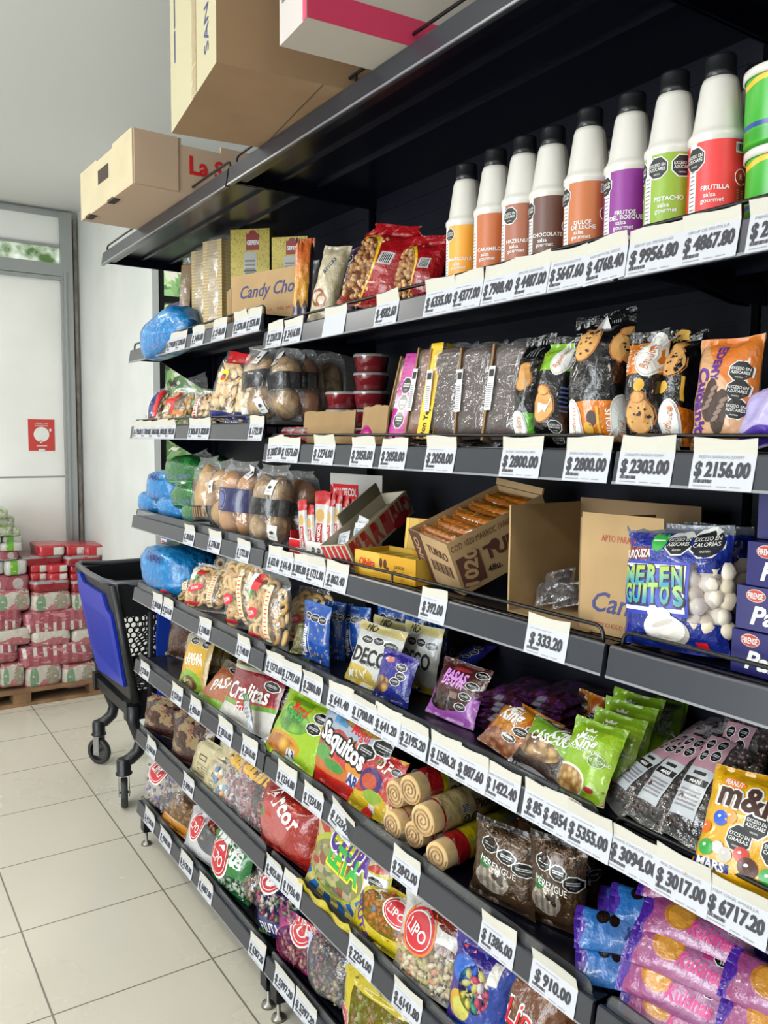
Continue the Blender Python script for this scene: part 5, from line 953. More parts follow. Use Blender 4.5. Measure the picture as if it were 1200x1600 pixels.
def cf(b, S, wh): text(b, S, wh, 'Candy', .56, .27, wh[1]*.17, P('candy_blue', '232c62', .5), sh=.35, bold=.012, w=wh[0]*.78); text(b, S, wh, 'APTO PARA CONSUMO', .62, .80, wh[1]*.055, P('candy_red', 'a23a2c', .6), w=wh[0]*.72); text(b, S, wh, 'CANDY CHOCO S.A. - IND. ARG.', .55, .08, wh[1]*.04, P('candy_red', 'a23a2c', .6), w=wh[0]*.84)
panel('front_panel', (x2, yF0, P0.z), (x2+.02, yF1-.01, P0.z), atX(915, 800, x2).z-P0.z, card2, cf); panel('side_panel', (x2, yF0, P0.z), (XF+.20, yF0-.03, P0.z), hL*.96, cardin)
b = MB(); b.box((0, 0, 0), (.19, .24, .003), card2, M=Matrix(((0, 1, 0, .0), (-1, 0, 0, 0), (0, 0, 1, 0), (0, 0, 0, 1)))); b.build('floor_panel', o)
for i, (u, dz) in enumerate([(858, 0), (885, 0), (872, .02)]):
    pack('cellophane_packet', ['small clear packet of dark sweets in the opened carton, left one', 'small clear packet of dark sweets in the opened carton, right one', 'small clear packet lying on top of the two others in the carton'][i], 'sweets', CLEAR, 'B', 3, (u, 915-22*i, u+4, 895-28*i, 48), .11+.01*i, z=.004+dz, yaw=10, lean=45, h=.055, t=.028, seed=i, fill=candies('sweets', [P('dark_sweet', '2a1c18', .5)], 7, .011, (.2, .8), (.15, .85), 'flat', i), group='clear packets in the opened carton')
# meringue bag
blu = art('blue_meringue_bag', '1c2f8e', ('n', 5, .58, '22389e'), ('d', 9, .10, '3aa06a', 0, .55, 1, 1), ('d', 7, .09, 'c8507a', 0, .5, 1, .95), ('b', .92, 1.0, '6a6e78'), ('win', 'r', .70, .24, 1.0, .62), ('r', .0, .70, .32, .80, '7a1c22'), ('win', 'r', .2, .62, .8, .69), rough=.2, crinkle=.8)
mer = [P('meringue', 'e0d6c4', .6), P('meringue2', 'd4c6ae', .6)]
cgr = art('letter_blend', '3f9aa8', ('g', .2, .9, 'a8c850'), crinkle=0, rough=.4)
def merp(b, S, wh):
    stamp(b, S, wh, .585, .845, .021, 4, ('EXCESO EN', 'AZÚCARES')); stamp(b, S, wh, .82, .855, .025, 8, ('EXCESO EN', 'CALORÍAS'))
    disc(b, S, wh, .40, .855, .013, .0155, GRN, 16); rectp(b, S, wh, .34, .85, .46, .86, WHITE, .001); text(b, S, wh, 'TURQUIZA', .18, .745, .012, WHITE, rot=4, bold=.03, w=wh[0]*.32)
    pan = P('bag_cloud', 'e8e8ee', .45); pan2 = P('bag_blue_panel', '27379c', .4)
    rectp(b, S, wh, .03, .27, .74, .69, pan2, .0006, 8); rectp(b, S, wh, .05, .30, .71, .665, pan, .0012, 8); rectp(b, S, wh, .055, .33, .69, .64, pan2, .0017, 8)
    for i, (ch, x, y, r) in enumerate([('M', .13, .57, 6), ('E', .265, .575, 2), ('R', .39, .585, -2), ('E', .515, .575, 3), ('N', .64, .58, 5), ('G', .13, .43, 4), ('U', .24, .435, 0), ('I', .33, .435, 0), ('T', .41, .445, 3), ('O', .53, .44, 0), ('S', .66, .435, 5)]):
        w = wh[0]*(.14 if ch == 'M' else .045 if ch == 'I' else .105); text(b, S, wh, ch, x+.004, y-.004, .030, BRN, rot=r, bold=.07, w=w*1.14, lift=.0022); text(b, S, wh, ch, x, y, .0275, cgr, rot=r, bold=.045, w=w*.95, lift=.0030)
    mw = P('meringue_print', 'dcd6ce', .5); ms = P('meringue_shade', 'b4aca4', .5)
    disc(b, S, wh, .52, .16, .036, .022, ms, 20, 0, .0018); disc(b, S, wh, .51, .18, .033, .020, mw, 20, 0, .0024); disc(b, S, wh, .47, .245, .022, .015, mw, 16, 30, .003); disc(b, S, wh, .42, .30, .010, .009, mw, 12, 40, .0036); disc(b, S, wh, .50, .215, .018, .004, ms, 12, 20, .0034)
    rectp(b, S, wh, .76, .045, .86, .095, RED, .001)
pack('meringue_bag', 'blue bag of meringues with big bubble lettering', 'sweets', blu, 'C', 3, (1052, 1018, 1062, 822, 168), .06, yaw=10, lean=8, t=.085, prints=merp, seed=5, seal=(.03, .07), wob=.006, fill=candies('meringues', mer, 34, .016, (.18, .72), (.55, .98), 'blob', 3))
pack('meringue_bag', 'second blue meringue bag half hidden behind the first', 'sweets', blu, 'C', 3, (1112, 985, 1122, 822, 110), .17, yaw=4, lean=6, t=.07, seed=6, seal=(.03, .07), wob=.006, fill=candies('meringues', mer, 20, .016, (.18, .72), (.5, .98), 'blob', 5))
# deep blue boxes
blubox = P('deep_blue_box', '131056', .35)
def fir(b, S, wh):
    disc(b, S, wh, .17, .80, wh[1]*.24, wh[1]*.15, P('badge_rim', 'c8a890', .4), 20, 0, .0005); disc(b, S, wh, .17, .80, wh[1]*.22, wh[1]*.132, P('badge_red', 'a83028', .4), 20, 0, .001); text(b, S, wh, 'FIRENSE', .17, .80, wh[1]*.14, WHITE, w=wh[1]*.37, bold=.02, lift=.0015)
    text(b, S, wh, 'Paragüitas', .60, .36, wh[1]*.42, WHITE, sh=.25, bold=.03, w=wh[0]*.9)
tops = [(1062, 985), (985, 912), (912, 842)]
xb = XF+.05; z0 = surf('C', 3)+.001; yb = yAt(1150, xb, z0+.05)
for i in range(3):
    zz = z0+i*.0595; M = frame(Vector((xb+.004*i, yb+(.006, .004, -.006)[i], zz)), (0, 2, -1)[i])
    carton('chocolate_box', ['lowest of three stacked deep blue boxes with white script', 'middle one of three stacked deep blue boxes with white script', 'topmost of three stacked deep blue boxes with white script'][i], 'box', M, .16, .14, .058, blubox, group='stacked deep blue boxes', prints={'f': fir})
carton('chocolate_box', 'plain deep blue box standing behind on the three stacked ones', 'box', frame(Vector((xb+.035, yAt(1184, xb+.035, z0+.2), z0+.179)), 0), .12, .10, .062, blubox, group='stacked deep blue boxes')
# ================================================================ row 4, far bay: ring biscuits
lb2 = dict()
loaf('bread_bag', 'large bright blue bread bag sticking out at the far end of fourth shelf', 'bread', bluebag, 238, 900, 66, 74, x=.965, L=.24, yaw=10, roll=4, e=.6, lump=.13, seed=11, group='bright blue and green bread bags', prints=bt)
loaf('bread_bag', 'blue bread bag behind, just above the large one on fourth shelf', 'bread', art('blue_logo_bag', '1f3f9c', ('r', .2, .3, .5, .7, 'ddd'), ('r', .25, .4, .45, .6, 'b02030'), rough=.3), 260, 848, 34, 26, x=1.1, L=.12, yaw=10, e=.6, lump=.13, seed=12)
ringm = [P('ring_biscuit_tan', 'c8a468', .7), P('ring_biscuit_gold', 'b88e52', .7), P('ring_biscuit_pale', 'd4b680', .7)]
def rp(v):
    def f(b, S, wh):
        w, h = wh; disc(b, S, wh, .30, .42, w*.20, h*.075, P('badge_pink', 'c82a3a', .45), 18, 12, .0015); text(b, S, wh, 'DON', .3, .42, h*.06, WHITE, rot=12, bold=.03, lift=.0022); rectp(b, S, wh, .05, .08, .45, .14, P('badge_pink', 'c82a3a', .45), .0012, 5)
        rectp(b, S, wh, .62, .08, .73, .82, P('strip_cream', 'd8d0a8', .6), .0015, 6)
        for i in range(12): rectp(b, S, wh, .645, .12+.055*i, .705, .135+.055*i, RED, .0022, 1)
        if v: rectp(b, S, wh, .2, .72, .42, .92, RED, .0012, 4); rectp(b, S, wh, .05, .6, .2, .92, WHITE, .0012, 4); rectp(b, S, wh, .2, .6, .28, .72, GRN, .0014, 3)
    return f
RB = [('clear bag of ring biscuits lying near the blue bread bag', 'A', (280, 942, 298, 880, 70), .05, 40, 30), ('clear bag of ring biscuits with red print, second on fourth shelf', 'A', (318, 966, 338, 884, 72), .05, 36, 30),
      ('clear bag of ring biscuits standing, third on fourth shelf', 'A', (382, 988, 376, 872, 56), .06, 14, 14), ('clear bag of ring biscuits with cream strip at the shelf joint', 'A', (418, 1016, 424, 892, 64), .04, 16, 10), ('clear bag of ring biscuits leaning behind the blue nut bags', 'B', (478, 1010, 492, 920, 60), .10, 25, 20)]
for i, (l, bay, p, d, ln, yw) in enumerate(RB):
    cbag(l, p, d, 0, rp(i % 2), lean=ln, yaw=yw, t=.075, seed=20+i, kind='ring', n=40, r=.019, mats=ringm, k=4, bay=bay, vv=(.1, .84), group='clear bags of ring biscuits', cont='ring_biscuit')
cbag('clear bag of sticks and rings at the back of fourth shelf', (352, 940, 356, 872, 44), .16, 0, rp(0), lean=20, yaw=20, t=.06, seed=31, kind='ring', n=20, r=.016, mats=ringm, k=4, vv=(.1, .84), group='clear bags of ring biscuits', cont='ring_biscuit')
# ================================================================ row 4, middle bay: nut bags
pen = art('blue_peanut_bag', '1c55ae', ('d', 7, .20, 'a8854e', .38, .05, 1, .95), ('d', 5, .15, 'c8a468', .3, .0, 1, 1), ('r', .0, .0, .30, .66, '1a3f98'), ('r', .30, .0, .335, .66, 'c8d4e8'), ('o', .30, .78, .15, .065, ''), ('o', .55, .76, .15, .065, ''), ('o', .80, .74, .15, .065, ''), ('b', .95, 1, '2a68c0'), rough=.25, crinkle=.5)
penp = lambda b, S, wh: text(b, S, wh, 'Penuamar', .16, .34, wh[0]*.20, WHITE, rot=86, bold=.03, w=wh[1]*.56)
PB = [('blue peanut bag with white lettering, front left one', (493, 1036, 497, 944, 42), .06, 8, 14), ('blue peanut bag standing edgewise, second of the row', (522, 1032, 524, 942, 34), .07, 42, 10), ('blue peanut bag, third of the row, edgewise', (545, 1030, 536, 946, 32), .085, 45, 8),
      ('blue peanut bag with lettering, fourth of the row', (562, 1034, 556, 952, 46), .10, 20, 12), ('blue peanut bag deep in shadow behind the white bags, left one', (612, 1000, 612, 944, 46), .22, 10, 8), ('blue peanut bag deep in shadow behind the white bags, right one', (656, 1010, 652, 956, 40), .24, 25, 8), ('blue peanut bag deepest at the back, right of the shadowed ones', (690, 1020, 684, 968, 34), .27, 40, 8)]
pb0 = None
for i, (l, p, d, yw, ln) in enumerate(PB): pb0 = pack('peanut_bag', l, 'snack bag', pen, 'B', 4, p, d, yaw=yw, lean=ln, t=.03, seed=3, group='blue peanut bags', prints=penp, like=pb0 if i else None) if not i else (pack('peanut_bag', l, 'snack bag', pen, 'B', 4, p, d, yaw=yw, lean=ln, t=.03, group='blue peanut bags', like=pb0), pb0)[1]
pack('green_bag', 'lime and clear bag tucked left of the blue peanut bags', 'snack bag', art('lime_clear_bag', '8cc63a', ('vp', .25, .4, .5, .6, 14, '6a6a40', 'b0a88a'), rough=.3), 'B', 4, (468, 1024, 482, 978, 30), .06, yaw=20, lean=30, t=.03, seed=2)
dec = art('white_deco_bag', 'd0d0cc', ('b', .86, .99, 'cfc080'), ('b', 0, .13, 'c8b24c', .03, 9), ('e', .2, .16, .45, .14, 'd0b44e'), ('o', .30, .72, .14, .065, ''), ('o', .57, .74, .14, .065, ''), ('o', .83, .72, .14, .065, ''), rough=.3, crinkle=.4)
def decp(b, S, wh): text(b, S, wh, 'DECO', .48, .47, wh[0]*.20, INK, bold=.03, w=wh[0]*.78); text(b, S, wh, 'ALIMENTOS', .50, .36, wh[0]*.06, INK); text(b, S, wh, 'MANÍ', .3, .14, wh[0]*.12, WHITE, bold=.03, rot=4); text(b, S, wh, 'NO', .3, .92, wh[0]*.10, INK, bold=.02)
DB = [('front white snack bag with black lettering and yellow foot', (572, 1076, 601, 980, 72), .035, 4, 30, 0), ('white snack bag directly behind the front one', (598, 1062, 622, 972, 74), .085, 4, 26, 0), ('white snack bag, third from the front', (617, 1052, 638, 968, 74), .125, 4, 24, 0), ('white snack bag, last of the row and farther right', (650, 1040, 664, 978, 60), .17, 6, 20, 0)]
db0 = None
for l, p, d, yw, ln, _ in DB:
    q = pack('nut_bag', l, 'snack bag', dec, 'B', 4, p, d, yaw=yw, lean=ln, t=.03, seed=6, group='white snack bags with black lettering', prints=decp, like=db0, wob=.004); db0 = db0 or q
wal = art('violet_walnut_bag', '1f2a86', ('g', .3, 1, '3a2a8a'), ('vp', .26, .30, .24, .17, 5, '6a4422', 'd0a468'), ('e', .32, .82, .14, .06, 'c87060'), ('o', .70, .72, .14, .085, ''), ('o', .74, .55, .14, .085, ''), ('o', .62, .42, .14, .085, ''), rough=.22, crinkle=.9)
wb = pack('walnut_bag', 'dark blue walnut bag leaning in front of the white snack bags', 'snack bag', wal, 'B', 4, (608, 1098, 628, 1022, 56), .03, yaw=6, lean=32, t=.03, seed=4, group='dark blue walnut bags')
for l, p, d, yw, ln, z in [('dark blue walnut bag lying flat, upper of the two behind', (648, 1046, 706, 1026, 60), .13, -20, 70, .03), ('dark blue walnut bag lying flat, lower of the two behind', (640, 1076, 690, 1050, 60), .09, -20, 68, 0), ('dark blue walnut bag far back beside the raisin stack', (706, 1022, 740, 1008, 70), .22, -10, 70, .05)]:
    pack('walnut_bag', l, 'snack bag', wal, 'B', 4, p, d, z=z, yaw=yw, lean=ln, h=.13, w=.085, t=.03, like=wb, group='dark blue walnut bags')
rai = art('plum_raisin_bag', '4a221e', ('b', -.2, .30, 'a85cb8', .05, 4, 2), ('b', -.2, .5, 'a85cb8', .0, 0, 0, -.0), ('e', .48, .58, .43, .42, '4a221e'), ('vp', .30, .27, .26, .15, 6, '1c1210', '5c4038'), ('e', .46, .86, .2, .035, 'a03038'), ('o', .86, .86, .13, .065, ''), ('o', .80, .64, .13, .065, ''), ('o', .74, .44, .13, .065, ''), ('o', .70, .26, .13, .065, ''), ('b', .97, 1, '3a1a18'), ('r', .42, .36, .58, .46, '8a7468'), rough=.22, crinkle=.5)
def raip(b, S, wh): lm = P('lilac_print', 'd08ad8', .4); text(b, S, wh, 'PASAS', .42, .73, wh[0]*.14, lm, bold=.04, rot=-3, w=wh[0]*.5); text(b, S, wh, 'DE UVA', .42, .62, wh[0]*.14, lm, bold=.04, rot=-3, w=wh[0]*.46)
rb = pack('raisin_bag', 'plum and lilac chocolate raisin bag facing front on its pile', 'sweets', rai, 'B', 4, (700, 1128, 733, 1038, 76), .06, z=.0, yaw=6, lean=40, t=.028, seed=2, group='plum and lilac raisin bags', prints=raip)
edgeb = art('plum_bag_side', '5e2c66', ('n', 5, .5, '3e1c22'), ('r', .40, .0, .55, .12, '8a8490'), ('r', .1, .85, .9, 1, '3a1a18'), rough=.25, crinkle=.8)
R = random.Random(3); rl = None
zb = surf('B', 4)
order = ['lowest', 'second', 'third', 'fourth', 'fifth', 'sixth', 'seventh', 'topmost']
for c, (u, xd, nn) in enumerate([(762, .125, 7), (822, .165, 8)]):
    for i in range(nn):
        x = XF+xd+.001*i; y = yAt(u+4*(i % 2)+2*i, x, zb+.02); M = Matrix.Translation((x, y, zb+.006+i*.0115)) @ basis(R.uniform(-8, 10), 88+R.uniform(-2, 2)); lab = f'{order[i]} bag of the '+['front', 'rear'][c]+' flat pile of plum raisin bags' if i < nn-1 else 'topmost bag of the '+['front', 'rear'][c]+' flat pile of plum raisin bags'
        if rl is None:
            rl = pack('raisin_bag', lab, 'sweets', edgeb, 'B', 4, (775, 1100, 776, 1080, 50), .07, lean=88, w=.12, h=.17, t=.022, seed=9, group='plum and lilac raisin bags', snap=False); rl.matrix_world = M
        else: dup(rl, M, lab, 'plum and lilac raisin bags')
# crowned peanut bags: orange, brown, green
def crown(b, S, wh, x, y, s, txt2, m=WHITE, rot=0):
    text(b, S, wh, 'Maní', x, y+.075, s*.6, m, bold=.01, sh=.2, rot=rot); text(b, S, wh, 'King', x, y-.015, s*1.0, m, bold=.03, sh=.25, rot=rot)
    pts = [(-1, 0), (-1.1, .9), (-.5, .35), (0, 1.1), (.5, .35), (1.1, .9), (1, 0)]; k = s*.55; b.add([S(x+p*k/wh[0], y+.135+q*k*.6/wh[1], .0012) for p, q in pts], [(0, 2, 1), (0, 6, 4, 3, 2), (6, 5, 4)], m)
    text(b, S, wh, txt2, x, y-.11, s*.32, m, bold=.01)
okg = art('orange_peanut_bag', 'c07a1c', ('r', .62, .3, 1, 1, 'b4591a'), ('vp', .3, .12, .62, .26, 11, '8a5030', 'c48a64'), ('o', .78, .60, .13, .07, ''), ('o', .62, .48, .16, .085, ''), ('o', .5, .30, .13, .07, ''), ('b', .95, 1, 'b87018'), rough=.25, crinkle=.4)
ob1 = pack('peanut_bag', 'orange peanut bag lying at the front, nuts printed at its foot', 'snack bag', okg, 'B', 4, (784, 1182, 838, 1112, 86), .05, yaw=-8, lean=52, t=.03, seed=2, group='crowned peanut bags', prints=lambda b, S, wh: crown(b, S, wh, .34, .72, wh[0]*.16, 'CON PIEL'))
pack('peanut_bag', 'orange peanut bag behind, only its upper half showing', 'snack bag', okg, 'B', 4, (862, 1150, 878, 1098, 74), .14, yaw=4, lean=40, t=.03, like=ob1, group='crowned peanut bags')
pack('peanut_bag', 'orange peanut bag farthest back, a corner showing beside the green ones', 'snack bag', okg, 'B', 4, (918, 1120, 926, 1084, 40), .26, yaw=0, lean=30, t=.03, like=ob1, group='crowned peanut bags')
csb = art('brown_shell_peanut_bag', '3a2a24', ('b', .60, 1.0, '7aa830', .03, 4, 0, .1), ('vp', .42, .46, .46, .20, 6, '6a4a2c', 'd0ac74'), ('b', .0, .10, 'b8b8bc', .02, 9), rough=.22, crinkle=.5)
pack('peanut_bag', 'brown and green bag of unshelled peanuts between orange and green bags', 'snack bag', csb, 'B', 4, (830, 1215, 878, 1136, 78), .035, yaw=-8, lean=48, t=.035, seed=5, group='crowned peanut bags', prints=lambda b, S, wh: (text(b, S, wh, 'CÁSCARA', .6, .70, wh[0]*.12, WHITE, bold=.03, rot=8), text(b, S, wh, 'King', .72, .86, wh[0]*.16, WHITE, bold=.04, sh=.25, rot=8), text(b, S, wh, '215g', .2, .06, wh[0]*.10, INK, bold=.03)))
grn = art('lime_peanut_bag', '8ab41e', ('r', .66, 0, 1, 1, '9cc42a'), ('b', .88, 1, '7ca41e'), ('d', 6, .12, '8a6a2c', .55, .1, 1, .85), ('e', .22, .18, .40, .20, 'e8e4d4'), ('vp', .22, .17, .37, .18, 11, '9a7038', 'dcb878'), ('e', .72, .14, .09, .035, 'b03030'), ('e', .72, .50, .16, .085, '6c941c'), rough=.28, crinkle=.4)
def grp(b, S, wh): crown(b, S, wh, .40, .70, wh[0]*.19, 'CROCANTE SIN PIEL'); n = 16; b.tube([S(.72+.155*math.cos(i*6.283/n), .50+.08*math.sin(i*6.283/n), .001) for i in range(n)], .0006, WHITE, 4, closed=True); text(b, S, wh, 'APTO VEGANO', .72, .5, wh[0]*.05, WHITE)
GB = [('front lime green crowned peanut bag, nuts at its foot', (900, 1250, 942, 1132, 82), .03, 6, 34), ('lime green peanut bag, second from the front', (934, 1236, 972, 1118, 82), .065, 6, 32), ('lime green peanut bag, third from the front', (958, 1220, 988, 1100, 82), .10, 8, 30),
      ('lime green peanut bag, fourth from the front', (968, 1200, 1000, 1086, 80), .14, 6, 28), ('lime green peanut bag, fifth from the front, right of the others', (1000, 1206, 1036, 1092, 62), .12, 30, 26), ('lime green peanut bag, last of the standing row', (1026, 1190, 1056, 1094, 54), .15, 36, 24)]
gb0 = None
for l, p, d, yw, ln in GB:
    q = pack('peanut_bag', l, 'snack bag', grn, 'B', 4, p, d, yaw=yw, lean=ln, t=.03, seed=7, group='lime green peanut bags', prints=grp, like=gb0, wob=.004); gb0 = gb0 or q
for i, (l, p, z) in enumerate([('lime green bag lying flat behind the standing row, upper one', (1062, 1130, 1100, 1112, 60), .045), ('lime green bag lying flat behind the standing row, lower one', (1060, 1152, 1096, 1134, 60), .02)]):
    pack('peanut_bag', l, 'snack bag', grn, 'C', 4, p, .16, z=z, yaw=-25, lean=80, w=.10, h=.16, t=.03, like=gb0, group='lime green peanut bags')
# nearest bay: chocolate peanut tubes and the yellow bag
chocm = [P('choc_ball', '2a1712', .3), P('choc_ball2', '34201a', .3)]
tubelab = art('pink_white_label', 'c4c8cc', ('b', .56, 1.0, 'b88c98'), ('o', .24, .88, .17, .075, ''), ('o', .68, .90, .17, .075, ''), ('o', .28, .72, .17, .075, ''), ('o', .72, .74, .17, .075, ''), ('r', .05, .36, .95, .44, '111'), ('r', .25, .48, .75, .52, '222'), ('s', .1, .08, .9, .3, -22, '8a8a90'), ('e', .25, .2, .08, .03, '5a2030'), rough=.4, crinkle=.3)
def tube_extra(o, S, wh, t=0, q=None): label_part('label', .14, .16, .70, .86, tubelab, lambda b, S2, w2: text(b, S2, w2, 'MANÍ', .5, .40, w2[0]*.13, WHITE, bold=.03), .002)(o, S, wh)
CT = [('clear pack of chocolate peanuts, left one reaching over the shelf joint', 'C', (952, 1262, 1068, 1180, 70), .04, -22, 60, 0), ('clear pack of chocolate peanuts, second from the left', 'C', (1000, 1292, 1064, 1216, 76), .03, -10, 54, 0), ('clear pack of chocolate peanuts with the most visible pink label', 'C', (1060, 1318, 1106, 1232, 76), .025, 0, 46, 0),
      ('clear pack of chocolate peanuts behind the others, lying across', 'C', (1080, 1235, 1168, 1168, 80), .12, -22, 62, .01), ('clear pack of chocolate peanuts in the rear left, on the green bags', 'C', (1040, 1180, 1110, 1140, 60), .19, -25, 66, .02), ('clear pack of chocolate peanuts beside the yellow bag', 'C', (1120, 1310, 1146, 1222, 56), .075, 8, 40, 0)]
ct0 = None
for l, bay, p, d, yw, ln, z in CT:
    kw = dict(z=z, yaw=yw, lean=ln, t=.045, seed=3, group='clear packs of chocolate peanuts', gather=.25, seal=(.07, .10), wob=.004)
    if not ct0: ct0 = pack('chocolate_peanut_pack', l, 'sweets', CLEAR, bay, 4, p, d, w=.085, h=.20, fill=candies('chocolate_peanuts', chocm, 150, .0062, (.09, .9), (.04, .96), 'blob', 2, extra=tube_extra), **kw)
    else: kw.update(like=ct0, w=.085, h=.20); pack('chocolate_peanut_pack', l, 'sweets', CLEAR, bay, 4, p, d, **kw)
mm = art('yellow_peanut_bag', 'dda414', ('g', .3, .9, 'e2ae18'), ('b', .93, 1, 'd09a14'), ('r', .02, .10, .42, .17, '1c2a78'), rough=.28, crinkle=.5)
def mmp(b, S, wh):
    [text(b, S, wh, "m&m's", .62+dx, .735+dy, wh[0]*.26, WHITE, bold=.03, w=wh[0]*.97, rot=-3, lift=.001+.0001*i) for i, (dx, dy) in enumerate(((-.02, 0), (.02, 0), (0, .015), (0, -.015), (.015, .012), (-.015, -.012)))]; text(b, S, wh, "m&m's", .62, .735, wh[0]*.26, BRN, bold=.03, w=wh[0]*.95, rot=-3, lift=.0022); disc(b, S, wh, .27, .845, wh[0]*.13, wh[0]*.045, ORNG, 20, -4, .001); text(b, S, wh, 'PEANUT', .27, .845, wh[0]*.055, WHITE, bold=.03, rot=-4, w=wh[0]*.2, lift=.0016)
    for x, y, r, ws in ((.60, .545, .2, ('EXCESO EN', 'AZÚCARES')), (.46, .40, .2, ('EXCESO EN', 'GRASAS')), (.82, .38, .2, ('EXCESO EN', 'CALORÍAS'))): stamp(b, S, wh, x, y, wh[0]*r*.72, -4, ws)
    for x, y, r, c in ((.22, .52, .085, '1f4fb0'), (.06, .42, .07, 'd8641c'), (.14, .255, .085, '2a8a34'), (.36, .24, .075, 'a8a29c'), (.27, .28, .065, 'b4aea8'), (.52, .28, .08, 'b03024'), (.60, .2, .1, '4a2c22'), (.33, .55, .07, 'c88a3c'), (.80, .18, .09, '2a8a34')):
        m_ = P('candy_'+c, c, .3); disc(b, S, wh, x, y, wh[0]*r, wh[0]*r*.92, m_, 18, 0, .0012+r*.003); disc(b, S, wh, x-.015, y+.015, wh[0]*r*.25, wh[0]*r*.16, WHITE, 8, 20, .0017+r*.003)
    text(b, S, wh, 'MARS', .22, .135, wh[0]*.09, WHITE, bold=.03, w=wh[0]*.3)
pack('candy_bag', 'big yellow bag of candy coated peanuts, front right of the nearest bay', 'sweets', mm, 'C', 4, (1150, 1412, 1196, 1212, 160), .02, yaw=12, lean=26, t=.05, seed=4, prints=mmp, seal=(.05, .07), snap=False)
# ================================================================ row 5, far bay: dried fruit and cereal bags
frt = art('yellow_fruit_bag', 'd0a02e', ('e', .5, .62, .46, .30, 'd8aa30'), ('b', .84, 1.0, 'a09a80'), ('o', .35, .90, .15, .07, ''), ('o', .78, .88, .15, .07, ''), ('e', .45, .16, .42, .20, '7ab030'), ('vp', .42, .12, .30, .14, 7, '6a4a2c', 'c0a880'), ('r', .86, 0, 1, 1, 'b89a50'), rough=.28, crinkle=.6)
frp = lambda b, S, wh: (text(b, S, wh, 'PASAS', .5, .62, wh[0]*.14, WHITE, bold=.03, rot=6), text(b, S, wh, 'DE UVA', .5, .53, wh[0]*.14, WHITE, bold=.03, rot=6))
fb0 = None
for l, p, d, yw, ln in [('yellow dried fruit bag facing front, first on the fifth shelf', (298, 1084, 316, 996, 42), .06, 12, 14), ('dull yellow dried fruit bag edgewise, second of the row', (330, 1076, 340, 1000, 28), .08, 38, 12), ('dull yellow dried fruit bag edgewise, third of the row', (344, 1076, 352, 1004, 26), .10, 42, 12), ('dull yellow dried fruit bag edgewise, fourth of the row', (356, 1072, 362, 1006, 24), .12, 46, 12), ('dull yellow dried fruit bag edgewise, last of the row', (368, 1068, 372, 1012, 22), .15, 46, 12)]:
    q = pack('fruit_bag', l, 'snack bag', frt, 'A', 5, p, d, yaw=yw, lean=ln, t=.03, seed=2, group='yellow dried fruit bags', prints=frp, like=fb0); fb0 = fb0 or q
dsb = art('brown_fruit_bag', '4a2a1c', ('n', 5, .6, '6a3c28'), rough=.2, crinkle=.9)
pack('fruit_bag', 'dark brown dried fruit bag in shadow left of the yellow ones', 'snack bag', dsb, 'A', 5, (278, 1030, 286, 975, 36), .16, yaw=10, lean=8, t=.05, seed=3)
orf = art('orange_fruit_bag', 'a8582a', ('b', .8, 1, '8a8070'), ('o', .5, .84, .2, .07, ''), ('b', 0, .16, '7ab030', .04, 7), ('n', 5, .62, 'b8683a'), rough=.28, crinkle=.7)
pack('fruit_bag', 'orange brown dried fruit bag leaning over sideways', 'snack bag', orf, 'A', 5, (330, 1108, 380, 1044, 50), .05, yaw=0, lean=40, t=.03, seed=4, prints=lambda b, S, wh: (text(b, S, wh, 'PASAS', .5, .55, wh[0]*.16, WHITE, bold=.02, rot=20)))
pack('fruit_bag', 'green footed clear bag slipping over the shelf edge, front of fifth shelf', 'snack bag', art('clear_green_bag', 'a09a8a', ('b', 0, .34, '7ab030', .06, 8), ('b', .34, .6, 'a0602c', .06, 8), ('n', 7, .6, 'c8c4b8'), rough=.2, crinkle=.9), 'A', 5, (290, 1104, 344, 1090, 40), .012, yaw=-10, lean=70, w=.07, h=.14, t=.02, seed=5, z=.03)
crl = art('crimson_cereal_bag', '861a24', ('b', -.2, .30, 'd0ccc4', .03, 4, 0, -.12), ('b', .27, .36, '6aa034', .03, 4, 0, -.12), ('b', .345, .375, 'c02a30', .03, 4, 0, -.12), ('b', .84, .90, 'c8c0b0', .02, 5, 1, -.05), ('b', .90, .93, '5a8a34', .02, 5, 1, -.05), ('o', .84, .76, .13, .08, ''), ('e', .48, .30, .17, .06, 'b8202c'), rough=.22, crinkle=.5)
crp = lambda b, S, wh: (text(b, S, wh, 'Cralitas', .47, .55, wh[0]*.17, WHITE, bold=.02, sh=.25, rot=6, w=wh[0]*.8), text(b, S, wh, 'Fruit', .47, .30, wh[0]*.10, WHITE, sh=.2, rot=6, lift=.0016))
cr0 = None
for l, p, d, yw, ln in [('crimson and white cereal bag with white script facing front', (378, 1148, 412, 1042, 80), .035, 6, 28), ('crimson cereal bag behind, its script half covered', (418, 1150, 438, 1060, 56), .07, 18, 26), ('crimson and silver cereal bag edgewise, third', (440, 1140, 456, 1066, 36), .10, 42, 24)]:
    q = pack('cereal_bag', l, 'cereal', crl, 'A' if d < .07 else 'B', 5, p, d, yaw=yw, lean=ln, t=.035, seed=5, group='crimson cereal bags', prints=crp, like=cr0); cr0 = cr0 or q
slv = art('silver_side_bag', '8a8a84', ('s', 0, 0, 1, 1, 4, '5a7a48'), ('b', .6, 1, '6a1a22', .05, 6), ('n', 5, .6, 'b0b0aa'), rough=.22, metal=.3, crinkle=.8)
pack('cereal_bag', 'silver green cereal bag edgewise at the right of the crimson ones', 'cereal', slv, 'B', 5, (460, 1140, 478, 1076, 36), .12, yaw=40, lean=22, t=.035, seed=6, group='crimson cereal bags')
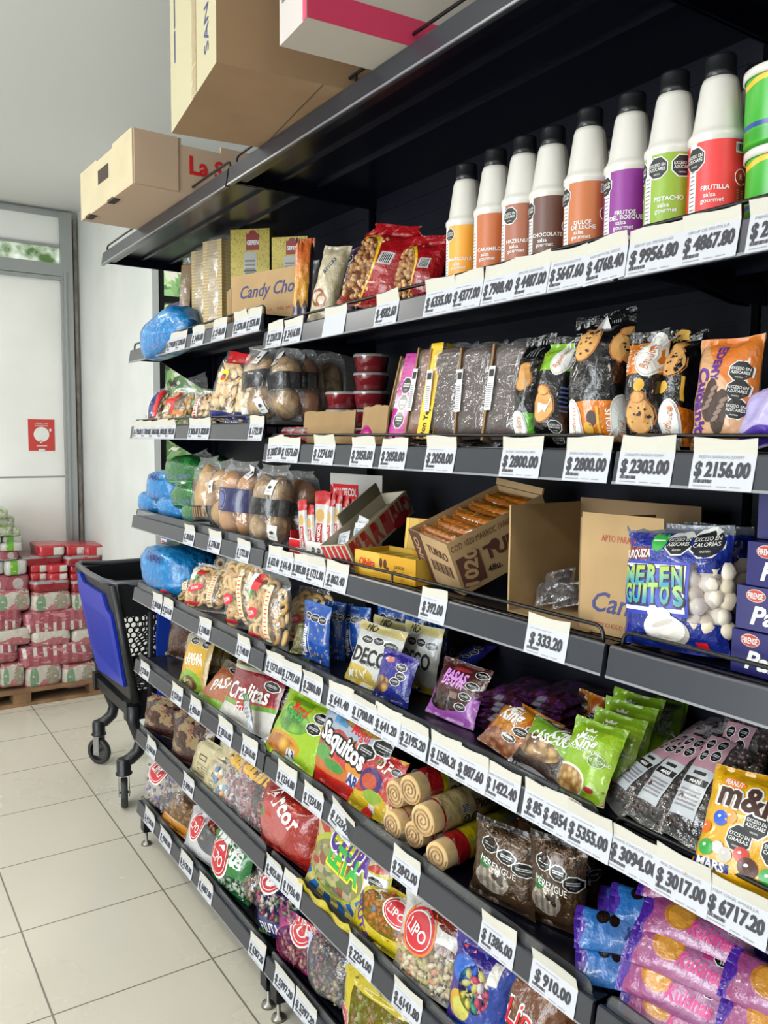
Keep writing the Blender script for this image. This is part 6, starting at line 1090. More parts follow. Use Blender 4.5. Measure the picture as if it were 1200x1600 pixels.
gsl = art('silver_white_bag', 'b4b8bc', ('s', .1, .3, .9, .6, -9, '8a9098'), ('b', .75, 1, '4a7a40', .03, 7), ('n', 5, .62, 'd0d4d6'), rough=.22, crinkle=.7)
pack('silver_bag', 'silver white bag lying in front of the crimson cereal bags', 'snack bag', gsl, 'B', 5, (430, 1184, 448, 1122, 62), .03, yaw=2, lean=72, t=.03, seed=4)
pack('silver_bag', 'clear silver packet slipping over the rail below the cereal bags', 'snack bag', gsl, 'A', 5, (392, 1172, 378, 1136, 28), .01, z=.02, yaw=0, lean=30, w=.04, h=.11, t=.015, seed=7)
# ================================================================ row 5, middle bay
lim = art('lime_gum_bag', '9cc024', ('e', .38, .58, .34, .18, '5a9a2a'), ('vp', .38, .58, .32, .16, 5, '3f7a20', '8ac048'), ('e', .30, .22, .40, .16, 'd09028'), ('vp', .30, .2, .34, .13, 5, 'a8641c', 'e0b040'), ('o', .82, .78, .13, .085, ''), ('o', .78, .60, .13, .085, ''), ('r', .48, .06, .62, .20, 'e0e0dc'), ('r', .15, .84, .6, .92, '6a9a1c'), ('b', 0, .05, 'b0c820'), rough=.2, crinkle=.5)
pack('gum_bag', 'lime green gum bag leaning left of the colourful one', 'sweets', lim, 'B', 5, (446, 1206, 492, 1094, 78), .03, yaw=4, lean=30, t=.03, seed=3, prints=lambda b, S, wh: (text(b, S, wh, 'Mogul', .42, .78, wh[0]*.10, RED, bold=.03, rot=-6), text(b, S, wh, 'GAJOS', .34, .71, wh[0]*.10, GRN, bold=.03, rot=-6), text(b, S, wh, 'AR', .55, .13, wh[0]*.09, NAVY, bold=.02)))
saq = art('fruit_gum_bag', 'c86a28', ('b', .62, .99, 'a8b8c8', .02, 9), ('b', .93, 1, '9ab0c0'), ('r', .22, .72, .42, 1, '4a94c8'), ('r', .0, .8, .2, 1, '4a94c8'), ('e', .55, .84, .2, .08, 'b07028'), ('vp', .6, .86, .3, .12, 6, '8a5a20', 'c8a040'), ('b', .34, .62, 'b03a34', .05, 13), ('e', .2, .34, .13, .09, '4a9a38'), ('e', .42, .26, .15, .06, '3a8a34'), ('e', .48, .45, .16, .12, 'c83a34'), ('e', .7, .36, .13, .09, 'd88a2c'), ('b', -.1, .17, 'c0241c', .03, 5), ('o', .76, .60, .12, .09, ''), ('o', .92, .72, .12, .09, ''), ('r', .64, .17, .78, .30, 'd8dce4'), ('e', .6, .10, .07, .04, 'a83028'), rough=.2, crinkle=.5)
sqp = lambda b, S, wh: (text(b, S, wh, 'Saquitos', .45, .545, wh[0]*.15, INK, bold=.09, rot=-6, w=wh[0]*.74, lift=.001), text(b, S, wh, 'Saquitos', .45, .545, wh[0]*.14, WHITE, bold=.035, rot=-6, w=wh[0]*.70, lift=.002), text(b, S, wh, 'AR', .71, .235, wh[0]*.08, NAVY, bold=.03, rot=-6), text(b, S, wh, 'Mogul', .62, .76, wh[0]*.08, RED, bold=.02, rot=-4))
sq0 = pack('gum_bag', 'colourful fruit gum bag with white lettering, red foot', 'sweets', saq, 'B', 5, (522, 1240, 572, 1112, 108), .025, yaw=0, lean=34, t=.035, seed=5, prints=sqp, group='fruit gum bags')
pack('gum_bag', 'red topped gum bag lying behind the colourful one', 'sweets', art('red_top_bag', '8e1820', ('n', 5, .6, 'a8202a'), ('b', 0, .5, '9a4a28'), rough=.22), 'B', 5, (560, 1180, 590, 1112, 110), .12, yaw=-4, lean=50, t=.03, seed=8, group='fruit gum bags')
dif = art('yellow_red_gum_bag', 'c8a820', ('b', .35, 1, 'b82a28', .06, 8), ('e', .42, .52, .30, .2, '4a2a6a'), ('e', .38, .5, .2, .12, 'c04a28'), ('e', .55, .30, .22, .1, '88a838'), ('e', .36, .86, .16, .06, '3a8a34'), ('r', .5, .06, .66, .18, 'e0e0dc'), ('b', 0, .05, 'd0b820'), ('o', .86, .8, .1, .06, ''), rough=.2, crinkle=.6)
pack('gum_bag', 'yellow and red gum bag, half hidden right of the colourful one', 'sweets', dif, 'B', 5, (574, 1276, 606, 1180, 66), .03, yaw=6, lean=34, t=.03, seed=6, group='fruit gum bags', prints=lambda b, S, wh: text(b, S, wh, 'DIF', .6, .82, wh[0]*.16, WHITE, bold=.04, rot=-8))
# rolled sponge sheets in printed film
rollm = P('sponge_roll', 'd4b888', .75, noise_=(20, 'c4a470')); spir = P('sponge_spiral', 'a8804a', .8)
rwrap = {}
def roll(label, u, v, x, L, r, band, yaw=0, dz=0., pr_=None):
    P0 = atX(u, v, x); z0 = surf('B', 5)+r+.002+dz; P0 = Vector((x, yAt(u, x, z0), z0)); M = Matrix.Translation(P0) @ Matrix.Rotation(math.radians(yaw), 4, 'Z') @ Matrix(((0, 0, 1, 0), (-1, 0, 0, 0), (0, -1, 0, 0), (0, 0, 0, 1)))
    o = empty('sponge_roll_pack', M); tag(o, label, 'cake', 'rolled sponge packs')     # local z runs into the shelf
    b = MB(); b.lathe([(0, .0), (r*.86, 0), (r*.88, .004), (r*.88, L), (0, L)], rollm, 24); 
    sp = [(r*.80*(1-i/46)*math.cos(i*.42)*1., r*.80*(1-i/46)*math.sin(i*.42), -.0015) for i in range(42)]; b.tube(sp, .0016, spir, 5); b.build('sponge', o)
    b = MB(); pm = art('roll_wrap_'+band, {'y': 'c8b414', 'c': 'c8b07c'}[band], ('b', -.1, {'y': .17, 'c': .02}[band], 'a81a1e'), ('o', .30, .30, .05, .06, ''), ('o', .30, .42, .05, .06, ''), ('r', .16, .24, .24, .34, 'c8c8c4'), ('s', .165, .25, .235, .33, 60, '333'), ('b', .93, 1, '8a9a30'), rough=.22, crinkle=.5)
    f0 = .12; b.lathe([(r*.97, L*f0), (r, L*(f0+.03)), (r*1.01, L*.97), (r*.8, L)], pm, 28, a0=math.pi*.0, a1=2*math.pi)
    S = lambda a, c, l: Vector(((r*1.01+l)*math.sin(2*math.pi*a), -(r*1.01+l)*math.cos(2*math.pi*a), L*(f0+(1-f0)*c)))
    text(b, S, (2*math.pi*r, L*.88), 'Pionono', .20, .66, r*.55, ORNG if band == 'y' else BRN, rot=90, bold=.03, w=L*.42); b.build('wrapper', o)
    b = MB(); R = random.Random(int(u)); n = 20
    b.grid(lambda i, j: Vector(((r*(.97-.62*(1-j))*(1+.13*math.sin(i*31+5*j)))*math.sin(2*math.pi*i), -(r*(.97-.62*(1-j))*(1+.13*math.sin(i*31+5*j)))*math.cos(2*math.pi*i), L*.14*j-.030*(1-j)+.004*math.sin(i*40))), 28, 6, CLEAR); b.build('film_end', o); return o
RL = [('upper rolled sponge pack in yellow and red wrap, at the back of the pile', 640, 1196, .99, .25, .036, 'y', 6, .098), ('cream rolled sponge pack on the middle of the pile', 660, 1246, .985, .25, .038, 'c', 8, .052), ('lowest rolled sponge pack in yellow and red wrap at the front', 682, 1296, .985, .25, .034, 'y', 10, 0),
      ('rolled sponge pack lying lowest at the left, end spiral showing', 612, 1268, .985, .22, .034, 'c', 4, 0), ('rolled sponge pack second from the left, under the yellow one', 646, 1286, 1.0, .22, .033, 'c', 6, 0), ('rolled sponge pack at the left, upper one with clear end', 616, 1212, 1.0, .22, .034, 'y', 4, .062)]
for a in RL: roll(*a)
brz = art('bronze_meringue_bag', '4e3824', ('e', .42, .34, .26, .16, 'b0a698'), ('s', .2, .2, .62, .48, 9, '8a7e72'), ('e', .30, .52, .10, .07, '2f7a40'), ('o', .34, .74, .15, .085, ''), ('o', .62, .68, .15, .085, ''), ('o', .86, .60, .15, .085, ''), ('n', 4, .60, '2e2014'), ('b', .93, 1, '1c120c'), rough=.16, metal=.45, crinkle=1.)
mz0 = None
for l, p, d, yw, ln in [('bronze foil bag of meringues, front left one', (784, 1418, 796, 1292, 104), .075, 10, 24), ('bronze foil bag of meringues, middle one in front', (868, 1452, 874, 1310, 92), .065, 16, 22), ('bronze foil bag of meringues behind in shadow, right one', (912, 1420, 912, 1318, 60), .14, 30, 16), ('bronze foil bag of meringues deep behind the left one', (850, 1350, 852, 1296, 90), .22, 5, 10)]:
    q = pack('meringue_bag', l, 'sweets', brz, 'B', 5, p, d, yaw=yw, lean=ln, t=.055, seed=4, group='bronze foil meringue bags', like=mz0, wob=.007, prints=lambda b, S, wh: text(b, S, wh, 'MERENGUE', .5, .52, wh[0]*.08, WHITE, rot=-8)); mz0 = mz0 or q
# ================================================================ row 5, nearest bay: cookie packs
kb = art('blue_cookie_pack', '2a6cb4', ('g', .2, .9, '8aa0d0'), ('b', -.1, .08, '4a2a9a', .02, 9), ('b', .93, 1.1, '4a2a9a', .02, 9), ('e', .26, .24, .2, .06, '1e1412'), ('e', .34, .34, .16, .045, '1e1412'), ('e', .6, .8, .34, .10, '1c1412'), ('e', .6, .82, .34, .03, 'c8c4c0'), rough=.2, crinkle=.6)
kp = art('pink_cookie_pack', '964478', ('g', .1, .9, 'b27ca4'), ('b', -.1, .09, '4a2496', .02, 9), ('b', .90, 1.1, '4a2496', .03, 7), ('e', .42, .34, .34, .13, 'b8742c'), ('e', .42, .35, .3, .105, 'cf9038'), ('r', .15, .6, .4, .68, 'b83a78'), ('o', .28, .74, .15, .06, ''), ('o', .28, .86, .15, .06, ''), rough=.2, crinkle=.6)
ktx = lambda m: lambda b, S, wh: (text(b, S, wh, 'Kukinas', .62, .62, wh[0]*.30, m, bold=.03, sh=.25, rot=88, w=wh[1]*.36),)
k3 = P('kuk_pink', 'c03478', .4)
def kpack(label, bay, px, d, mat, tm, z, like=None, yaw=0, lean=70, w=.075, h=.19, t=.04):
    return pack('cookie_pack', label, 'cookies', mat, bay, 5, px, d, z=z, yaw=yaw, lean=lean, w=w, h=h, t=t, seed=3, group='blue and pink cookie packs', prints=ktx(tm), like=like, seal=(.06, .06), wob=.003, pw=4)
def flatpack(label, u, v, z, mat, tm, like, yaw=-62, x=None, tilt=0, k=5):
    """cookie pack lying across the shelf, its printed face up and towards the aisle."""
    zz = surf('C', k)+z; x = x or XF+.05; y = yAt(u, x, zz); ax = math.radians(yaw)
    ez = Vector((math.sin(ax)*-1, -math.cos(ax), 0)).normalized()
    n = Vector((-math.cos(math.radians(tilt)), 0, math.sin(math.radians(tilt)))); n = (n-ez*n.dot(ez)).normalized(); ey = -n; ex = ey.cross(ez)
    M = Matrix(((ex.x, ey.x, ez.x, x), (ex.y, ey.y, ez.y, y), (ex.z, ey.z, ez.z, zz), (0, 0, 0, 1)))
    if like: return dup(like, M, label, 'blue and pink cookie packs')
    o = kpack(label, 'C', (1000, 1500, 1000, 1400, 60), .1, mat, tm, 0); o.matrix_world = M; return o
kb0 = kp0 = None
for l, u, v, z, x, yw, tl in [('lowest blue cookie pack at the left of the pile', 900, 1490, .024, .99, -38, 50), ('middle blue cookie pack lying on the lowest one', 898, 1450, .064, 1.01, -38, 52), ('topmost blue cookie pack at the back of the pile', 952, 1400, .098, 1.07, -34, 55), ('blue cookie pack beneath, behind the middle one', 935, 1412, .06, 1.10, -36, 55)]:
    q = flatpack(l, u, v, z, kb, NAVY, kb0, yw, x, tl); kb0 = kb0 or q
for l, u, v, z, x, yw, tl in [('pink cookie pack lowest at the front, mostly under the rail', 972, 1590, .022, .995, -14, 40), ('large faced pink cookie pack in the middle of the front pile', 970, 1520, .066, .995, -14, 36), ('pink cookie pack third from the bottom of the front pile', 986, 1480, .108, 1.01, -14, 50), ('pink cookie pack fourth from the bottom, behind the large faced one', 1004, 1450, .142, 1.04, -14, 55), ('topmost pink cookie pack under the upper price tags', 1004, 1400, .172, 1.08, -14, 55),
    ('pink cookie pack lowest in the right pile', 1140, 1590, .022, .995, -10, 45), ('pink cookie pack second from the bottom in the right pile', 1120, 1560, .062, .995, -10, 45), ('pink cookie pack third from the bottom in the right pile', 1126, 1520, .10, 1.0, -10, 48), ('pink cookie pack topmost in the right pile', 1132, 1470, .138, 1.02, -10, 50)]:
    q = flatpack(l, u, v, z, kp, k3, kp0, yw, x, tl); kp0 = kp0 or q
b = MB(); b.box((0, 0, 0), (.012, .009, .004), P('green_scrap', '6ac85a', .5)); tag(b.build('paper_scrap', M=Matrix.Translation(atZ(935, 1532, surf('B', 5)+.001))), 'tiny bright green paper scrap on the empty black shelf', 'scrap')
# ================================================================ row 6
def cmat(name, *cs): return [P(f'{name}_{c}', c, .35) for c in cs]
brb = art('brown_bread_bag', '3a1a16', ('n', 3.2, .50, '8a7450'), ('n', 6, .6, '8a5430'), ('b', -.1, .30, '3a1a16', .08, 7), ('n', 8, .62, '4a221c'), rough=.18, crinkle=1.)
pack('sweets_bag', 'brown and beige clear sweets bag at the far end of sixth shelf', 'sweets', brb, 'A', 6, (254, 1170, 262, 1092, 66), .045, yaw=18, lean=45, t=.06, seed=2, gather=.3, seal=(.05, .14), group='brown and beige sweets bags'); pack('sweets_bag', 'brown and beige sweets bag, second on the sixth shelf', 'sweets', brb, 'A', 6, (298, 1200, 306, 1116, 66), .06, yaw=14, lean=42, t=.06, seed=5, gather=.3, seal=(.05, .14), group='brown and beige sweets bags')
crm = art('cream_sweets_bag', 'c4b890', ('r', .35, .5, .6, .64, '4a4436'), ('r', .38, .53, .57, .61, 'c4b890'), ('s', .3, .2, .7, .4, -16, '8a8060'), ('n', 5, .62, 'd4caa4'), rough=.22, crinkle=.7)
c0 = None
for i, (l, p, d) in enumerate([('cream sweets bag, rear one of three with dark seal', (318, 1222, 334, 1160, 46), .06), ('cream sweets bag, lowest in front with dark seal', (330, 1258, 346, 1196, 50), .035), ('cream sweets bag, rightmost under the rail above', (356, 1236, 370, 1158, 50), .07)]):
    q = pack('sweets_bag', l, 'sweets', crm, 'A', 6, p, d, yaw=6, lean=42, t=.045, seed=6, like=c0, group='cream sweets bags'); c0 = c0 or q
cbag('clear bag of coloured candy balls beside the cream bags', (352, 1276, 356, 1200, 44), .035, 0, None, lean=38, yaw=6, t=.05, seed=41, kind='blob', n=26, r=.0105, mats=cmat('ball', 'd08a3c', 'b03a4a', '4a9ab8', 'd8d4c8', '3a6a9a'), k=6, group='clear bags of sweets', cat='sweets', name='sweets_bag', cont='candy_balls')
ytx = lambda t, y=.84, m=None: lambda b, S, wh: text(b, S, wh, t, .5, y, wh[0]*.22, m or GOLD, bold=.05, sh=.3, rot=-6, w=wh[0]*.9)
cbag('clear bag of dusky sweets with gold script at its top, left one', (372, 1285, 384, 1170, 50), .06, 0, ytx('Tatin'), lean=24, yaw=6, t=.07, seed=42, kind='wrapped', n=70, r=.010, mats=cmat('dusk', '8a6a70', 'a88a90', '7a4a50', 'b8a8a8'), k=6, group='clear bags of sweets', cat='sweets', name='sweets_bag', cont='wrapped_sweets')
cbag('clear bag of wine red sweets with gold script, right one', (396, 1322, 404, 1180, 60), .04, 0, ytx('Tatin'), lean=22, yaw=6, t=.07, seed=43, kind='wrapped', n=80, r=.010, mats=cmat('wine', '7a3a44', '9a5a60', 'a88088', '6a2a34'), k=6, group='clear bags of sweets', cat='sweets', name='sweets_bag', cont='wrapped_sweets')
rdb = art('red_sweets_bag', '9c2018', ('e', .36, .55, .34, .30, 'a83a38'), ('e', .36, .55, .30, .26, 'b85a5a'), ('n', 5, .6, 'b83a28'), ('e', .12, .6, .10, .07, '4a8a3a'), ('b', .9, 1, '8a1a14'), rough=.16, crinkle=1.)
pack('sweets_bag', 'bulging red foil sweets bag at the joint of the sixth shelf', 'sweets', rdb, 'B', 6, (450, 1372, 460, 1240, 92), .05, yaw=8, lean=20, t=.09, seed=3, gather=.2, group='red foil sweets bags', prints=lambda b, S, wh: text(b, S, wh, 'Arcor', .5, .82, wh[0]*.18, WHITE, bold=.03, sh=.3, rot=-20), wob=.008)
pack('sweets_bag', 'red foil sweets bag behind the bulging one, white script', 'sweets', rdb, 'B', 6, (490, 1362, 498, 1270, 60), .11, yaw=12, lean=16, t=.06, seed=4, gather=.2, group='red foil sweets bags', prints=lambda b, S, wh: text(b, S, wh, 'Misky', .6, .5, wh[0]*.24, WHITE, bold=.03, sh=.3, rot=-30))
chp = art('lollipop_bag', 'c0b42c', ('b', .70, 1, 'c8b888'), ('y', .5, .5, 14, 'b83a24', .68, 1), ('b', -.1, .36, '2a6ab0'), ('y', .45, .55, 18, 'c8bc70', -.1, .36), ('e', .40, .48, .40, .36, 'b0b83c'), ('e', .40, .46, .36, .31, '8a8450'), ('vr', .14, .2, .66, .66, 13, ['8a8a50', 'b0a868', '5a7a34', '8a4a3a', 'a8a078', '70705a']), ('r', .76, .38, .98, .66, 'dcdcd8'), ('o', .87, .58, .09, .06, ''), ('o', .87, .46, .09, .06, ''), ('e', .12, .42, .06, .045, 'a02a28'), rough=.2, crinkle=.5)
chpp = lambda b, S, wh: (text(b, S, wh, 'CHUPA', .55, .765, wh[0]*.17, WHITE, bold=.10, rot=-8, w=wh[0]*.56, lift=.001), text(b, S, wh, 'CHUPA', .55, .765, wh[0]*.16, PURP, bold=.05, rot=-8, w=wh[0]*.52, lift=.002), text(b, S, wh, 'LETA', .51, .595, wh[0]*.18, YEL, bold=.10, rot=-8, w=wh[0]*.46, lift=.001), text(b, S, wh, 'LETA', .51, .595, wh[0]*.17, GRN, bold=.05, rot=-8, w=wh[0]*.42, lift=.002))
ch0 = pack('lollipop_bag', 'yellow and blue sunburst lollipop bag with purple and green lettering', 'sweets', chp, 'B', 6, (532, 1440, 560, 1296, 124), .04, yaw=6, lean=26, t=.05, seed=3, prints=chpp, group='sunburst lollipop bags')
pack('lollipop_bag', 'second sunburst lollipop bag behind, only its right side showing', 'sweets', chp, 'B', 6, (592, 1424, 610, 1318, 90), .10, yaw=14, lean=24, t=.05, like=ch0, group='sunburst lollipop bags')
yst = art('yellow_display_edge', 'd8c41c', ('n', 4, .62, 'e4d43a'), rough=.3, crinkle=.6)
M = bpos('B', 6, 508, 1420, .012, z=-.01); yA, yB_ = yAt(470, XF+.012, surf('B', 6)), yAt(548, XF+.012, surf('B', 6)); Lw = yA-yB_
b = MB(); b.grid(lambda i, j: Vector(((i-.5)*Lw, -.010*j+.004*math.sin(i*14), .012+.03*j+.004*math.sin(i*26)*j)), 24, 4, yst); b.grid(lambda i, j: Vector(((.5-i)*Lw, -.010*j+.004*math.sin((1-i)*14)+.0015, .012+.03*j+.004*math.sin((1-i)*26)*j)), 24, 4, yst); M.translation.y = (yA+yB_)/2; M.translation.x = XF+.012; tag(b.build('shelf_strip', M=M), 'wavy yellow plastic strip along the shelf edge under the lollipop bags', 'strip')
def lipo(b, S, wh, x, y, rx, ry, rot=-8, rim=None):
    disc(b, S, wh, x, y, rx*1.12, ry*1.14, rim or WHITE, 22, rot, .0008); disc(b, S, wh, x, y, rx, ry, P('badge_red2', 'b0202a', .4), 22, rot, .0014); disc(b, S, wh, x, y, rx*.9, ry*.86, WHITE, 22, rot, .0018); disc(b, S, wh, x, y, rx*.86, ry*.8, P('badge_red2', 'b0202a', .4), 22, rot, .0022); text(b, S, wh, 'LIPO', x, y, ry*.62, WHITE, bold=.015, rot=rot, w=rx*1.35, lift=.0028)
lpy = art('yellow_lipo_bag', 'c8b41c', ('win', 'e', .58, .62, .44, .32), ('d', 7, .16, 'b03a2c', 0, 0, 1, .3), ('b', .92, 1, 'c0a818'), rough=.2, crinkle=.6)
pack('sweets_bag', 'yellow bag of red and blue wrapped sweets with a red oval badge', 'sweets', lpy, 'B', 6, (594, 1502, 622, 1392, 104), .035, yaw=6, lean=30, t=.07, seed=5, prints=lambda b, S, wh: (lipo(b, S, wh, .70, .74, wh[0]*.19, wh[0]*.11), text(b, S, wh, 'FRUTAL', .24, .3, wh[0]*.11, PURP, bold=.03, rot=-50)), group='bags with a red oval badge', fill=candies('wrapped_sweets', cmat('lip', '9c2024', 'b03a28', '2a5aa8', 'b04a2c', '8a1a24'), 80, .011, (.26, .92), (.12, .98), 'wrapped', 4))
lpw = art('white_lipo_bag', 'cfcbc4', ('win', 'b' if 0 else 'r', 0, .05, 1, .5), ('win', 'e', .55, .48, .45, .12), ('e', .75, .62, .16, .06, '6a4428'), ('e', .80, .84, .18, .035, '6a2a1c'), ('e', .62, .9, .2, .04, '7a2a1c'), ('r', 0, 0, 1, .06, 'c8c4bc'), rough=.2, crinkle=.6)
pack('sweets_bag', 'large white topped clear bag of sweets with a red oval badge', 'sweets', lpw, 'B', 6, (664, 1570, 690, 1416, 110), .035, yaw=8, lean=28, t=.08, seed=6, prints=lambda b, S, wh: (lipo(b, S, wh, .40, .68, wh[0]*.23, wh[0]*.20, -14, P('badge_orange', 'c06a28', .4)),), group='bags with a red oval badge', fill=candies('wrapped_sweets', cmat('lw', 'b09868', 'c8b890', '8a6a40', 'b86a38', 'd0c8a8', 'a8a04a'), 120, .0105, (.06, .60), (.05, .95), 'wrapped', 6))
yog = art('blue_yogurt_bag', '1c3f9c', ('b', .0, 1.2, '3a2a86', .05, 5, 0, -.9), ('e', .3, .34, .2, .16, 'd0a030'), ('e', .34, .32, .15, .12, 'c8c458'), ('win', 'e', .52, .58, .26, .24), ('r', .70, .72, .84, .92, 'd8d4c8'), ('e', .30, .72, .22, .14, '2460c0'), rough=.2, crinkle=.7)
pack('sweets_bag', 'blue and violet sweets bag with yellow print, near front of sixth shelf', 'sweets', yog, 'B', 6, (742, 1632, 762, 1482, 96), .035, yaw=10, lean=26, t=.07, seed=7, group='bags with a red oval badge', fill=candies('wrapped_sweets', cmat('yg', 'c83a34', 'd0c84a', '3a9a5a', 'e0dcd0', '2a5ac0'), 50, .012, (.35, .85), (.2, .85), 'wrapped', 8))
brl = art('caramel_sweets_bag', '5a321e', ('g', .3, .9, '7a4a2c'), ('n', 5, .62, '8a5a34'), rough=.18, crinkle=.8)
pack('sweets_bag', 'caramel brown sweets bag with a white and red script, near bottom right', 'sweets', brl, 'B', 6, (832, 1668, 850, 1520, 120), .04, yaw=10, lean=26, t=.08, seed=8, prints=lambda b, S, wh: (text(b, S, wh, 'Lipo', .5, .55, wh[0]*.30, WHITE, bold=.05, sh=.3, w=wh[0]*.6, lift=.001), text(b, S, wh, 'Lipo', .5, .55, wh[0]*.29, RED, bold=.0, sh=.3, w=wh[0]*.56, lift=.002)), group='bags with a red oval badge')
pack('sweets_bag', 'dark patterned sweets bag behind, between the white and blue bags', 'sweets', art('dark_grey_bag', '2a2a2e', ('d', 8, .3, '6a6a70', 0, .4, 1, 1), rough=.25), 'B', 6, (650, 1480, 660, 1388, 80), .14, yaw=5, lean=20, t=.05, seed=9)
# ================================================================ row 7, bottom shelf
def sb(label, bay, px, d, film_or, mats, prints=None, seed=0, n=80, r=.010, lean=40, yaw=8, t=.08, vv=(.06, .88), kind='wrapped'):
    return cbag(label, px, d, 0, prints, lean=lean, yaw=yaw, t=t, seed=seed, kind=kind, n=n, r=r, mats=mats, k=7, bay=bay, film_=film_or, vv=vv, group='big bags of sweets on the bottom shelf', cat='sweets', name='sweets_bag', cont='wrapped_sweets', wob=.007)
sb('clear bag of mauve sweets with a small red badge, farthest on the bottom shelf', 'A', (256, 1278, 258, 1196, 60), .06, CLEAR, cmat('mau', '9a8078', 'b0988a', '6a5058', '4a3a8a', 'a89a80'), pr(lambda b, S, wh: lipo(b, S, wh, .40, .86, wh[0]*.2, wh[0]*.13)), 51, lean=22)
sb('clear bag of brown sweets with an orange foot, second on the bottom shelf', 'A', (284, 1316, 312, 1252, 76), .04, art('clear_orange_foot', 'c07a1c', ('b', .30, 1.2, 'c8a070', .05, 5), ('win', 'r', 0, .3, 1, 1), rough=.2, crinkle=.8), cmat('bro', '8a6448', 'a8805c', '6a4a3a'), None, 52, lean=52)
wcb = art('white_sweets_bag', 'c8c8cc', ('win', 'e', .66, .58, .30, .28), ('e', .68, .82, .26, .12, 'a02028'), ('r', 0, 0, 1, .05, 'b8b8bc'), rough=.22, crinkle=.6)
sb('white sweets bag with red top print, third on the bottom shelf', 'A', (322, 1352, 342, 1274, 76), .035, wcb, cmat('wc', '7a5a3a', '9a8060', '4a6a5a', 'a84a3a'), lambda b, S, wh: lipo(b, S, wh, .28, .62, wh[0]*.13, wh[0]*.13), 53, lean=46, n=30)
grm = art('green_mint_bag', '1f7a34', ('win', 'r', 0, .05, 1, .40), ('b', 0, .05, '1f7a34'), rough=.2, crinkle=.5)
sb('tall green and clear mint bag with a red oval badge', 'A', (358, 1424, 368, 1306, 60), .05, grm, cmat('mint', 'b8c0b4', 'a0aca0', 'c8ccc4'), pr(lambda b, S, wh: lipo(b, S, wh, .36, .58, wh[0]*.26, wh[0]*.24, -10), lambda b, S, wh: text(b, S, wh, 'Menta', .5, .80, wh[0]*.26, WHITE, bold=.05, rot=-6, w=wh[0]*.8)), 54, lean=16)
sb('slim clear bag of brown sweets behind the green mint bag', 'A', (396, 1412, 402, 1352, 34), .09, CLEAR, cmat('bro', '8a6448', 'a8805c', '6a4a3a'), None, 55, lean=16, n=40)
nvb = art('clear_navy_band_bag', '1c2470', ('win', 'r', 0, .38, 1, .90), ('b', 0, .10, '5a9a3a', .03, 7), rough=.2, crinkle=.7)
sb('clear bag of green and pink sweets with a navy band, at the bottom shelf joint', 'B', (440, 1496, 432, 1372, 74), .05, nvb, cmat('gp', 'b0a890', 'b05a6a', '6a8a3a', 'a83a3a', 'd0ccc0'), lambda b, S, wh: (lipo(b, S, wh, .4, .93, wh[0]*.24, wh[0]*.16), text(b, S, wh, 'FRUTA', .45, .25, wh[0]*.12, WHITE, rot=10, bold=.02)), 56, lean=24, n=90)
pkb = art('clear_pink_foot_bag', 'b0206e', ('win', 'e', .55, .5, .40, .34), rough=.2, crinkle=.7)
sb('clear and magenta bag of coffee coloured sweets, second past the joint', 'B', (468, 1552, 470, 1436, 76), .045, pkb, cmat('cof', '7a6658', '94806c', '5a4a42', 'a8987c'), lambda b, S, wh: lipo(b, S, wh, .6, .93, wh[0]*.24, wh[0]*.16), 57, lean=26, n=90)
sb('large clear bag of dark mixed sweets with a pale side seam', 'B', (528, 1606, 520, 1466, 84), .04, CLEAR, cmat('dk', '3a2e3a', '5a4a48', '2a2a4a', '8a7a4a', '6a3040', '7a6a5a'), stripe(P('pale_seam', 'aab0d0', .5), .0, .05, .14, .85, 8, .001), 58, lean=28, n=130, t=.10)
lgy = art('yellow_edge_bag', 'c8b41c', ('win', 'r', .22, .0, 1, .8), rough=.2, crinkle=.6)
sb('yellow edged clear bag of green sweets at the bottom of the photo', 'B', (588, 1668, 592, 1532, 110), .03, lgy, cmat('gd', '4a6a44', '6a5a5a', '8a8a80', '3a4a3a', '7a3a4a'), lambda b, S, wh: lipo(b, S, wh, .12, .4, wh[0]*.10, wh[0]*.08), 59, lean=30, n=120)
# ================================================================ pallet of rice and sugar packs against the back wall
YP = 5.32
wood = P('pallet_wood', '8a6a48', .85, noise_=(9, '6e5238'))
pal = empty('pallet', Matrix.Translation((.6, YP, 0))); tag(pal, 'wooden pallet under the stacked red and white packs', 'pallet'); pz = atY(60, 1074, YP).z
MP = Matrix.Translation((-.6, -YP, 0))
def pbox(n, lo, hi): b = MB(); b.box(lo, hi, wood); b.build(n, pal, M=MP)
pbox('deck', (-.45, YP-.01, pz-.022), (1.345, 5.80, pz))
pbox('bottom_board', (-.45, YP-.02, .0), (1.345, YP+.10, .02)); pbox('bottom_board', (-.45, 5.68, .0), (1.345, 5.79, .02))
for u0, u1 in ((-60, -30), (20, 48), (140, 163)):
    x0, x1 = atY(u0, 1085, YP).x, atY(u1, 1085, YP).x
    pbox('block', (x0, YP-.015, .02), (min(x1, 1.345), YP+.12, pz-.022)); pbox('block', (x0, 5.67, .02), (min(x1, 1.345), 5.79, pz-.022))
rd, wt = 'b0606a', 'dcd4cc'
def bale(n, top, k=8): return art(n, rd, *[('r', (i+.12)/k, .06 if not top else .50, (i+.86)/k, .46 if not top else .92, wt) for i in range(k)], ('s', 0, 0, 1, 1, k, 'a04a56'), ('n', 6, .58, 'c88a8e'), rough=.25, crinkle=.9)
S_b, S_t = bale('red_bale_low_squares', False), bale('red_bale_high_squares', True)
S_w = art('white_green_bale', 'c8c0b4', ('b', -.2, .3, 'c07a7e', .15, 7), ('b', .86, 1.1, 'b86a70', .06, 9), ('e', .26, .46, .11, .4, '7a9a78'), ('e', .72, .5, .16, .36, 'a09884'), ('n', 6, .62, 'd0c8bc'), rough=.25, crinkle=.9)
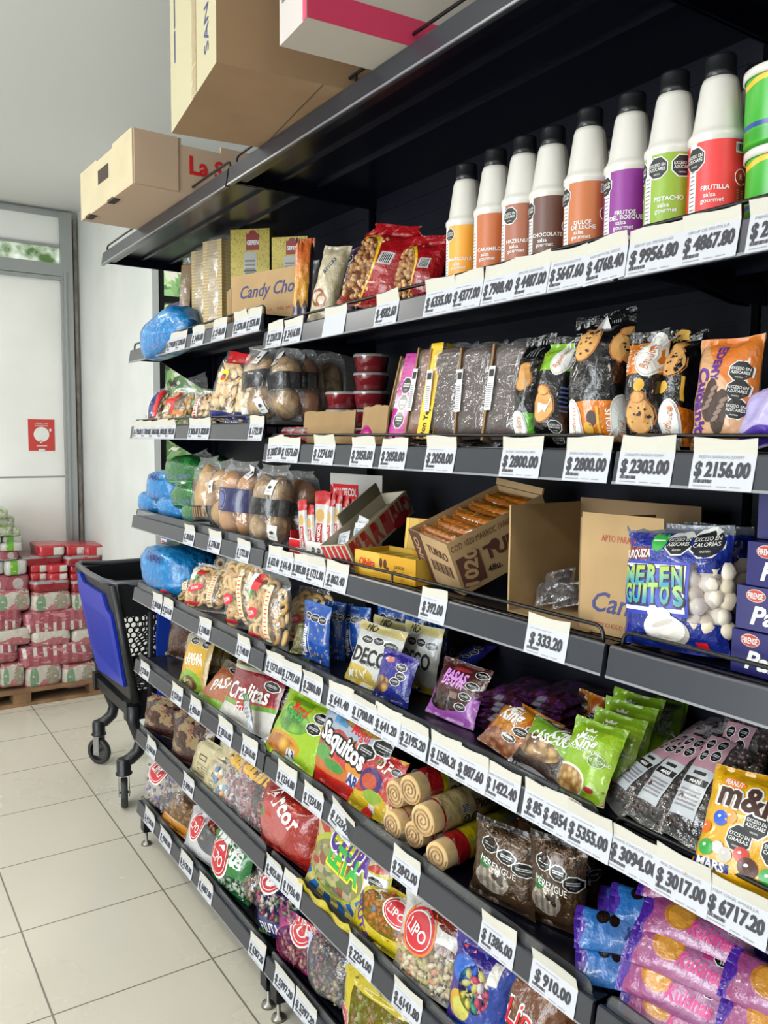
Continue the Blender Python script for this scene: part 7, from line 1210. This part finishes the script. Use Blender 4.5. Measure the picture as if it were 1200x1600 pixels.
S_g = art('cream_bale', 'd0c6b8', ('b', -.1, .45, 'b86a70', .1, 8), ('b', .55, .7, 'd0c8be', .05, 9), ('n', 6, .6, 'd4ccc2'), rough=.25, crinkle=.9)
S_p = art('mauve_bale', 'a85864', ('s', 0, .1, 1, .8, 5, 'a8606a'), ('e', .3, .5, .1, .3, 'c8b8b8'), ('e', .72, .5, .1, .3, 'c8b8b8'), ('b', 0, .2, 'c0b4b0', .05, 14), rough=.22, crinkle=.9)
S_r = art('red_pack', 'c02a34', ('e', .55, .5, .10, .42, '9a5a50'), ('n', 6, .64, 'c03a40'), rough=.3, crinkle=.6); S_e = art('red_pack_white_end', 'c02a34', ('r', .55, .08, .95, .8, 'e0dcd4'), ('n', 6, .66, 'c03a40'), rough=.3, crinkle=.6)
S_gw = art('green_white_pack', 'c4c4bc', ('r', .25, .02, .55, .95, '6aae20'), ('n', 5, .62, 'd4d4cc'), rough=.3, crinkle=.6); S_gl = art('pale_green_pack', 'b8bca8', ('n', 5, .55, '8aa858'), ('n', 3, .62, 'd4d4c8'), rough=.3, crinkle=.7)
ROWS = [(S_w, 'white and green film bale', 'bottom layer', 1037, 1075, [(-42, 0), (0, 40), (40, 98), (98, 152)]), (S_t, 'red bale with a row of white squares', 'second layer', 1006, 1040, [(-70, 31), (32, 150)]), (S_g, 'cream and red film bale', 'third layer', 983, 1010, [(-12, 50), (50, 113), (113, 150)]),
        (S_b, 'red bale with a low row of white squares', 'fourth layer', 952, 988, [(-60, 37), (38, 142)]), (S_w, 'white and green film bale', 'fifth layer', 924, 956, [(-10, 49), (49, 113), (113, 142)]),
        (S_r, 'plain red pack', 'layer just above the film bales', 906, 925, [(50, 111), (112, 150)]), (S_e, 'red pack with a white end', 'seventh layer', 894, 909, [(46, 76), (76, 108), (108, 140)]), (S_e, 'red pack with a white end', 'eighth layer', 881, 895, [(45, 76), (76, 108), (108, 138)]),
        (S_r, 'plain red pack', 'layer under the topmost packs', 867, 884, [(33, 101), (102, 161)]), (S_e, 'red pack with a white end and pale top', 'topmost layer', 852, 869, [(60, 103), (102, 135), (134, 165)]),
        (S_p, 'mauve film bale', 'left stack, above the white bale', 899, 927, [(-30, 50)]), (S_gw, 'green and white pack', 'left stack, on the mauve bale', 876, 899, [(-30, 8), (8, 44)]), (S_p, 'small mauve film bale', 'left stack, between green packs', 860, 876, [(-20, 31)]),
        (S_gw, 'green and white pack', 'left stack, lower of the small ones', 848, 861, [(-14, 2), (2, 37)]), (S_gw, 'green and white pack', 'left stack, upper of the small ones', 836, 849, [(-14, 3), (2, 37)]), (S_gl, 'pale green flour pack', 'left stack, under the loose top ones', 823, 838, [(-20, 22), (12, 33)]), (S_gl, 'pale green flour pack', 'left stack, second from the top', 808, 825, [(-18, 24)]), (S_gl, 'pale green flour pack', 'very top of the left stack', 796, 810, [(-20, 14)])]
seedp = 0
for m, what, where, v0, v1, cells in ROWS:
    like = None
    for i, (u0, u1) in enumerate(cells):
        seedp += 1; pos = '' if len(cells) == 1 else [', left one', ', right one'][i] if len(cells) == 2 else [', leftmost', ', second from left', ', third from left', ', rightmost'][i] if len(cells) == 4 else [', left one', ', middle one', ', right one'][i]
        o = loaf('rice_pack', f'{what} in the {where}{pos}', 'food pack', m, (u0+u1)/2, (v0+v1)/2+.5, (u1-u0)*1.02, (v1-v0)*1.06, y=YP+(.01 if v0 > 900 else .03+.02*(seedp % 3)), L=.42 if v0 > 870 else .3, e=.30, lump=.09, seed=seedp, group='packs piled on the pallet', n=(36, 18), axis='z')
# ================================================================ shopping cart
bk = P('cart_black', '131418', .42); bl = P('cart_blue', '0f2a9c', .35, noise_=(30, '1230a8')); rub = P('cart_wheel', '2a2a2c', .6); hub = P('wheel_hub', '9a9a98', .3, metal=.5); rimg = P('cart_rim', '4a4c52', .3)
cart = empty('shopping_cart', Matrix.Translation((1.0, 3.59, 0))); tag(cart, 'black and blue plastic shopping cart behind the far end of the shelves', 'shopping cart'); MC = Matrix.Translation((-1.0, -3.59, 0))
YN, YFAR, XR = 3.59, 4.19, 1.80; zB, zTp = .47, 1.0
nose = lambda z: .955+.09*((zTp-z)/(zTp-zB))
def hexgrid(b, S, a0, a1, c0, c1, pitch, inside, m, th=.006):
    R = pitch/math.sqrt(3); r = R*.78; row = 0; c = c0
    while c < c1:
        a = a0+(pitch/2 if row % 2 else 0)
        while a < a1:
            if inside(a, c):
                an = [math.radians(60*i+30) for i in range(6)]; o = [(a+R*math.cos(t), c+R*math.sin(t)) for t in an]; n = [(a+r*math.cos(t), c+r*math.sin(t)) for t in an]
                vs = [S(*p, 0) for p in o]+[S(*p, 0) for p in n]+[S(*p, th) for p in o]+[S(*p, th) for p in n]
                fs = []
                for i in range(6): j = (i+1) % 6; fs += [(i, j, 6+j, 6+i), (12+j, 12+i, 18+i, 18+j), (6+i, 6+j, 18+j, 18+i)]
                b.add(vs, fs, m)
            a += pitch
        c += R*1.5; row += 1
def cpart(name, b): return b.build(name, cart, M=MC)
for name, y, sg in (('side_panel', YN, 1), ('side_panel', YFAR, -1)):
    b = MB(); S = lambda a, c, t: Vector((a, y+sg*t, c)); hexgrid(b, S, nose(zB)+.03, XR-.03, zB+.05, .86, .031, lambda a, c: a > nose(c)+.03, bk)
    for z0, z1 in ((zB, zB+.05), (.855, zTp)): b.add([Vector((x, yy, z)) for yy in (y, y+sg*.012) for x, z in ((nose(z0), z0), (XR, z0), (XR, z1), (nose(z1), z1))], [(0, 1, 2, 3), (7, 6, 5, 4), (0, 4, 5, 1), (2, 6, 7, 3), (0, 3, 7, 4)], bk)
    b.tube([(nose(zB)+.015, y, zB), (nose(zTp)+.015, y, zTp)], .02, bk, 8); b.tube([(1.12, y-.004*sg, zB-.02), (1.13, y-.004*sg, .87)], .014, bk, 8)
    cpart(name, b)
b = MB(); nrm = 0
b.add([Vector((nose(z)+dx, y, z)) for dx in (0, .02) for z in (zB, zTp) for y in (YN, YFAR)], [(0, 2, 3, 1), (4, 5, 7, 6), (0, 1, 5, 4), (2, 6, 7, 3)], bk); cpart('nose_frame', b)
b = MB(); P_ = [(YN+.05, .53), (YN+.035, .70), (YN+.03, .86), (YN+.09, .88), (YN+.12, .945), (YFAR-.16, .95), (YFAR-.12, .985), (YFAR-.07, .985), (YFAR-.05, .93), (YFAR-.025, .90), (YFAR-.05, .6), (YFAR-.10, .50)]
n = len(P_); b.add([Vector((nose(z)-d, y, z)) for d in (.014, .001) for y, z in P_], [list(range(n)), list(range(n, 2*n))[::-1]]+[(i, n+i, n+(i+1) % n, (i+1) % n) for i in range(n)], bl)
for i in range(12): y = YN+.10+.036*i; b.add([Vector((nose(z)-.0155, yy, z)) for yy, z in ((y, .56+.004*i), (y+.012, .56+.004*i), (y+.03, .84), (y+.018, .84))], [(0, 1, 2, 3)], P('cart_blue_line', '1c3cb4', .35))
cpart('front_panel', b)
b = MB(); rim = [(XR, YN, zTp), (1.1, YN, zTp), (.985, YN+.02, zTp+.004), (.95, YN+.10, zTp+.008), (.942, (YN+YFAR)/2, zTp+.012), (.945, YFAR-.08, zTp+.022), (.975, YFAR-.01, zTp+.02), (1.1, YFAR, zTp+.01), (XR, YFAR, zTp+.01)]
b.tube(rim, .013, rimg, 8); cpart('rim', b)
b = MB(); S = lambda a, c, t: Vector((a, c, zB+.02+t)); hexgrid(b, S, nose(zB)+.05, XR-.02, YN+.03, YFAR-.03, .045, lambda a, c: True, bk); cpart('basket_floor', b)
b = MB(); S = lambda a, c, t: Vector((XR-t, a, c)); hexgrid(b, S, YN+.02, YFAR-.02, zB+.05, .95, .031, lambda a, c: True, bk); b.box((XR-.012, YN, .90), (XR, YFAR, 1.04), bk); cpart('rear_gate', b)
b = MB(); P_ = [(1.155, .40), (1.15, .75), (1.165, .90), (XR-.02, .92), (XR-.02, .38), (1.3, .36)]; n = len(P_); b.add([Vector((x, YN-d, z)) for d in (.03, .006) for x, z in P_], [list(range(n)), list(range(n, 2*n))[::-1]]+[(i, n+i, n+(i+1) % n, (i+1) % n) for i in range(n)], P('cart_panel_blue', '0c2f8c', .4)); b.box((1.185, YN-.034, .655), (1.215, YN-.03, .685), P('panel_sticker', '9aa060', .6)); cpart('side_bumper', b)
b = MB()
for y in (YN+.03, YFAR-.03): b.box((1.02, y-.022, .385), (XR, y+.022, zB), bk)
for x in (1.03, 1.4, XR-.04): b.box((x, YN+.03, .40), (x+.04, YFAR-.03, .45), bk)
cpart('chassis', b)
b = MB(); b.tube([(XR+.10, YN, 1.04), (XR+.10, YFAR, 1.04)], .016, bl, 10); [b.tube([(XR-.01, y, .98), (XR+.10, y, 1.04)], .014, bk, 8) for y in (YN+.01, YFAR-.01)]; cpart('handle', b)
for x0, y, sw in ((1.005, YN+.012, 15.6), (1.04, YFAR-.03, -35), (XR-.11, YN+.012, 5), (XR-.11, YFAR-.03, 5)):
    f = x0 < 1.2; b = MB(); d = .085 if f else .04
    b.tube([(x0+.045, y, .45), (x0+.045, y, .38), (x0+.062, y, .33), (x0+.078, y, .285), (x0+.065, y, .24), (x0+.03, y, .212), (x0, y, .205)], [.028, .028, .028, .028, .028, .027, .024], bk, 10); cpart('leg', b)
    MW_ = Matrix.Translation((x0-1.0, y-3.59, 0)) @ Matrix.Rotation(math.radians(-sw), 4, 'Z')
    cs = MB(); cs.lathe([(0, .15), (.036, .15), (.036, .156), (.031, .16), (.031, .212), (.026, .22), (0, .222)], bk, 16)
    for s in (-1, 1): cs.box((s*.022-.002, -.016, .05), (s*.022+.002, .016, .15), hub)
    cs = cs.build('caster', cart, M=MW_)
    w = MB(); MX = Matrix.Translation((0, 0, .065)) @ Matrix.Rotation(math.radians(90), 4, 'Y'); w.lathe([(.045, -.014), (.060, -.015), (.065, -.010), (.065, .010), (.060, .015), (.045, .014)], rub, 24, M=MX); w.lathe([(0, -.012), (.046, -.013)], hub, 20, M=MX @ Matrix.Rotation(math.pi, 4, 'X')); w.lathe([(0, .0), (0, .012), (.046, .013)][1:], hub, 20, M=MX); w.tube([(-.026, 0, .065), (.026, 0, .065)], .006, hub, 8); w.build('wheel', cs)
